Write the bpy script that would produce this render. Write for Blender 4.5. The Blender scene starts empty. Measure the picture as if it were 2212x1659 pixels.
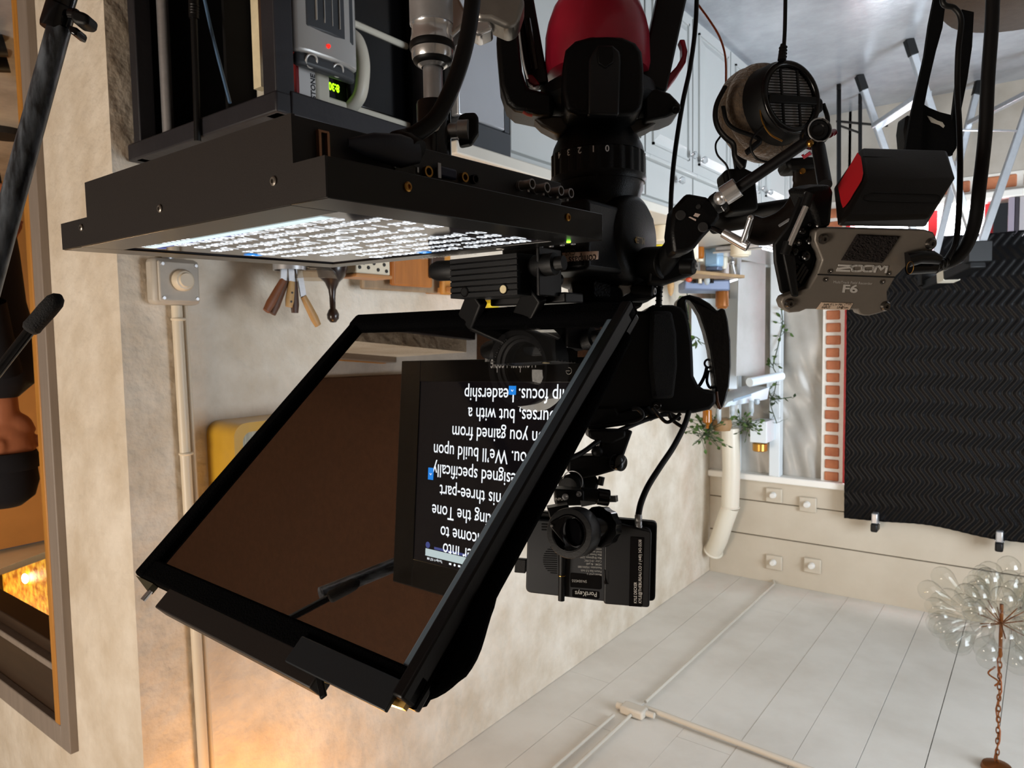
import bpy, bmesh, math, random
from mathutils import Vector, Matrix
random.seed(7)
S = bpy.context.scene
COL = S.collection
# ------------------------------------------------------------------ camera
# The photograph was taken with the phone upside down, so the camera is rolled by 180 degrees.
CX, CY, F, H = 1106.0, 829.5, 1533.0, 1.25
def _cam_axes(yaw, pitch, roll):
    y, p, r = (math.radians(a) for a in (yaw, pitch, roll))
    A = Matrix(((math.cos(y), -math.sin(y), 0), (0, 0, 1), (math.sin(y), math.cos(y), 0)))
    P = Matrix(((1, 0, 0), (0, math.cos(p), -math.sin(p)), (0, math.sin(p), math.cos(p))))
    Q = Matrix(((math.cos(r), -math.sin(r), 0), (math.sin(r), math.cos(r), 0), (0, 0, 1)))
    return Q @ P @ A
MC = _cam_axes(37.10, 3.80, 0.945)
RIGHT, UP, FWD = MC[0].copy(), MC[1].copy(), MC[2].copy()      # of a person standing upright
EYE = Vector((0, 0, H))
cam_data = bpy.data.cameras.new('camera')
cam = bpy.data.objects.new('camera', cam_data)
COL.objects.link(cam)
cam.matrix_world = Matrix(((-RIGHT.x, -UP.x, -FWD.x, 0), (-RIGHT.y, -UP.y, -FWD.y, 0),
                           (-RIGHT.z, -UP.z, -FWD.z, H), (0, 0, 0, 1)))
cam_data.sensor_fit = 'HORIZONTAL'
cam_data.sensor_width = 36.0
cam_data.lens = F / 2212.0 * 36.0
cam_data.clip_start = 0.02
cam_data.dof.use_dof = True
cam_data.dof.focus_distance = 0.66
cam_data.dof.aperture_fstop = 20.0
S.camera = cam
# ------------------------------------------------------------------ view, world and lights
S.view_settings.view_transform = 'Standard'
S.view_settings.look = 'None'
S.view_settings.exposure = 0.0
S.view_settings.gamma = 1.0
S.view_settings.use_curve_mapping = False
S.cycles.use_denoising = True
S.cycles.max_bounces = 8
S.cycles.transparent_max_bounces = 16
S.cycles.caustics_reflective = False
S.cycles.caustics_refractive = False
S.cycles.sample_clamp_indirect = 6.0
world = bpy.data.worlds.new('world')
S.world = world
world.use_nodes = True
bg = world.node_tree.nodes['Background']
bg.inputs[0].default_value = (0.80, 0.88, 1.0, 1)
bg.inputs[1].default_value = 0.035
def area(name, loc, target, sx, sy, power, color):
    d = bpy.data.lights.new(name, 'AREA')
    d.shape = 'RECTANGLE'; d.size = sx; d.size_y = sy; d.energy = power; d.color = color
    o = bpy.data.objects.new(name, d); COL.objects.link(o)
    o.location = loc
    o.rotation_euler = (Vector(target) - Vector(loc)).to_track_quat('-Z', 'Y').to_euler()
    return o
def point(name, loc, power, color, r=0.04):
    d = bpy.data.lights.new(name, 'POINT'); d.energy = power; d.color = color; d.shadow_soft_size = r
    o = bpy.data.objects.new(name, d); COL.objects.link(o); o.location = loc
    return o
wl = area('window_daylight', (-1.9, 2.3, 1.7), (1.4, 3.6, 1.0), 1.3, 1.5, 52, (0.80, 0.90, 1.0))
wl.data.spread = math.radians(105)
area('room_key_light', (1.35, -2.3, 2.2), (2.1, 1.0, 1.3), 1.2, 1.2, 88, (1.0, 0.88, 0.75))
area('ceiling_bounce_light', (-0.9, 2.2, 1.3), (0.3, 2.9, 2.8), 1.6, 1.6, 14, (0.97, 0.97, 1.0))
point('sconce_glow', (1.50, 0.97, 2.68), 9.5, (1.0, 0.43, 0.07), 0.05)
point('side_room_lamp', (4.6, 1.25, 2.3), 48, (1.0, 0.66, 0.33), 0.08)
# ------------------------------------------------------------------ pixel -> place helpers
def ray(x, y):
    return RIGHT * (CX - x) + UP * (y - CY) + FWD * F
def atX(x, y, X):
    d = ray(x, y); return EYE + d * (X / d.x)
def atY(x, y, Y):
    d = ray(x, y); return EYE + d * (Y / d.y)
def atZ(x, y, Z):
    d = ray(x, y); return EYE + d * ((Z - H) / d.z)
def atD(x, y, D):
    return EYE + ray(x, y) * (D / F)
def atP(x, y, p0, n):
    d = ray(x, y); return EYE + d * ((p0 - EYE).dot(n) / d.dot(n))
PR, PD = -RIGHT, UP                         # "right" and "down" as they look in the photograph
# ------------------------------------------------------------------ materials
def lin(c):
    if isinstance(c, str):
        c = tuple(int(c[i:i + 2], 16) / 255 for i in (1, 3, 5))
    return tuple((v / 12.92 if v <= 0.04045 else ((v + 0.055) / 1.055) ** 2.4) for v in c)
MATS = {}
def mat(name, color, rough=0.5, metal=0.0, noise=0.0, scale=8.0, bump=0.0, bscale=None, spec=0.5, emit=None, estr=1.0,
        trans=0.0, ior=1.45, color2=None, stretch=(1, 1, 1), alpha=1.0, coat=0.0, sheen=0.0, contrast=(0.3, 0.7)):
    if name in MATS:
        return MATS[name]
    m = bpy.data.materials.new(name); m.use_nodes = True
    nt = m.node_tree; b = nt.nodes['Principled BSDF']
    c = lin(color) + (1,)
    b.inputs['Base Color'].default_value = c
    b.inputs['Roughness'].default_value = rough
    b.inputs['Metallic'].default_value = metal
    b.inputs['Specular IOR Level'].default_value = spec
    b.inputs['IOR'].default_value = ior
    b.inputs['Transmission Weight'].default_value = trans
    b.inputs['Coat Weight'].default_value = coat
    b.inputs['Sheen Weight'].default_value = sheen
    b.inputs['Alpha'].default_value = alpha
    if emit is not None:
        b.inputs['Emission Color'].default_value = lin(emit) + (1,)
        b.inputs['Emission Strength'].default_value = estr
    tc = nt.nodes.new('ShaderNodeTexCoord'); mp = nt.nodes.new('ShaderNodeMapping')
    mp.inputs['Scale'].default_value = stretch
    nt.links.new(tc.outputs['Object'], mp.inputs['Vector'])
    if noise > 0 or color2:
        n = nt.nodes.new('ShaderNodeTexNoise'); n.inputs['Scale'].default_value = scale
        n.inputs['Detail'].default_value = 6; n.inputs['Roughness'].default_value = 0.6
        nt.links.new(mp.outputs['Vector'], n.inputs['Vector'])
        r = nt.nodes.new('ShaderNodeValToRGB')
        r.color_ramp.elements[0].position, r.color_ramp.elements[1].position = contrast
        c2 = lin(color2) if color2 else tuple(max(0, v * (1 - noise)) for v in c[:3])
        r.color_ramp.elements[0].color = c2 + (1,) if len(c2) == 3 else c2
        r.color_ramp.elements[1].color = c
        nt.links.new(n.outputs['Fac'], r.inputs['Fac'])
        nt.links.new(r.outputs['Color'], b.inputs['Base Color'])
    if bump > 0:
        n2 = nt.nodes.new('ShaderNodeTexNoise'); n2.inputs['Scale'].default_value = bscale or scale * 2
        n2.inputs['Detail'].default_value = 4
        nt.links.new(mp.outputs['Vector'], n2.inputs['Vector'])
        bp = nt.nodes.new('ShaderNodeBump'); bp.inputs['Strength'].default_value = bump; bp.inputs['Distance'].default_value = 0.01
        nt.links.new(n2.outputs['Fac'], bp.inputs['Height']); nt.links.new(bp.outputs['Normal'], b.inputs['Normal'])
    MATS[name] = m
    return m
BLK = mat('black_anodised_metal', '#0d0c0e', 0.40, 0.0, noise=0.25, scale=40, bump=0.03, bscale=400, spec=0.35)
BLKM = mat('black_matte_plastic', '#0a0a0b', 0.5, 0.0, noise=0.25, scale=30, bump=0.05, bscale=600, spec=0.3)
BLKG = mat('black_gloss_plastic', '#0b0b0d', 0.16, 0.0)
BLKF = mat('black_felt_fabric', '#030304', 0.95, 0.0, noise=0.4, scale=200, bump=0.4, bscale=500, spec=0.05)
BLKR = mat('black_rubber', '#0a0a0b', 0.45, 0.0, noise=0.2, scale=60, spec=0.35)
BRNM = mat('dark_brown_powdercoat', '#1f1a18', 0.5, 0.0, noise=0.15, scale=300, bump=0.04, bscale=900)
CHROME = mat('polished_chrome', '#e2e2e4', 0.22, 0.85)
STEEL = mat('brushed_steel', '#c2c3c6', 0.36, 0.75, noise=0.15, scale=60)
ALU = mat('satin_aluminium', '#c9ccd0', 0.42, 0.85, noise=0.1, scale=50)
BRASS = mat('brass', '#b98a45', 0.3, 1.0)
WHITEINK = mat('white_ink', '#d6d2cc', 0.6)
# ------------------------------------------------------------------ mesh builder
class MB:
    def __init__(self): self.v, self.f = [], []
    def add(self, vs, fs):
        o = len(self.v); self.v += [Vector(p) for p in vs]; self.f += [tuple(i + o for i in f) for f in fs]; return self
    def quad(self, *p): return self.add(p, [tuple(range(len(p)))])
    def hexa(self, a, b):
        """two matching polygons (lists of points) joined as a solid"""
        n = len(a)
        fs = [tuple(range(n))[::-1], tuple(range(n, 2 * n))]
        fs += [(i, (i + 1) % n, n + (i + 1) % n, n + i) for i in range(n)]
        return self.add(list(a) + list(b), fs)
    def prism(self, pts, vec):
        vec = Vector(vec); return self.hexa([Vector(p) for p in pts], [Vector(p) + vec for p in pts])
    def box(self, lo, hi):
        (a, b, c), (d, e, f) = lo, hi
        return self.hexa([(a, b, c), (d, b, c), (d, e, c), (a, e, c)], [(a, b, f), (d, b, f), (d, e, f), (a, e, f)])
    def obox(self, c, ax, ay, az):
        c, ax, ay, az = Vector(c), Vector(ax), Vector(ay), Vector(az)
        q = [c - ax - ay - az, c + ax - ay - az, c + ax + ay - az, c - ax + ay - az]
        return self.prism(q, az * 2)
    def bar(self, p, q, w, h, up=(0, 0, 1)):
        p, q = Vector(p), Vector(q); d = (q - p); up = Vector(up)
        s = d.cross(up)
        if s.length < 1e-6: s = d.cross(Vector((1, 0, 0)))
        s.normalize(); u = s.cross(d).normalized()
        return self.obox((p + q) / 2, d / 2, s * w / 2, u * h / 2)
    def tube(self, pts, r, n=12, closed=False, caps=True, flat=1.0, flatdir=None):
        pts = [Vector(p) for p in pts]; k = len(pts)
        rr = r if isinstance(r, (list, tuple)) else [r] * k
        rings, prev = [], None
        for i in range(k):
            if closed: t = pts[(i + 1) % k] - pts[i - 1]
            else: t = pts[min(i + 1, k - 1)] - pts[max(i - 1, 0)]
            t.normalize()
            if prev is None:
                ref = Vector(flatdir) if flatdir is not None else (Vector((0, 0, 1)) if abs(t.z) < 0.9 else Vector((1, 0, 0)))
                a = (ref - t * ref.dot(t)).normalized()
            else:
                a = prev - t * prev.dot(t)
                a = a.normalized() if a.length > 1e-6 else t.orthogonal().normalized()
            prev = a; b = t.cross(a)
            rings.append([pts[i] + (a * math.cos(2 * math.pi * j / n) * flat + b * math.sin(2 * math.pi * j / n)) * rr[i] for j in range(n)])
        vs = [p for g in rings for p in g]; fs = []
        for i in range(k if closed else k - 1):
            i2 = (i + 1) % k
            for j in range(n):
                fs.append((i * n + j, i * n + (j + 1) % n, i2 * n + (j + 1) % n, i2 * n + j))
        if caps and not closed:
            fs += [tuple(range(n))[::-1], tuple(range((k - 1) * n, k * n))]
        return self.add(vs, fs)
    def cyl(self, p, q, r0, r1=None, n=24):
        return self.tube([p, q], [r0, r0 if r1 is None else r1], n)
    def lathe(self, prof, o, ax, n=32, caps=True):
        """prof = [(radius, distance along the axis)]"""
        o, ax = Vector(o), Vector(ax).normalized(); a = ax.orthogonal().normalized(); b = ax.cross(a)
        vs = [o + ax * h + (a * math.cos(2 * math.pi * j / n) + b * math.sin(2 * math.pi * j / n)) * max(r, 1e-5) for r, h in prof for j in range(n)]
        fs = [(i * n + j, i * n + (j + 1) % n, (i + 1) * n + (j + 1) % n, (i + 1) * n + j) for i in range(len(prof) - 1) for j in range(n)]
        if caps: fs += [tuple(range(n))[::-1], tuple(range((len(prof) - 1) * n, len(prof) * n))]
        return self.add(vs, fs)
    def ball(self, c, r, n=16, m=10, ax=None):
        c = Vector(c); r = (r, r, r) if not isinstance(r, (tuple, list)) else r
        A = ax or (Vector((1, 0, 0)), Vector((0, 1, 0)), Vector((0, 0, 1)))
        vs, fs = [], []
        for i in range(m + 1):
            th = math.pi * i / m
            for j in range(n):
                ph = 2 * math.pi * j / n
                vs.append(c + A[0] * (r[0] * math.sin(th) * math.cos(ph)) + A[1] * (r[1] * math.sin(th) * math.sin(ph)) + A[2] * (r[2] * math.cos(th)))
        for i in range(m):
            for j in range(n):
                fs.append((i * n + j, (i + 1) * n + j, (i + 1) * n + (j + 1) % n, i * n + (j + 1) % n))
        return self.add(vs, fs)
    def torus(self, c, ax, R, r, n=32, m=10, a0=0.0, a1=2 * math.pi):
        c, ax = Vector(c), Vector(ax).normalized(); a = ax.orthogonal().normalized(); b = ax.cross(a)
        full = abs(a1 - a0 - 2 * math.pi) < 1e-6
        pts = [c + (a * math.cos(a0 + (a1 - a0) * i / n) + b * math.sin(a0 + (a1 - a0) * i / n)) * R for i in range(n if full else n + 1)]
        return self.tube(pts, r, m, closed=full)
    def text(self, s, o, xd, yd, size=None, width=None, align='LEFT', bold=0.0, lift=(0, 0, 0), xs=1.0, height=None):
        """flat lettering in the plane of xd, yd; size = em height"""
        cu = bpy.data.curves.new('t', 'FONT'); cu.body = s; cu.size = 1.0; cu.offset = bold; cu.align_x = align; cu.resolution_u = 3
        t = bpy.data.objects.new('t', cu); COL.objects.link(t)
        dg = bpy.context.evaluated_depsgraph_get(); dg.update()
        me = bpy.data.meshes.new_from_object(t.evaluated_get(dg))
        xs0 = [p.co.x for p in me.vertices]
        if xs0:
            if size is None: size = height / 0.72 if height else 1
            w0 = (max(xs0) - min(xs0))
            sx = (width / w0) if width else size * xs
            o, xd, yd = Vector(o) + Vector(lift), Vector(xd).normalized(), Vector(yd).normalized()
            self.add([o + xd * p.co.x * sx + yd * p.co.y * size for p in me.vertices], [tuple(p.vertices) for p in me.polygons])
        bpy.data.objects.remove(t); bpy.data.curves.remove(cu); bpy.data.meshes.remove(me)
        return self
    def build(self, name, m, parent=None, bevel=0.0, smooth=38, label=None, cat=None, group=None, kind=None, sub=0, solid=0.0, seg=2, origin=None, fix=True):
        if parent is not None: org = Vector(parent['_o'])
        elif origin is not None: org = Vector(origin)
        else:
            org = Vector((sum(p.x for p in self.v) / len(self.v), sum(p.y for p in self.v) / len(self.v), min(p.z for p in self.v)))
        me = bpy.data.meshes.new(name)
        me.from_pydata([p - org for p in self.v], [], self.f)
        if fix:
            bm = bmesh.new(); bm.from_mesh(me); bmesh.ops.recalc_face_normals(bm, faces=bm.faces); bm.to_mesh(me); bm.free()
        me.materials.append(m)
        if smooth:
            me.polygons.foreach_set('use_smooth', [True] * len(me.polygons))
            me.set_sharp_from_angle(angle=math.radians(smooth))
        o = bpy.data.objects.new(name, me); COL.objects.link(o)
        if parent is not None:
            o.parent = parent
            o['_o'] = list(org); o.location = (0, 0, 0)
        else:
            o.location = org; o['_o'] = list(org)
        if solid:
            md = o.modifiers.new('solid', 'SOLIDIFY'); md.thickness = solid; md.offset = 0
        if bevel:
            md = o.modifiers.new('bevel', 'BEVEL'); md.width = bevel; md.segments = seg; md.limit_method = 'ANGLE'; md.angle_limit = math.radians(40)
        if sub:
            md = o.modifiers.new('sub', 'SUBSURF'); md.levels = sub; md.render_levels = sub
        if label: o['label'] = label
        if cat: o['category'] = cat
        if group: o['group'] = group
        if kind: o['kind'] = kind
        return o
def thing(name, label, cat, base, group=None):
    o = bpy.data.objects.new(name, None); COL.objects.link(o)
    o.empty_display_size = 0.05
    o.location = base; o['_o'] = list(base); o['label'] = label; o['category'] = cat
    if group: o['group'] = group
    return o
def struct(name, mb, m, **k):
    return mb.build(name, m, kind='structure', **k)
def spline(pts, n=8):
    """Catmull-Rom through the points"""
    P = [Vector(p) for p in pts]; P = [P[0] * 2 - P[1]] + P + [P[-1] * 2 - P[-2]]; out = []
    for i in range(1, len(P) - 2):
        for k in range(n):
            t = k / n
            out.append(0.5 * ((2 * P[i]) + (P[i + 1] - P[i - 1]) * t + (2 * P[i - 1] - 5 * P[i] + 4 * P[i + 1] - P[i + 2]) * t * t + (3 * P[i] - P[i - 1] - 3 * P[i + 1] + P[i + 2]) * t ** 3))
    return out + [P[-2]]
def pxs(pts, D):
    """pixels at one distance, or (x, y, D) triples"""
    return [atD(p[0], p[1], p[2] if len(p) > 2 else D) for p in pts]
def px(n, D): return n * D / F
# ================================================================== the setting
PLASTER = mat('plaster_trowelled', '#e2d8c9', 0.68, noise=0.3, scale=5.0, bump=0.85, bscale=18, color2='#c9baa5', contrast=(0.34, 0.66))
CEILP = mat('ceiling_white_paint', '#e3e0d9', 0.6, scale=2.6, color2='#d2cdc4', bump=0.15, bscale=14, contrast=(0.25, 0.6))
SOFF = mat('board_cream_paint', '#cdc3b2', 0.55, scale=2.0, color2='#bdb19e', bump=0.1, bscale=10)
CONC = mat('floor_silver_concrete', '#b4b8be', 0.24, scale=3.0, color2='#8d9096', bump=0.10, bscale=30, contrast=(0.3, 0.65), spec=0.7)
WHITEW = mat('whitewashed_wall', '#c4beb4', 0.7, scale=3.0, color2='#a49a8c', bump=0.2, bscale=8)
TRIMG = mat('door_casing_taupe', '#8f8277', 0.5, noise=0.2, scale=6, stretch=(8, 8, 0.6))
TRIMW = mat('wood_edge_amber_lit', '#c08338', 0.5, noise=0.35, scale=8, stretch=(8, 8, 0.5))  # wood, with amber lamp light put into its orange
DARKW = mat('dark_walnut', '#3b2a1c', 0.5, noise=0.3, scale=6, stretch=(1, 8, 8))
XW, YB, ZC, YR = 1.76, 4.48, H + 1.57, 0.79
struct('floor', MB().box((-3.2, -3.0, -0.08), (6.5, 5.0, 0.0)), CONC, smooth=0)
mb = MB()
edges = [-2.6 + 0.2 * i for i in range(13)] + [0.113, 0.315, 0.515, 0.712, 0.906, 1.122, 1.338, 1.545, 1.765, 1.97, 2.17]
edges = sorted(set(round(e, 3) for e in edges if not (-0.05 < e < 0.1)))
rr = random.Random(3)
for a, b in zip(edges[:-1], edges[1:]):
    g = rr.choice((0.0005, 0.0008, 0.0012, 0.0018)); dz = rr.uniform(0, 0.003)
    y = -3.0
    while y < 4.6:
        y2 = min(4.6, y + rr.uniform(2.0, 3.2))
        mb.box((a + g, y, ZC + dz), (b - g, y2 - 0.0015, ZC + 0.04)); y = y2
mb.box((-3.2, -3, ZC + 0.03), (6.5, 5, ZC + 0.08))
struct('ceiling', mb, CEILP, smooth=0)
struct('wall_right', MB().box((XW, YR, 0), (XW + 0.1, 4.9, ZC)), PLASTER, smooth=0, origin=(XW, YR, 0))
struct('wall_return', MB().box((XW + 0.1, YR, 0), (2.17, YR + 0.12, ZC)).box((2.17, YR, 2.40), (4.2, YR + 0.12, ZC)), PLASTER, smooth=0, origin=(XW, YR, 0))
struct('wall_left', MB().box((-3.2, -3.0, 0), (-3.1, 5.0, ZC)), WHITEW, smooth=0)
struct('wall_rear', MB().box((-3.1, -3.0, 0), (6.5, -2.9, ZC)), WHITEW, smooth=0)
# cased doorway in the return wall
t = thing('door_1', '', 'doorway', (2.2, YR, 0)); del t['label']; del t['category']; t['kind'] = 'structure'
Z1 = H + 1.143
MB().box((2.145, YR - 0.022, 0), (2.204, YR + 0.001, Z1)).build('casing', TRIMG, t, bevel=0.003)
MB().box((2.2045, YR - 0.022, Z1 - 0.065), (4.2, YR + 0.001, Z1)).build('casing', TRIMG, t, bevel=0.003)
MB().box((2.2045, YR - 0.024, 0), (2.236, YR + 0.06, Z1 - 0.066)).build('jamb_edge', TRIMW, t, bevel=0.004)
MB().box((2.2365, YR - 0.018, 0), (2.252, YR + 0.08, Z1 - 0.05)).build('door_stop', TRIMG, t, bevel=0.003)
MB().box((2.236, YR + 0.0, H + 0.945), (4.2, YR + 0.06, Z1 - 0.06)).box((2.236, YR + 0.02, H + 0.885), (4.2, YR + 0.1, H + 0.93)).build('header_rail', DARKW, t, bevel=0.003)
MB().box((2.236, YR - 0.006, H + 0.925), (4.2, YR + 0.03, H + 0.945)).build('header_bead', TRIMG, t, bevel=0.003)
# room beyond the doorway
AMBW = mat('side_room_ochre_wall', '#b98a52', 0.8, noise=0.2, scale=2)
struct('wall_side_room', MB().box((2.3, 2.9, 0), (6.5, 3.0, ZC)).box((6.4, YR, 0), (6.5, 2.9, ZC)), AMBW, smooth=0)
# back wall: whitewashed lower part, painted boards above the ledge
struct('wall_back', MB().box((-3.2, YB, 0), (0.0, YB + 0.3, H + 0.93)).box((0.0, YB, 0), (0.945, YB + 0.3, 0.55)).box((0.0, YB, H + 0.86), (0.945, YB + 0.3, H + 0.93)).box((0.93, YB, 0), (1.60, YB + 0.3, H - 0.42)).box((1.60, YB, 0), (XW + 0.1, YB + 0.3, H + 0.9)), WHITEW, smooth=0)
mb = MB()
for a, b in ((0.93, 1.062), (1.066, 1.284), (1.289, 1.575)):
    mb.box((-3.2, YB - 0.01, H + a), (XW, YB + 0.3, H + b))
struct('wall_soffit', mb, SOFF, bevel=0.004)
LEDGE = mat('ledge_white_gloss', '#f2efe8', 0.35)
struct('trim_1', MB().box((0.90, YB - 0.05, H + 0.888), (XW, YB + 0.05, H + 0.93)), LEDGE, bevel=0.008)
# brick pier beside the window opening
MORT = mat('mortar_white', '#f1ede4', 0.85, noise=0.1, scale=30, bump=0.3, bscale=60)
BRICK = mat('brick_orange', '#cc865e', 0.85, scale=9, color2='#ad6547', bump=0.3, bscale=60)
w = struct('wall_pier', MB().box((0.945, YB - 0.01, H - 0.75), (1.068, YB + 0.2, H + 0.888)), MORT, smooth=0)
mb = MB(); z = H - 0.72
while z < H + 0.86:
    a = 0.972 + rr.uniform(-0.004, 0.004); b = 1.046 + rr.uniform(-0.004, 0.005)
    mb.box((a, YB - 0.018, z + 0.008), (b, YB - 0.005, z + 0.062)); z += 0.0735
mb.build('brick', BRICK, w, bevel=0.006)
# red framed window behind the moving blanket, with its sill and the brick course under it
w = struct('wall_low_band', MB().box((-1.2, YB - 0.006, 0.452), (0.945, YB + 0.1, 0.55)), MORT, smooth=0)
mb = MB()
for i in range(10):
    mb.box((-1.05 + i * 0.2, YB - 0.014, 0.468 + rr.uniform(-.005, .005)), (-0.88 + i * 0.2, YB, 0.53))
mb.build('brick', BRICK, w, bevel=0.008)
REDP = mat('red_window_paint', '#c8242c', 0.45)
t = thing('window_2', '', 'window', (0.5, YB, 0.6)); del t['label']; del t['category']; t['kind'] = 'structure'
MB().box((0.921, YB - 0.035, 0.60), (0.9445, YB + 0.1, H + 0.886)).box((0.25, YB + 0.0, 0.60), (0.285, YB + 0.1, H + 0.886)).box((0.50, YB + 0.04, 0.60), (0.545, YB + 0.1, H + 0.886)).build('red_frame', REDP, t, bevel=0.004)
MB().box((0.285, YB + 0.10, 0.59), (0.921, YB + 0.11, H + 0.87)).build('pane', mat('daylit_pane', '#ffffff', 0.3, emit='#eef6ff', estr=17.0), t, smooth=0)
struct('trim_2', MB().box((-0.3, YB - 0.09, 0.552), (0.944, YB + 0.1, 0.592)), LEDGE, bevel=0.008)
# window opening with wrinkled grey plastic sheeting
t = thing('window_1', '', 'window', (1.3, YB, H - 0.4)); del t['label']; del t['category']; t['kind'] = 'structure'
def sheet(x0, x1, z0, z1, y, nx, nz, fn):
    vs = [(x0 + (x1 - x0) * i / nx, y + fn(i / nx, k / nz), z0 + (z1 - z0) * k / nz) for k in range(nz + 1) for i in range(nx + 1)]
    fs = [(k * (nx + 1) + i, k * (nx + 1) + i + 1, (k + 1) * (nx + 1) + i + 1, (k + 1) * (nx + 1) + i) for k in range(nz) for i in range(nx)]
    return MB().add(vs, fs)
def wrinkle(u, v):
    return 0.010 * math.sin(9 * u + 3 * math.sin(5 * v)) + 0.006 * math.sin(23 * u + 8 * v) + 0.006 * math.sin(14 * v - 6 * u) + 0.004 * math.sin(31 * (u + v) + 2 * math.sin(9 * v))
PLAS = mat('grey_plastic_sheeting', '#bdbab4', 0.32, scale=2.2, color2='#9d978d', spec=0.5)
sheet(1.066, 1.60, H - 0.42, H + 0.888, YB + 0.03, 50, 90, wrinkle).build('plastic_sheeting', PLAS, t, fix=False, smooth=180)
WFR = mat('window_white_paint', '#dfe6ea', 0.4)
MB().box((1.30, YB - 0.05, H - 0.42), (1.365, YB + 0.02, H + 0.888)).build('mullion', WFR, t, bevel=0.005)
MB().box((1.56, YB - 0.04, H - 0.42), (1.62, YB + 0.02, H + 0.888)).box((1.062, YB - 0.03, H - 0.45), (1.62, YB + 0.03, H - 0.40)).build('frame', WFR, t, bevel=0.005)
# painted insulator blocks on the boards
for i, (x, y, lab) in enumerate(((1672, 1070, 'cream painted insulator block just under the boards beside the white pipe'), (1745, 1090, 'cream painted insulator block nearest the dark moving blanket'),
                 (1672, 1215, 'cream painted insulator block at the ceiling line above the white pipe elbow'), (1755, 1222, 'cream painted insulator block at the ceiling line toward the glass chandelier'))):
    c = atY(x, y, YB - 0.02)
    t = thing('insulator_block', lab, 'insulator', c, 'painted insulator blocks on the back wall')
    MB().box((c.x - 0.05, YB - 0.03, c.z - 0.045), (c.x + 0.05, YB - 0.0105, c.z + 0.045)).build('plate', SOFF, t, bevel=0.006)
    MB().lathe([(0.018, 0), (0.02, 0.01), (0.012, 0.018), (0.018, 0.028), (0.014, 0.036), (0.0, 0.037)], (c.x, YB - 0.03, c.z - 0.005), (0, -1, 0), 16).build('knob', CEILP, t)
# white stove pipe with an elbow in the corner
PIPE = mat('pipe_cream_enamel', '#ddd6c6', 0.35)
p = [atY(1578, 925, 4.33), atY(1580, 1010, 4.33), atY(1577, 1095, 4.33), atY(1566, 1125, 4.33), atY(1553, 1165, 4.34), atY(1541, 1190, 4.38)]
t = thing('stove_pipe', 'cream round pipe running up the far corner to an elbow', 'pipe', p[0])
MB().tube([p[0], p[1], p[2]], 0.055, 24).build('straight_section', PIPE, t, smooth=60)
MB().tube(p[2:], 0.055, 24).build('elbow', PIPE, t, smooth=60)
MB().torus(p[2], p[2] - p[1], 0.055, 0.005, 24, 8).build('collar_ring', PIPE, t, smooth=60)
MB().torus(p[-1], p[-1] - p[-2], 0.056, 0.008, 24, 8).build('collar_ring', PIPE, t, smooth=60)
# small electrical box and thin cable in the same corner
c = atX(1548, 1078, XW)
t = thing('switch_box', 'small cream electrical box on the plaster wall beside the stove pipe', 'electrical box', c)
MB().box((XW - 0.05, c.y - 0.05, c.z - 0.055), (XW - 0.001, c.y + 0.05, c.z + 0.055)).build('box', PIPE, t, bevel=0.008)
MB().cyl((XW - 0.02, c.y, c.z - 0.05), (XW - 0.02, c.y, c.z - 0.5), 0.009, n=10).cyl((XW - 0.02, c.y, c.z + 0.05), (XW - 0.02, c.y, c.z + 0.25), 0.009, n=10).build('wire', PIPE, t)
# ceiling wiring
def ceil(x, y, d=0.012): return atZ(x, y, ZC - d)
WIRE = mat('cable_white_paint', '#cfc8bb', 0.5)
q = spline([atX(1540, 1180, XW - 0.03), ceil(1562, 1222), ceil(1600, 1236), ceil(1650, 1244), ceil(1668, 1252), ceil(1672, 1262)], 6) + [ceil(1394, 1516)]
MB().tube(q, 0.007, 10).build('ceiling_cable', WIRE, label='thin white cable clipped along the ceiling from the far corner', cat='cable', smooth=60)
c = ceil(1368, 1538, 0.01)
t = thing('junction_fitting', 'cream cable junction where the ceiling conduits meet', 'junction box', c)
MB().box((c.x - 0.055, c.y - 0.03, ZC - 0.035), (c.x + 0.05, c.y + 0.03, ZC - 0.0005)).build('block', WIRE, t, bevel=0.008)
MB().cyl((c.x + 0.05, c.y, ZC - 0.018), (c.x + 0.075, c.y, ZC - 0.018), 0.014, n=14).build('gland', WIRE, t)
MB().cyl((c.x - 0.055, c.y + 0.01, ZC - 0.018), (c.x - 0.09, c.y + 0.01, ZC - 0.018), 0.012, n=14).build('gland', WIRE, t)
a, b = ceil(1392, 1528, 0.02), ceil(1740, 1659, 0.02)
MB().cyl(a, b + (b - a) * 0.5, 0.011, n=12).build('ceiling_conduit', WIRE, label='thick cream conduit crossing the ceiling boards from the junction', cat='conduit', smooth=60)
for (x0, y0, x1, y1, lab) in ((1325, 1545, 1195, 1659, 'ceiling cable leaving the junction on the side of the plaster wall'), (1362, 1545, 1240, 1659, 'ceiling cable leaving the junction on the side of the glass chandelier')):
    a, b = ceil(x0, y0), ceil(x1, y1)
    MB().cyl(a, b + (b - a) * 0.6, 0.007, n=10).build('ceiling_cable', WIRE, label=lab, cat='cable', smooth=60)
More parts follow.
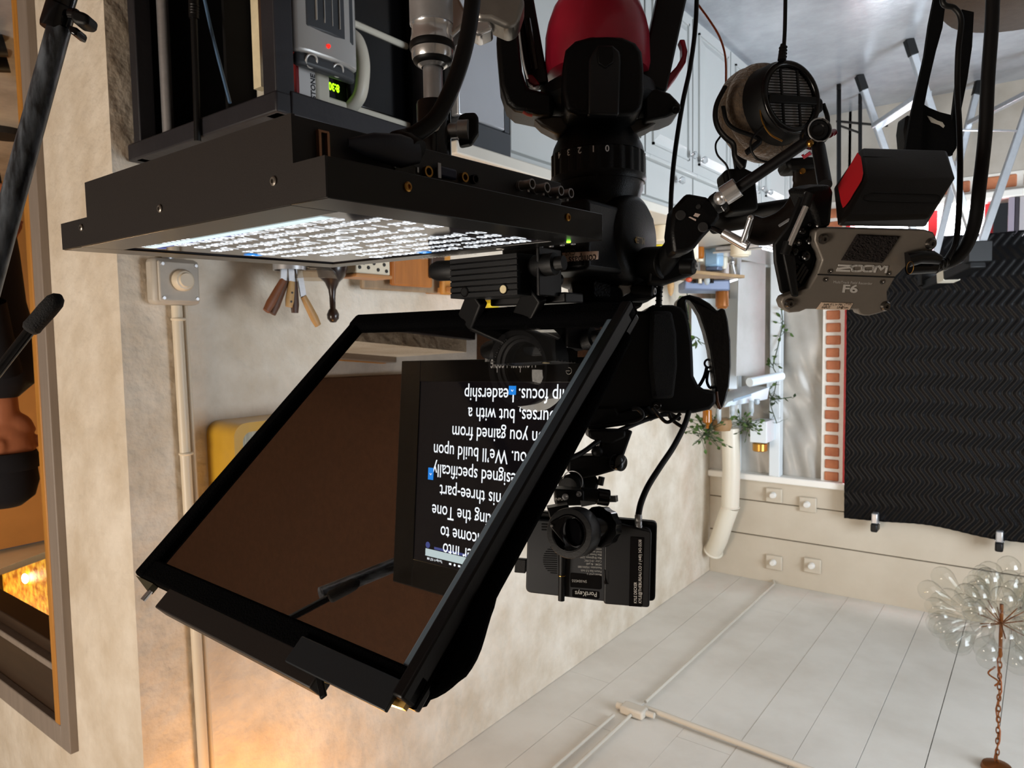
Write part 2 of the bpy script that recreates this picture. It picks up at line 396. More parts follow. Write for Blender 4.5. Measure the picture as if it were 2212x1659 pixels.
# surface conduit and round-knob box on the plaster wall
CB = mat('conduit_box_paint', '#b4aca0', 0.45, noise=0.15, scale=20)
CW = mat('conduit_pale_paint', '#cfc2ac', 0.4)
c = atX(366, 612, XW)
t = thing('conduit_box', 'grey square switch box with round knob on the plaster wall', 'switch box', c)
MB().box((XW - 0.045, c.y - 0.062, c.z - 0.058), (XW - 0.001, c.y + 0.058, c.z + 0.055)).build('box', CB, t, bevel=0.012)
MB().box((XW - 0.052, c.y - 0.052, c.z - 0.05), (XW - 0.044, c.y + 0.05, c.z + 0.048)).build('cover_plate', CB, t, bevel=0.006)
MB().lathe([(0.026, 0), (0.027, 0.012), (0.022, 0.02), (0.018, 0.0205), (0.016, 0.026), (0.0, 0.026)], (XW - 0.051, c.y + 0.004, c.z - 0.004), (-1, 0, 0), 28).build('knob', CW, t)
MB().cyl((XW - 0.022, c.y - 0.012, c.z - 0.1), (XW - 0.022, c.y - 0.012, c.z - 0.055), 0.014, n=14).build('fitting', STEEL, t)
for dy, dz in ((-0.042, -0.042), (0.042, -0.042), (-0.042, 0.04), (0.042, 0.04)):
    MB().lathe([(0.005, 0), (0.004, 0.003), (0, 0.003)], (XW - 0.052, c.y + dy, c.z + dz), (-1, 0, 0), 10).build('screw', STEEL, t)
t = thing('wall_conduit', 'pale conduit running up the plaster wall from the knob box', 'conduit', (XW, c.y, c.z + 0.056))
MB().cyl((XW - 0.018, c.y + 0.006, c.z + 0.056), (XW - 0.018, c.y + 0.026, ZC - 0.005), 0.013, n=16).build('tube', CW, t)
for k in (0.06, 0.40): MB().torus((XW - 0.018, c.y + 0.008 + k * 0.012, c.z + k + 0.03), (0, 0, 1), 0.014, 0.004, 16, 8).build('coupling', CW, t)
MB().cyl((XW - 0.008, c.y + 0.033, c.z + 0.03), (XW - 0.008, c.y + 0.055, ZC - 0.005), 0.0055, n=10).build('wall_cable', CW, label='thin pale cable on the plaster wall beside the conduit', cat='cable')
# gold wall cabinet
GOLD = mat('gold_enamel', '#c79a2e', 0.28, noise=0.15, scale=12, coat=0.3)
STRP = mat('grey_striped_panel', '#b9b8a6', 0.6, noise=0.35, scale=10, stretch=(1, 14, 0.4), contrast=(0.4, 0.6))
t = thing('wall_cabinet', 'gold wall cabinet with rounded corners and grey striped front', 'cabinet', (1.70, 1.17, H + 0.21))
def rrect(y0, y1, z0, z1, r, n=6):
    out = []
    for cy_, cz_, a0 in ((y1 - r, z1 - r, 0), (y0 + r, z1 - r, 90), (y0 + r, z0 + r, 180), (y1 - r, z0 + r, 270)):
        for i in range(n + 1):
            a = math.radians(a0 + 90 * i / n); out.append((cy_ + r * math.cos(a), cz_ + r * math.sin(a)))
    return out
o = rrect(0.992, 1.36, H + 0.208, H + 0.56, 0.035); i_ = rrect(1.016, 1.336, H + 0.232, H + 0.536, 0.025)
mb = MB(); n = len(o); X0, X1 = 1.63, XW - 0.001
vs = [(X1, y, z) for y, z in o] + [(X0, y, z) for y, z in o] + [(X0, y, z) for y, z in i_] + [(X0 + 0.012, y, z) for y, z in i_]
fs = [(k * n + j, k * n + (j + 1) % n, (k + 1) * n + (j + 1) % n, (k + 1) * n + j) for k in range(3) for j in range(n)]
mb.add(vs, fs).build('shell', GOLD, t, smooth=50)
MB().prism([(X0 + 0.010, y, z) for y, z in i_], (0.02, 0, 0)).build('front_panel', STRP, t)
# rug under the prompter
RUG = mat('brown_wool_rug', '#4a2f1c', 0.95, noise=0.3, scale=40, bump=0.3, bscale=200)
MB().box((-0.6, -1.9, 0), (1.7, 1.0, 0.012)).box((1.7, -1.9, 0), (4.6, 0.72, 0.012)).build('rug', RUG, label='brown wool rug under the tripod', cat='rug', bevel=0.004)
# ================================================================== kitchen along the plaster wall
CABP = mat('cabinet_pale_grey_paint', '#b9bbb9', 0.35, noise=0.06, scale=3)
CABI = mat('cabinet_shadow_gap', '#55575a', 0.7)
CRYS = mat('crystal_glass', '#f4f8fb', 0.04, trans=0.85, ior=1.5)
WOODC = mat('butcher_block', '#c08a55', 0.45, noise=0.35, scale=5, stretch=(8, 1, 8))
XF = 1.14
ZT = 0.79
ys = [1.515, 1.905, 2.302, 2.717, 3.13, 3.56, 3.98, 4.44]
labs = ['pale grey cabinet beside the dark strip of the dishwasher', 'second pale grey cabinet from the dishwasher, behind the tripod head', 'third pale grey cabinet from the dishwasher, behind the thin hanging cable',
        'fourth pale grey cabinet from the dishwasher, beside the headphones', 'fifth pale grey cabinet from the dishwasher, behind the headphones', 'sixth pale grey cabinet from the dishwasher, beyond the headphones', 'last pale grey cabinet, in the far corner of the kitchen run']
for k in range(7):
    y0, y1 = ys[k], ys[k + 1]
    t = thing('kitchen_cabinet', labs[k], 'cabinet', (XF + 0.3, (y0 + y1) / 2, 0), 'pale grey base cabinets along the plaster wall')
    MB().box((XF + 0.02, y0 + 0.001, 0.0), (XW - 0.003, y1 - 0.001, ZT)).build('body', CABP, t, smooth=0)
    zd = H - 0.625
    def panel(nm, z0, z1, raised):
        f = MB(); g = 0.006
        f.box((XF, y0 + g, z0), (XF + 0.02, y1 - g, z1))
        d = f.build(nm, CABP, t, bevel=0.003)
        if raised:
            r = MB(); b = 0.055
            a0, a1, b0, b1 = y0 + g + b, y1 - g - b, z0 + b, z1 - b
            r.hexa([(XF, a0, b0), (XF, a1, b0), (XF, a1, b1), (XF, a0, b1)], [(XF - 0.012, a0 + .03, b0 + .03), (XF - 0.012, a1 - .03, b0 + .03), (XF - 0.012, a1 - .03, b1 - .03), (XF - 0.012, a0 + .03, b1 - .03)])
            r.box((XF - 0.008, a0 - .012, b0 - .012), (XF, a0 - .004, b1 + .012)).box((XF - 0.008, a1 + .004, b0 - .012), (XF, a1 + .012, b1 + .012))
            r.box((XF - 0.008, a0 - .012, b0 - .012), (XF, a1 + .012, b0 - .004)).box((XF - 0.008, a0 - .012, b1 + .004), (XF, a1 + .012, b1 + .012))
            r.build('raised_panel', CABP, d, smooth=0)
        return d
    dr = panel('drawer', zd + 0.012, ZT - 0.03, False)
    do = panel('door', 0.02, zd - 0.004, True)
    MB().box((XF - 0.018, y0, zd - 0.004), (XF + 0.02, y1, zd + 0.012)).build('rail', CABP, t, bevel=0.004)
    def knob(y, z, par):
        MB().lathe([(0.004, 0), (0.004, 0.015), (0.011, 0.02), (0.015, 0.028), (0.012, 0.036), (0.0, 0.038)], (XF, y, z), (-1, 0, 0), 10).build('knob', CRYS, par)
    knob((y0 + y1) / 2 + 0.04, H - 0.575, dr)
    knob(y1 - 0.05 if k % 2 == 0 else y0 + 0.05, H - 0.69, do)
mb = MB().box((XF - 0.03, 1.27, ZT), (XW - 0.002, 4.46, ZT + 0.032))
mb.build('countertop', mat('counter_cream_top', '#d6d0c4', 0.4, noise=0.1, scale=5), label='cream countertop over the pale grey cabinets', cat='countertop', bevel=0.004)
# dishwasher
SSTL = mat('stainless_front', '#c3c5ca', 0.28, 0.6, noise=0.08, scale=3)
DKG = mat('dark_grey_plastic', '#3c3f43', 0.45)
t = thing('dishwasher', 'stainless dishwasher with dark top strip between cart and cabinets', 'dishwasher', (1.4, 1.4, 0))
MB().box((XF + 0.02, 1.305, 0.0), (XW - 0.003, 1.51, ZT - 0.001)).build('body', DKG, t, smooth=0)
MB().box((XF - 0.005, 1.308, 0.08), (XF + 0.02, 1.488, ZT - 0.07)).build('door', SSTL, t, bevel=0.004)
MB().box((XF - 0.008, 1.305, ZT - 0.066), (XF + 0.02, 1.51, ZT - 0.002)).build('control_strip', DKG, t, bevel=0.004)
MB().box((XF - 0.004, 1.490, 0.0), (XF + 0.02, 1.51, ZT - 0.068)).build('side_strip', DKG, t, bevel=0.002)
# ------------------------------------------------------------------ black kitchen cart with the microwave
CARTB = mat('cart_black_paint', '#27262b', 0.5, noise=0.35, scale=6, bump=0.1, bscale=40)
CARTI = mat('cart_inside_black', '#070708', 0.9)
CX0, CX1, CY0, CY1, CZ = 1.172, 1.752, 0.83, 1.27, 0.820
t = thing('kitchen_cart', 'black wooden kitchen cart with worn edges below the prompter screen', 'cart', ((CX0 + CX1) / 2, 1.05, 0.013))
for nm, lo, hi in (('leg', (CX0, CY0, 0.0135), (CX0 + 0.042, CY0 + 0.042, CZ)), ('leg', (CX1 - 0.05, CY0, 0.0135), (CX1 - 0.018, CY0 + 0.04, CZ)), ('leg', (CX0, CY1 - 0.04, 0), (CX0 + 0.04, CY1, CZ)), ('leg', (CX1 - 0.04, CY1 - 0.04, 0), (CX1, CY1, CZ))):
    MB().box(lo, hi).build(nm, CARTB, t, bevel=0.003)
MB().box((CX0 - 0.004, CY0 - 0.004, CZ - 0.040), (CX1 + 0.006, CY0 + 0.03, CZ)).build('top_rail', CARTB, t, bevel=0.004)
MB().box((CX0 - 0.004, CY0 + 0.03, CZ - 0.048), (CX0 + 0.025, CY1, CZ)).build('top_rail', CARTB, t, bevel=0.004)
MB().box((CX0 + 0.025, CY0 + 0.03, CZ - 0.015), (CX1, CY1, CZ)).build('top', mat('cart_top_worn_wood', '#a98a5a', 0.6, scale=5, color2='#2b2824', contrast=(0.45, 0.6)), t)
MB().box((CX0 + 0.03, CY1 - 0.03, 0.05), (CX1 - 0.03, CY1 - 0.02, CZ - 0.02)).box((CX1 - 0.018, CY0 + 0.05, 0.05), (CX1 - 0.012, CY1 - 0.05, CZ - 0.02)).box((1.43, CY0 + 0.06, 0.05), (1.44, CY1 - 0.05, CZ - 0.06)).build('back_panel', CARTI, t)
MB().box((CX0 + 0.01, CY0 + 0.01, 0.34), (CX1 - 0.01, CY1 - 0.02, 0.36)).build('shelf', CARTB, t, bevel=0.002)
# things hanging in the open side of the cart
q = atY(336, 200, CY0 + 0.02)
MB().cyl((q.x, CY0 + 0.046, 0.361), (q.x, CY0 + 0.046, CZ - 0.016), 0.013, n=18).build('steel_tube', STEEL, label='grey steel tube standing upright inside the black cart', cat='tube')
p = [atY(427, 305, CY0 - 0.012), atY(424, 180, CY0 - 0.012), atY(419, 40, CY0 - 0.012)]
t = thing('cable_with_relief', 'black cable with ribbed strain relief hanging in front of the cart', 'cable', p[2])
MB().tube(p, 0.007, 12).build('wire', BLKR, t)
mb = MB()
for i in range(4): MB().torus(atY(419, 30 - i * 6, CY0 - 0.012), (0, 0, 1), 0.007, 0.0035, 14, 8).build('relief_rib', BLKR, t)
mb.cyl(p[2], atY(417, -60, CY0 - 0.012), 0.010, n=14).build('strain_relief', BLKR, t)
p = [atY(440, -10, CY0 + 0.03), atY(460, 80, CY0 + 0.03), atY(497, 222, CY0 + 0.03)]
MB().tube(spline(p, 5), 0.0035, 8).build('blue_sheen_cord', mat('cord_blue_sheen', '#54708f', 0.3), label='thin cord with blue sheen slanting across the open black cart', cat='wire')  # blue sheen on the cord is put into its base colour
p, q = atY(556, 195, CY0 + 0.03), atY(572, 195, CY0 + 0.03)
MB().box((q.x, CY0 + 0.022, 0.361), (p.x, CY0 + 0.04, p.z)).build('edge_strip', mat('cream_edge_strip', '#e7d9b6', 0.5, noise=0.25, scale=30), label='cream wooden edge strip inside the cart near its corner leg', cat='strip')
q = atY(378, 187, CY0 + 0.12)
MB().box((q.x - 0.013, CY0 + 0.12, q.z - 0.004), (q.x + 0.013, CY0 + 0.13, q.z + 0.004)).build('paper_tag', mat('white_paper', '#e8e8ea', 0.7), label='small white tag in the dark inside of the cart', cat='tag')
# microwave in the cart
MWP = mat('microwave_almond_plastic', '#d8d2c2', 0.4)
MWD = mat('microwave_dark_glass', '#060607', 0.15)
t = thing('microwave', 'almond microwave oven with dark door and green clock inside the cart', 'microwave', (1.3, 1.1, 0.362))
MX = 1.222
MB().box((MX + 0.03, CY0 + 0.122, 0.362), (1.42, CY1 - 0.035, 0.760)).build('body', MWP, t, bevel=0.006)
MB().box((MX, CY0 + 0.158, 0.738), (MX + 0.03, CY1 - 0.033, 0.764)).build('top_frame', MWP, t, bevel=0.005)
MB().box((MX, CY0 + 0.158, 0.555), (MX + 0.03, CY1 - 0.033, 0.570)).build('lower_frame', MWP, t, bevel=0.005)
MB().box((MX - 0.012, CY0 + 0.124, 0.365), (MX + 0.03, CY0 + 0.160, 0.764)).build('side_column', MWP, t, bevel=0.008, seg=3)
MB().box((MX + 0.008, CY0 + 0.160, 0.57), (MX + 0.028, CY0 + 0.215, 0.738)).build('control_panel', MWD, t)
MB().box((MX + 0.004, CY0 + 0.218, 0.57), (MX + 0.028, CY1 - 0.035, 0.738)).build('door', MWD, t, bevel=0.003)
MB().box((MX + 0.006, CY0 + 0.160, 0.37), (MX + 0.028, CY1 - 0.035, 0.555)).build('lower_panel', MWD, t, bevel=0.003)
MB().text('8:30', (MX + 0.0075, CY0 + 0.199, 0.706), (0, -1, 0), (0, 0, 1), height=0.016, width=0.029, bold=0.03).build('clock', mat('green_led', '#9fe000', 0.5, emit='#9fff10', estr=2.2), t, smooth=0)
hy = CY0 + 0.226
h = spline([(MX + 0.006, hy, 0.585), (MX - 0.020, hy + 0.004, 0.61), (MX - 0.030, hy + 0.008, 0.65), (MX - 0.028, hy + 0.008, 0.69), (MX - 0.018, hy + 0.006, 0.725), (MX + 0.006, hy, 0.748)], 6)
MB().tube(h, 0.0165, 16, flat=0.8).build('handle', MWP, t)
t = thing('white_book', 'white book with a red edge standing beside the microwave', 'book', (MX, CY0 + 0.1, 0.361))
MB().box((MX - 0.012, CY0 + 0.080, 0.361), (MX + 0.05, CY0 + 0.122, 0.770)).build('pages', mat('book_white', '#d9d6d4', 0.6), t, bevel=0.002)
MB().box((MX - 0.0125, CY0 + 0.074, 0.361), (MX + 0.05, CY0 + 0.0805, 0.770)).build('cover', mat('book_red', '#7d1c20', 0.5), t)
MB().text('STONE', (MX - 0.0126, CY0 + 0.1195, 0.760), (0, 0, -1), (0, -1, 0), height=0.011, width=0.05, bold=0.03).build('spine_title', mat('ink_dark', '#2a2a2c', 0.6), t, smooth=0)
# silver appliance standing in front
SIL = mat('silver_plastic', '#b5b3b0', 0.32, 0.4)
GX = 1.166
t = thing('silver_heater', 'silver appliance with dark ribbed panel and small red light in the cart', 'appliance', (GX + 0.02, CY0 + 0.13, 0.361))
gy0, gy1 = CY0 + 0.048, CY0 + 0.207
def gpl(pts, z0, z1, x0): return ([(x0 + dx, y, z0) for y, dx in pts], [(x0 + dx, y, z1) for y, dx in pts])
cur = [(gy0, 0.010), (gy0 + 0.03, 0.003), (gy0 + 0.08, 0.0), (gy1 - 0.03, 0.003), (gy1, 0.012), (gy1, 0.030), (gy0, 0.030)]
a, b = gpl(cur, 0.361, 0.690, GX); MB().hexa(a, b).build('body', SIL, t, bevel=0.008, seg=3)
cap = [(gy0 + 0.004, 0.012), (gy0 + 0.03, 0.005), (gy0 + 0.08, 0.002), (gy1 - 0.03, 0.005), (gy1 - 0.006, 0.014), (gy1 - 0.006, 0.028), (gy0 + 0.004, 0.028)]
a, b = gpl(cap, 0.689, 0.714, GX); MB().hexa(a, b).build('top_cap', DKG, t, bevel=0.008, seg=3)
pan = [(gy0 + 0.022, 0.003), (gy0 + 0.08, -0.0025), (gy1 - 0.012, 0.006), (gy1 - 0.012, 0.02), (gy0 + 0.022, 0.02)]
a, b = gpl(pan, 0.40, 0.642, GX); MB().hexa(a, b).build('front_panel', DKG, t, bevel=0.006)
for k in range(4): y = gy0 + 0.045 + k * 0.019; MB().box((GX - 0.0035, y, 0.40), (GX + 0.001, y + 0.0015, 0.622)).build('rib', SIL, t)
MB().lathe([(0.0045, 0), (0.0035, 0.004), (0, 0.0045)], (GX + 0.0005, CY0 + 0.121, 0.664), (-1, 0, 0), 12).build('indicator_light', mat('red_led', '#e02018', 0.3, emit='#ff2418', estr=1.2), t)
for y in (gy0 + 0.035, gy0 + 0.10):
    MB().torus((GX + 0.0055, y, 0.702), (-1, 0, 0.5), 0.0125, 0.0022, 22, 8).build('port_ring', SIL, t)
# ------------------------------------------------------------------ things on the counter by the plaster wall
c = atX(625, 580, 1.60)
t = thing('utensil_can', 'silver can holding knives on the cart by the plaster wall', 'container', (c.x, c.y, 0.8205))
MB().lathe([(0.040, 0), (0.042, 0.245), (0.039, 0.245), (0.038, 0.02)], (c.x, c.y, 0.8205), (0, 0, 1), 28).build('can', STEEL, t)
HND = [('#7a4a2e', (575, 672), (612, 605)), ('#5a3823', (588, 678), (618, 605)), ('#c09a66', (624, 663), (630, 608)), ('#4a3024', (637, 676), (636, 608)), ('#b58b55', (687, 703), (655, 640))]
LB = ['reddish knife handle leaning farthest toward the door wall', 'dark brown knife handle second from the door wall side', 'pale riveted knife handle in the middle of the silver can', 'dark knife handle behind the pale riveted one', 'pale wooden handle leaning out toward the dark mill']
for k, (cl, a, b) in enumerate(HND):
    A_, B_ = atX(*a, 1.60 + 0.008 * (k % 2)), atX(*b, 1.60 + 0.008 * (k % 2))
    d = (A_ - B_)
    t = thing('kitchen_knife', LB[k], 'knife', B_, 'knives standing in the silver can')
    MB().tube([B_, B_ + d * 0.3, B_ + d * 0.75, A_], [0.009, 0.011, 0.0125, 0.010], 12, flat=0.65, flatdir=(1, 0, 0)).build('handle', mat('handle_wood_%d' % k, cl, 0.5, noise=0.2, scale=30), t)
    bb = Vector((c.x, c.y, 0.86)); MB().bar(B_, B_ + (bb - B_) * 0.75, 0.004, 0.018).build('blade', STEEL, t)
    if k == 2:
        for f in (0.45, 0.8): MB().ball(B_ + d * f + Vector((-0.008, 0, 0)), 0.003, 8, 6).build('rivet', DKG, t)
GLS = mat('clear_bowl_glass', '#e8dccb', 0.05, trans=0.9, ior=1.3)
c = atX(680, 585, 1.60)
MB().lathe([(0.02, 0.0), (0.03, 0.004), (0.055, 0.03), (0.062, 0.05), (0.058, 0.05), (0.05, 0.03), (0.0, 0.008)], (c.x, c.y, 1.035), (0, 0, 1), 28, caps=False).build('glass_bowl', GLS, label='small clear glass bowl on the spice box between knives and mill', cat='bowl')
MB().box((c.x - 0.06, c.y - 0.05, 0.8205), (c.x + 0.1, c.y + 0.11, 1.034)).build('spice_box', DARKW, label='dark wooden box under the glass bowl and the mill', cat='box', bevel=0.004)
MIL = mat('dark_turned_wood', '#2b1a14', 0.3, noise=0.3, scale=10, coat=0.3)
b = atX(716, 580, 1.60); e = atX(716, 690, 1.60); L = e.z - 1.035
MB().lathe([(0.045, 0), (0.044, 0.02), (0.036, 0.04), (0.020, 0.055), (0.011, 0.075), (0.0085, L * 0.6), (0.008, L - 0.030), (0.012, L - 0.026), (0.017, L - 0.014), (0.016, L - 0.002), (0.008, L + 0.008), (0, L + 0.009)], (b.x, b.y, 1.035), (0, 0, 1), 24).build('pepper_mill', MIL, label='dark turned wooden mill with thin neck and ball top', cat='pepper mill', smooth=60)
c = atX(800, 590, 1.60); ZB = 0.823
t = thing('dotted_crock', 'cream box with black dots on the counter beside the cutting boards', 'box', (c.x, c.y, ZB))
a, b = atX(770, 590, 1.57), atX(843, 590, 1.57)
MB().box((1.57, a.y, ZB), (1.64, b.y, atX(800, 592, 1.57).z)).build('body', mat('cream_ceramic', '#ddd3bd', 0.35), t, bevel=0.004)
MB().box((1.565, a.y - 0.004, atX(800, 592, 1.57).z), (1.645, b.y + 0.004, atX(800, 600, 1.57).z)).build('lid', WOODC, t, bevel=0.003)
for x, y in ((777, 577), (796, 578), (817, 583), (786, 568), (808, 569), (830, 572), (778, 558), (799, 560), (820, 562), (835, 586)):
    q = atX(x, y, 1.569); MB().lathe([(0.0055, 0), (0.005, 0.0015), (0, 0.0018)], q, (-1, 0, 0), 12).build('dot', mat('ink_black', '#15130f', 0.5), t)
for k, (x0, x1, yt, cl, xx, lab) in enumerate(((785, 960, 624, '#9a8266', 1.70, 'grey brown cutting board standing at the back against the wall'), (850, 935, 616, '#b06c2c', 1.66, 'orange wooden cutting board leaning in front of the grey one'), (932, 962, 600, '#3a2415', 1.645, 'narrow dark board at the end of the cutting boards'), (957, 975, 636, '#c98836', 1.66, 'orange paddle board beside the ribbed prompter block'))):
    a, b = atX(x0, yt, xx), atX(x1, yt, xx)
    MB().hexa([(xx - 0.006, a.y, ZB), (xx - 0.006, b.y, ZB), (xx, b.y, a.z), (xx, a.y, a.z)], [(xx + 0.014, a.y, ZB), (xx + 0.014, b.y, ZB), (xx + 0.02, b.y, a.z), (xx + 0.02, a.y, a.z)]).build('cutting_board', mat('board_wood_%d' % k, cl, 0.5, noise=0.3, scale=5, stretch=(4, 10, 1)), label=lab, cat='cutting board', group='cutting boards on the counter', bevel=0.006)
# ================================================================== far end of the room
# moving blanket with quilted zigzag ridges
BLAN = mat('moving_blanket_black', '#08080a', 0.34, noise=0.3, scale=18, spec=0.15)
BX0, BX1, BZ0, BZ1, BY = -1.15, 0.921, 0.757, H + 1.085, 4.395
nx, nz = 250, 190
def blan(u, v):
    x = BX0 + (BX1 - BX0) * u; z = BZ0 + (BZ1 - BZ0) * v
    tri = abs(((z / 0.15) % 1.0) * 2 - 1)
    ph = (x + 0.055 * tri) / 0.042
    rid = 0.5 + 0.5 * math.cos(2 * math.pi * ph)
    big = 0.012 * math.sin(3.1 * x + 1.2 * math.sin(1.7 * z)) + 0.009 * math.sin(4.3 * z + 2 * x)
    return -0.0065 * rid ** 0.7 + big
vs, fs = [], []
for k in range(nz + 1):
    for i in range(nx + 1):
        u, v = i / nx, k / nz
        x = BX0 + (BX1 - BX0) * u
        zt = BZ1 - 0.004 - 0.02 * max(0, math.sin(math.pi * ((x - 0.17) / 0.6))) ** 2 * (1 if 0.17 < x < 0.77 else 0.6)
        vs.append((x, BY + blan(u, v), BZ0 + 0.006 * math.sin(7 * x) + (zt - BZ0) * v))
for k in range(nz):
    for i in range(nx):
        a = k * (nx + 1) + i; fs.append((a, a + 1, a + nx + 2, a + nx + 1))
t = MB().add(vs, fs).build('moving_blanket', BLAN, label='black quilted moving blanket hung over the far window', cat='blanket', fix=False, smooth=180, solid=0.008)
for i, (x, y, lab) in enumerate(((1890, 1125, 'small spring clamp on the blanket edge near the red window frame'), (2159, 1165, 'small spring clamp on the blanket edge above the glass chandelier'))):
    c = atY(x, y, BY - 0.03)
    t = thing('spring_clamp', lab, 'clamp', c, 'spring clamps holding the blanket')
    MB().box((c.x - 0.016, BY - 0.05, c.z - 0.045), (c.x + 0.016, BY + 0.035, c.z + 0.015)).build('jaw', STEEL, t, bevel=0.006)
    MB().box((c.x - 0.018, BY - 0.062, c.z + 0.012), (c.x + 0.018, BY + 0.02, c.z + 0.06)).build('grip', BLKR, t, bevel=0.008)
    MB().cyl((c.x - 0.022, BY - 0.012, c.z + 0.014), (c.x + 0.022, BY - 0.012, c.z + 0.014), 0.006, n=10).build('pivot', CHROME, t)
# books on the sill to the side of the blanket
x = 0.05
for k, (w_, h_, cl, lab) in enumerate(((0.030, 0.20, '#8c8588', 'grey book standing at the end of the sill row'), (0.022, 0.19, '#5a5560', 'dark grey book second in the sill row'), (0.034, 0.21, '#b9b3b6', 'pale thick book in the middle of the sill row'), (0.018, 0.195, '#3c373e', 'thin black book on the sill beside the pale thick one'), (0.028, 0.205, '#9d93a0', 'mauve grey book nearest the bright window gap'))):
    t = thing('sill_book', lab, 'book', (x + w_ / 2, YB - 0.04, 0.593), 'books on the window sill')
    MB().box((x, YB - 0.082, 0.593), (x + w_ - 0.002, YB - 0.004, 0.593 + h_)).build('cover', mat('sill_book_%d' % k, cl, 0.6), t, bevel=0.002)
    MB().box((x + 0.003, YB - 0.079, 0.593 + h_ - 0.001), (x + w_ - 0.005, YB - 0.008, 0.593 + h_ + 0.001)).build('pages', mat('book_white', '#d9d6d4', 0.6), t)
    x += w_
# aluminium step ladder
L1, L2, R2, R1 = atZ(1855, 162, 0.0), atZ(2116, 175, 0.0), atZ(1962, 85, 0.0), Vector((0.03, 4.02, 0.0))
def fdepth(p): return (p - EYE).dot(FWD)
TL = atD(2008, 597, fdepth((L1 + L2) / 2)); TR = atD(2113, 545, fdepth((R1 + R2) / 2))
t = thing('step_ladder', 'aluminium step ladder with black feet in front of the blanket', 'step ladder', (L1 + L2 + R1 + R2) / 4)
def lerp(a, b, k): return a + (b - a) * k
ax = (TR - TL).normalized()
for a, b in ((L1, TL), (L2, TL), (R1, TR), (R2, TR)):
    MB().bar(lerp(a, b, 0.06), b, 0.032, 0.022, ax).build('leg', ALU, t, bevel=0.003)
    MB().bar(a, lerp(a, b, 0.075), 0.038, 0.028, ax).build('foot', BLKR, t, bevel=0.004)
for a, b, c, d, k in ((L1, TL, R2, TR, 0.25), (L2, TL, R1, TR, 0.22)):
    p, q = lerp(a, b, k), lerp(c, d, k)
    MB().bar(p, q, 0.055 if k > 0.23 else 0.03, 0.022, (0, 0, 1)).build('step', ALU, t, bevel=0.003)
for a, b, c, d in ((L1, TL, L2, TL), (R2, TR, R1, TR)):
    MB().bar(lerp(a, b, 0.42), lerp(c, d, 0.42), 0.012, 0.006).build('spreader', STEEL, t)
up = Vector((0, 0, 1))
MB().bar(TL + up * 0.045, TR + up * 0.045, 0.07, 0.045).build('top_cap', BLKM, t, bevel=0.006)
for q in (TL, TR): MB().obox(q + up * 0.0, ax * 0.02, (ax.cross(up)).normalized() * 0.05, up * 0.045).build('hinge_bracket', BLKM, t, bevel=0.004)
m_ = lerp(TL, TR, 0.42); MB().bar(m_ + up * 0.045 - ax * 0.03, m_ + up * 0.045 + ax * 0.03, 0.074, 0.048).build('label_patch', mat('cream_label', '#cfc8b8', 0.6), t)
# thin black floor stand beside it
p = atZ(1812, 345, 0.36); g = Vector((p.x, p.y, 0.0))
a, b = atD(1812, 195, 3.6), atD(1812, 470, 3.6); a2, b2 = atD(1858, 225, 3.75), atD(1858, 470, 3.75)
t = thing('clothes_rack', 'thin dark metal rack frame standing by the far wall', 'rack', a)
MB().bar(a, b, 0.018, 0.018).build('post', BLKM, t); MB().bar(a2, b2, 0.016, 0.016).build('post', BLKM, t)
MB().bar(atD(1808, 262, 3.6), atD(1960, 276, 4.1), 0.01, 0.01).build('rail', BLKM, t)
MB().bar(atD(1815, 272, 3.6), atD(1860, 288, 3.75), 0.008, 0.008).build('rail', BLKM, t)
MB().bar(Vector((a.x, a.y, 0)), a, 0.018, 0.018).build('post_foot', BLKM, t)
MB().bar(Vector((a2.x, a2.y, 0)), a2, 0.016, 0.016).build('post_foot', BLKM, t)
# white shelf unit by the window with hanging jars and trailing plants
SHW = mat('white_lacquer_shelf', '#dbe8f2', 0.25)
Y0 = 4.30
a, b = atY(1570, 868, 4.08), atY(1660, 835, 4.34)
c, d = atY(1560, 880, 4.08), atY(1655, 862, 4.34)
t = thing('window_shelf', 'pale blue white shelf with a rounded top bar by the window', 'shelf', c)
MB().hexa([a, b, d, c], [p + Vector((-0.015, -0.02, 0)) for p in (a, b, d, c)]).build('front_board', SHW, t, bevel=0.006)
MB().hexa([a, b, b + Vector((0.16, 0.06, 0.0)), a + Vector((0.16, 0.06, 0.0))], [p + Vector((0, 0, 0.018)) for p in (a, b, b + Vector((0.16, 0.06, 0)), a + Vector((0.16, 0.06, 0)))]).build('board', SHW, t, bevel=0.004)
e, f = atY(1619, 826, 4.0), atY(1688, 812, 4.25)
MB().cyl(e, f, 0.026, n=20).build('top_bar', SHW, t, smooth=50)
MB().bar(lerp(e, f, 0.6), b, 0.02, 0.02).build('bracket', SHW, t)
MB().hexa([atY(1583, 862, 4.04), atY(1622, 850, 4.14), atY(1622, 855, 4.14), atY(1583, 868, 4.04)], [q + Vector((-0.004, -0.004, 0)) for q in (atY(1583, 862, 4.04), atY(1622, 850, 4.14), atY(1622, 855, 4.14), atY(1583, 868, 4.04))]).build('slot', mat('slot_blue_grey', '#8fa3b5', 0.4), t)
JG = mat('frosted_vial_glass', '#d9e6ee', 0.15, trans=0.5, ior=1.4)
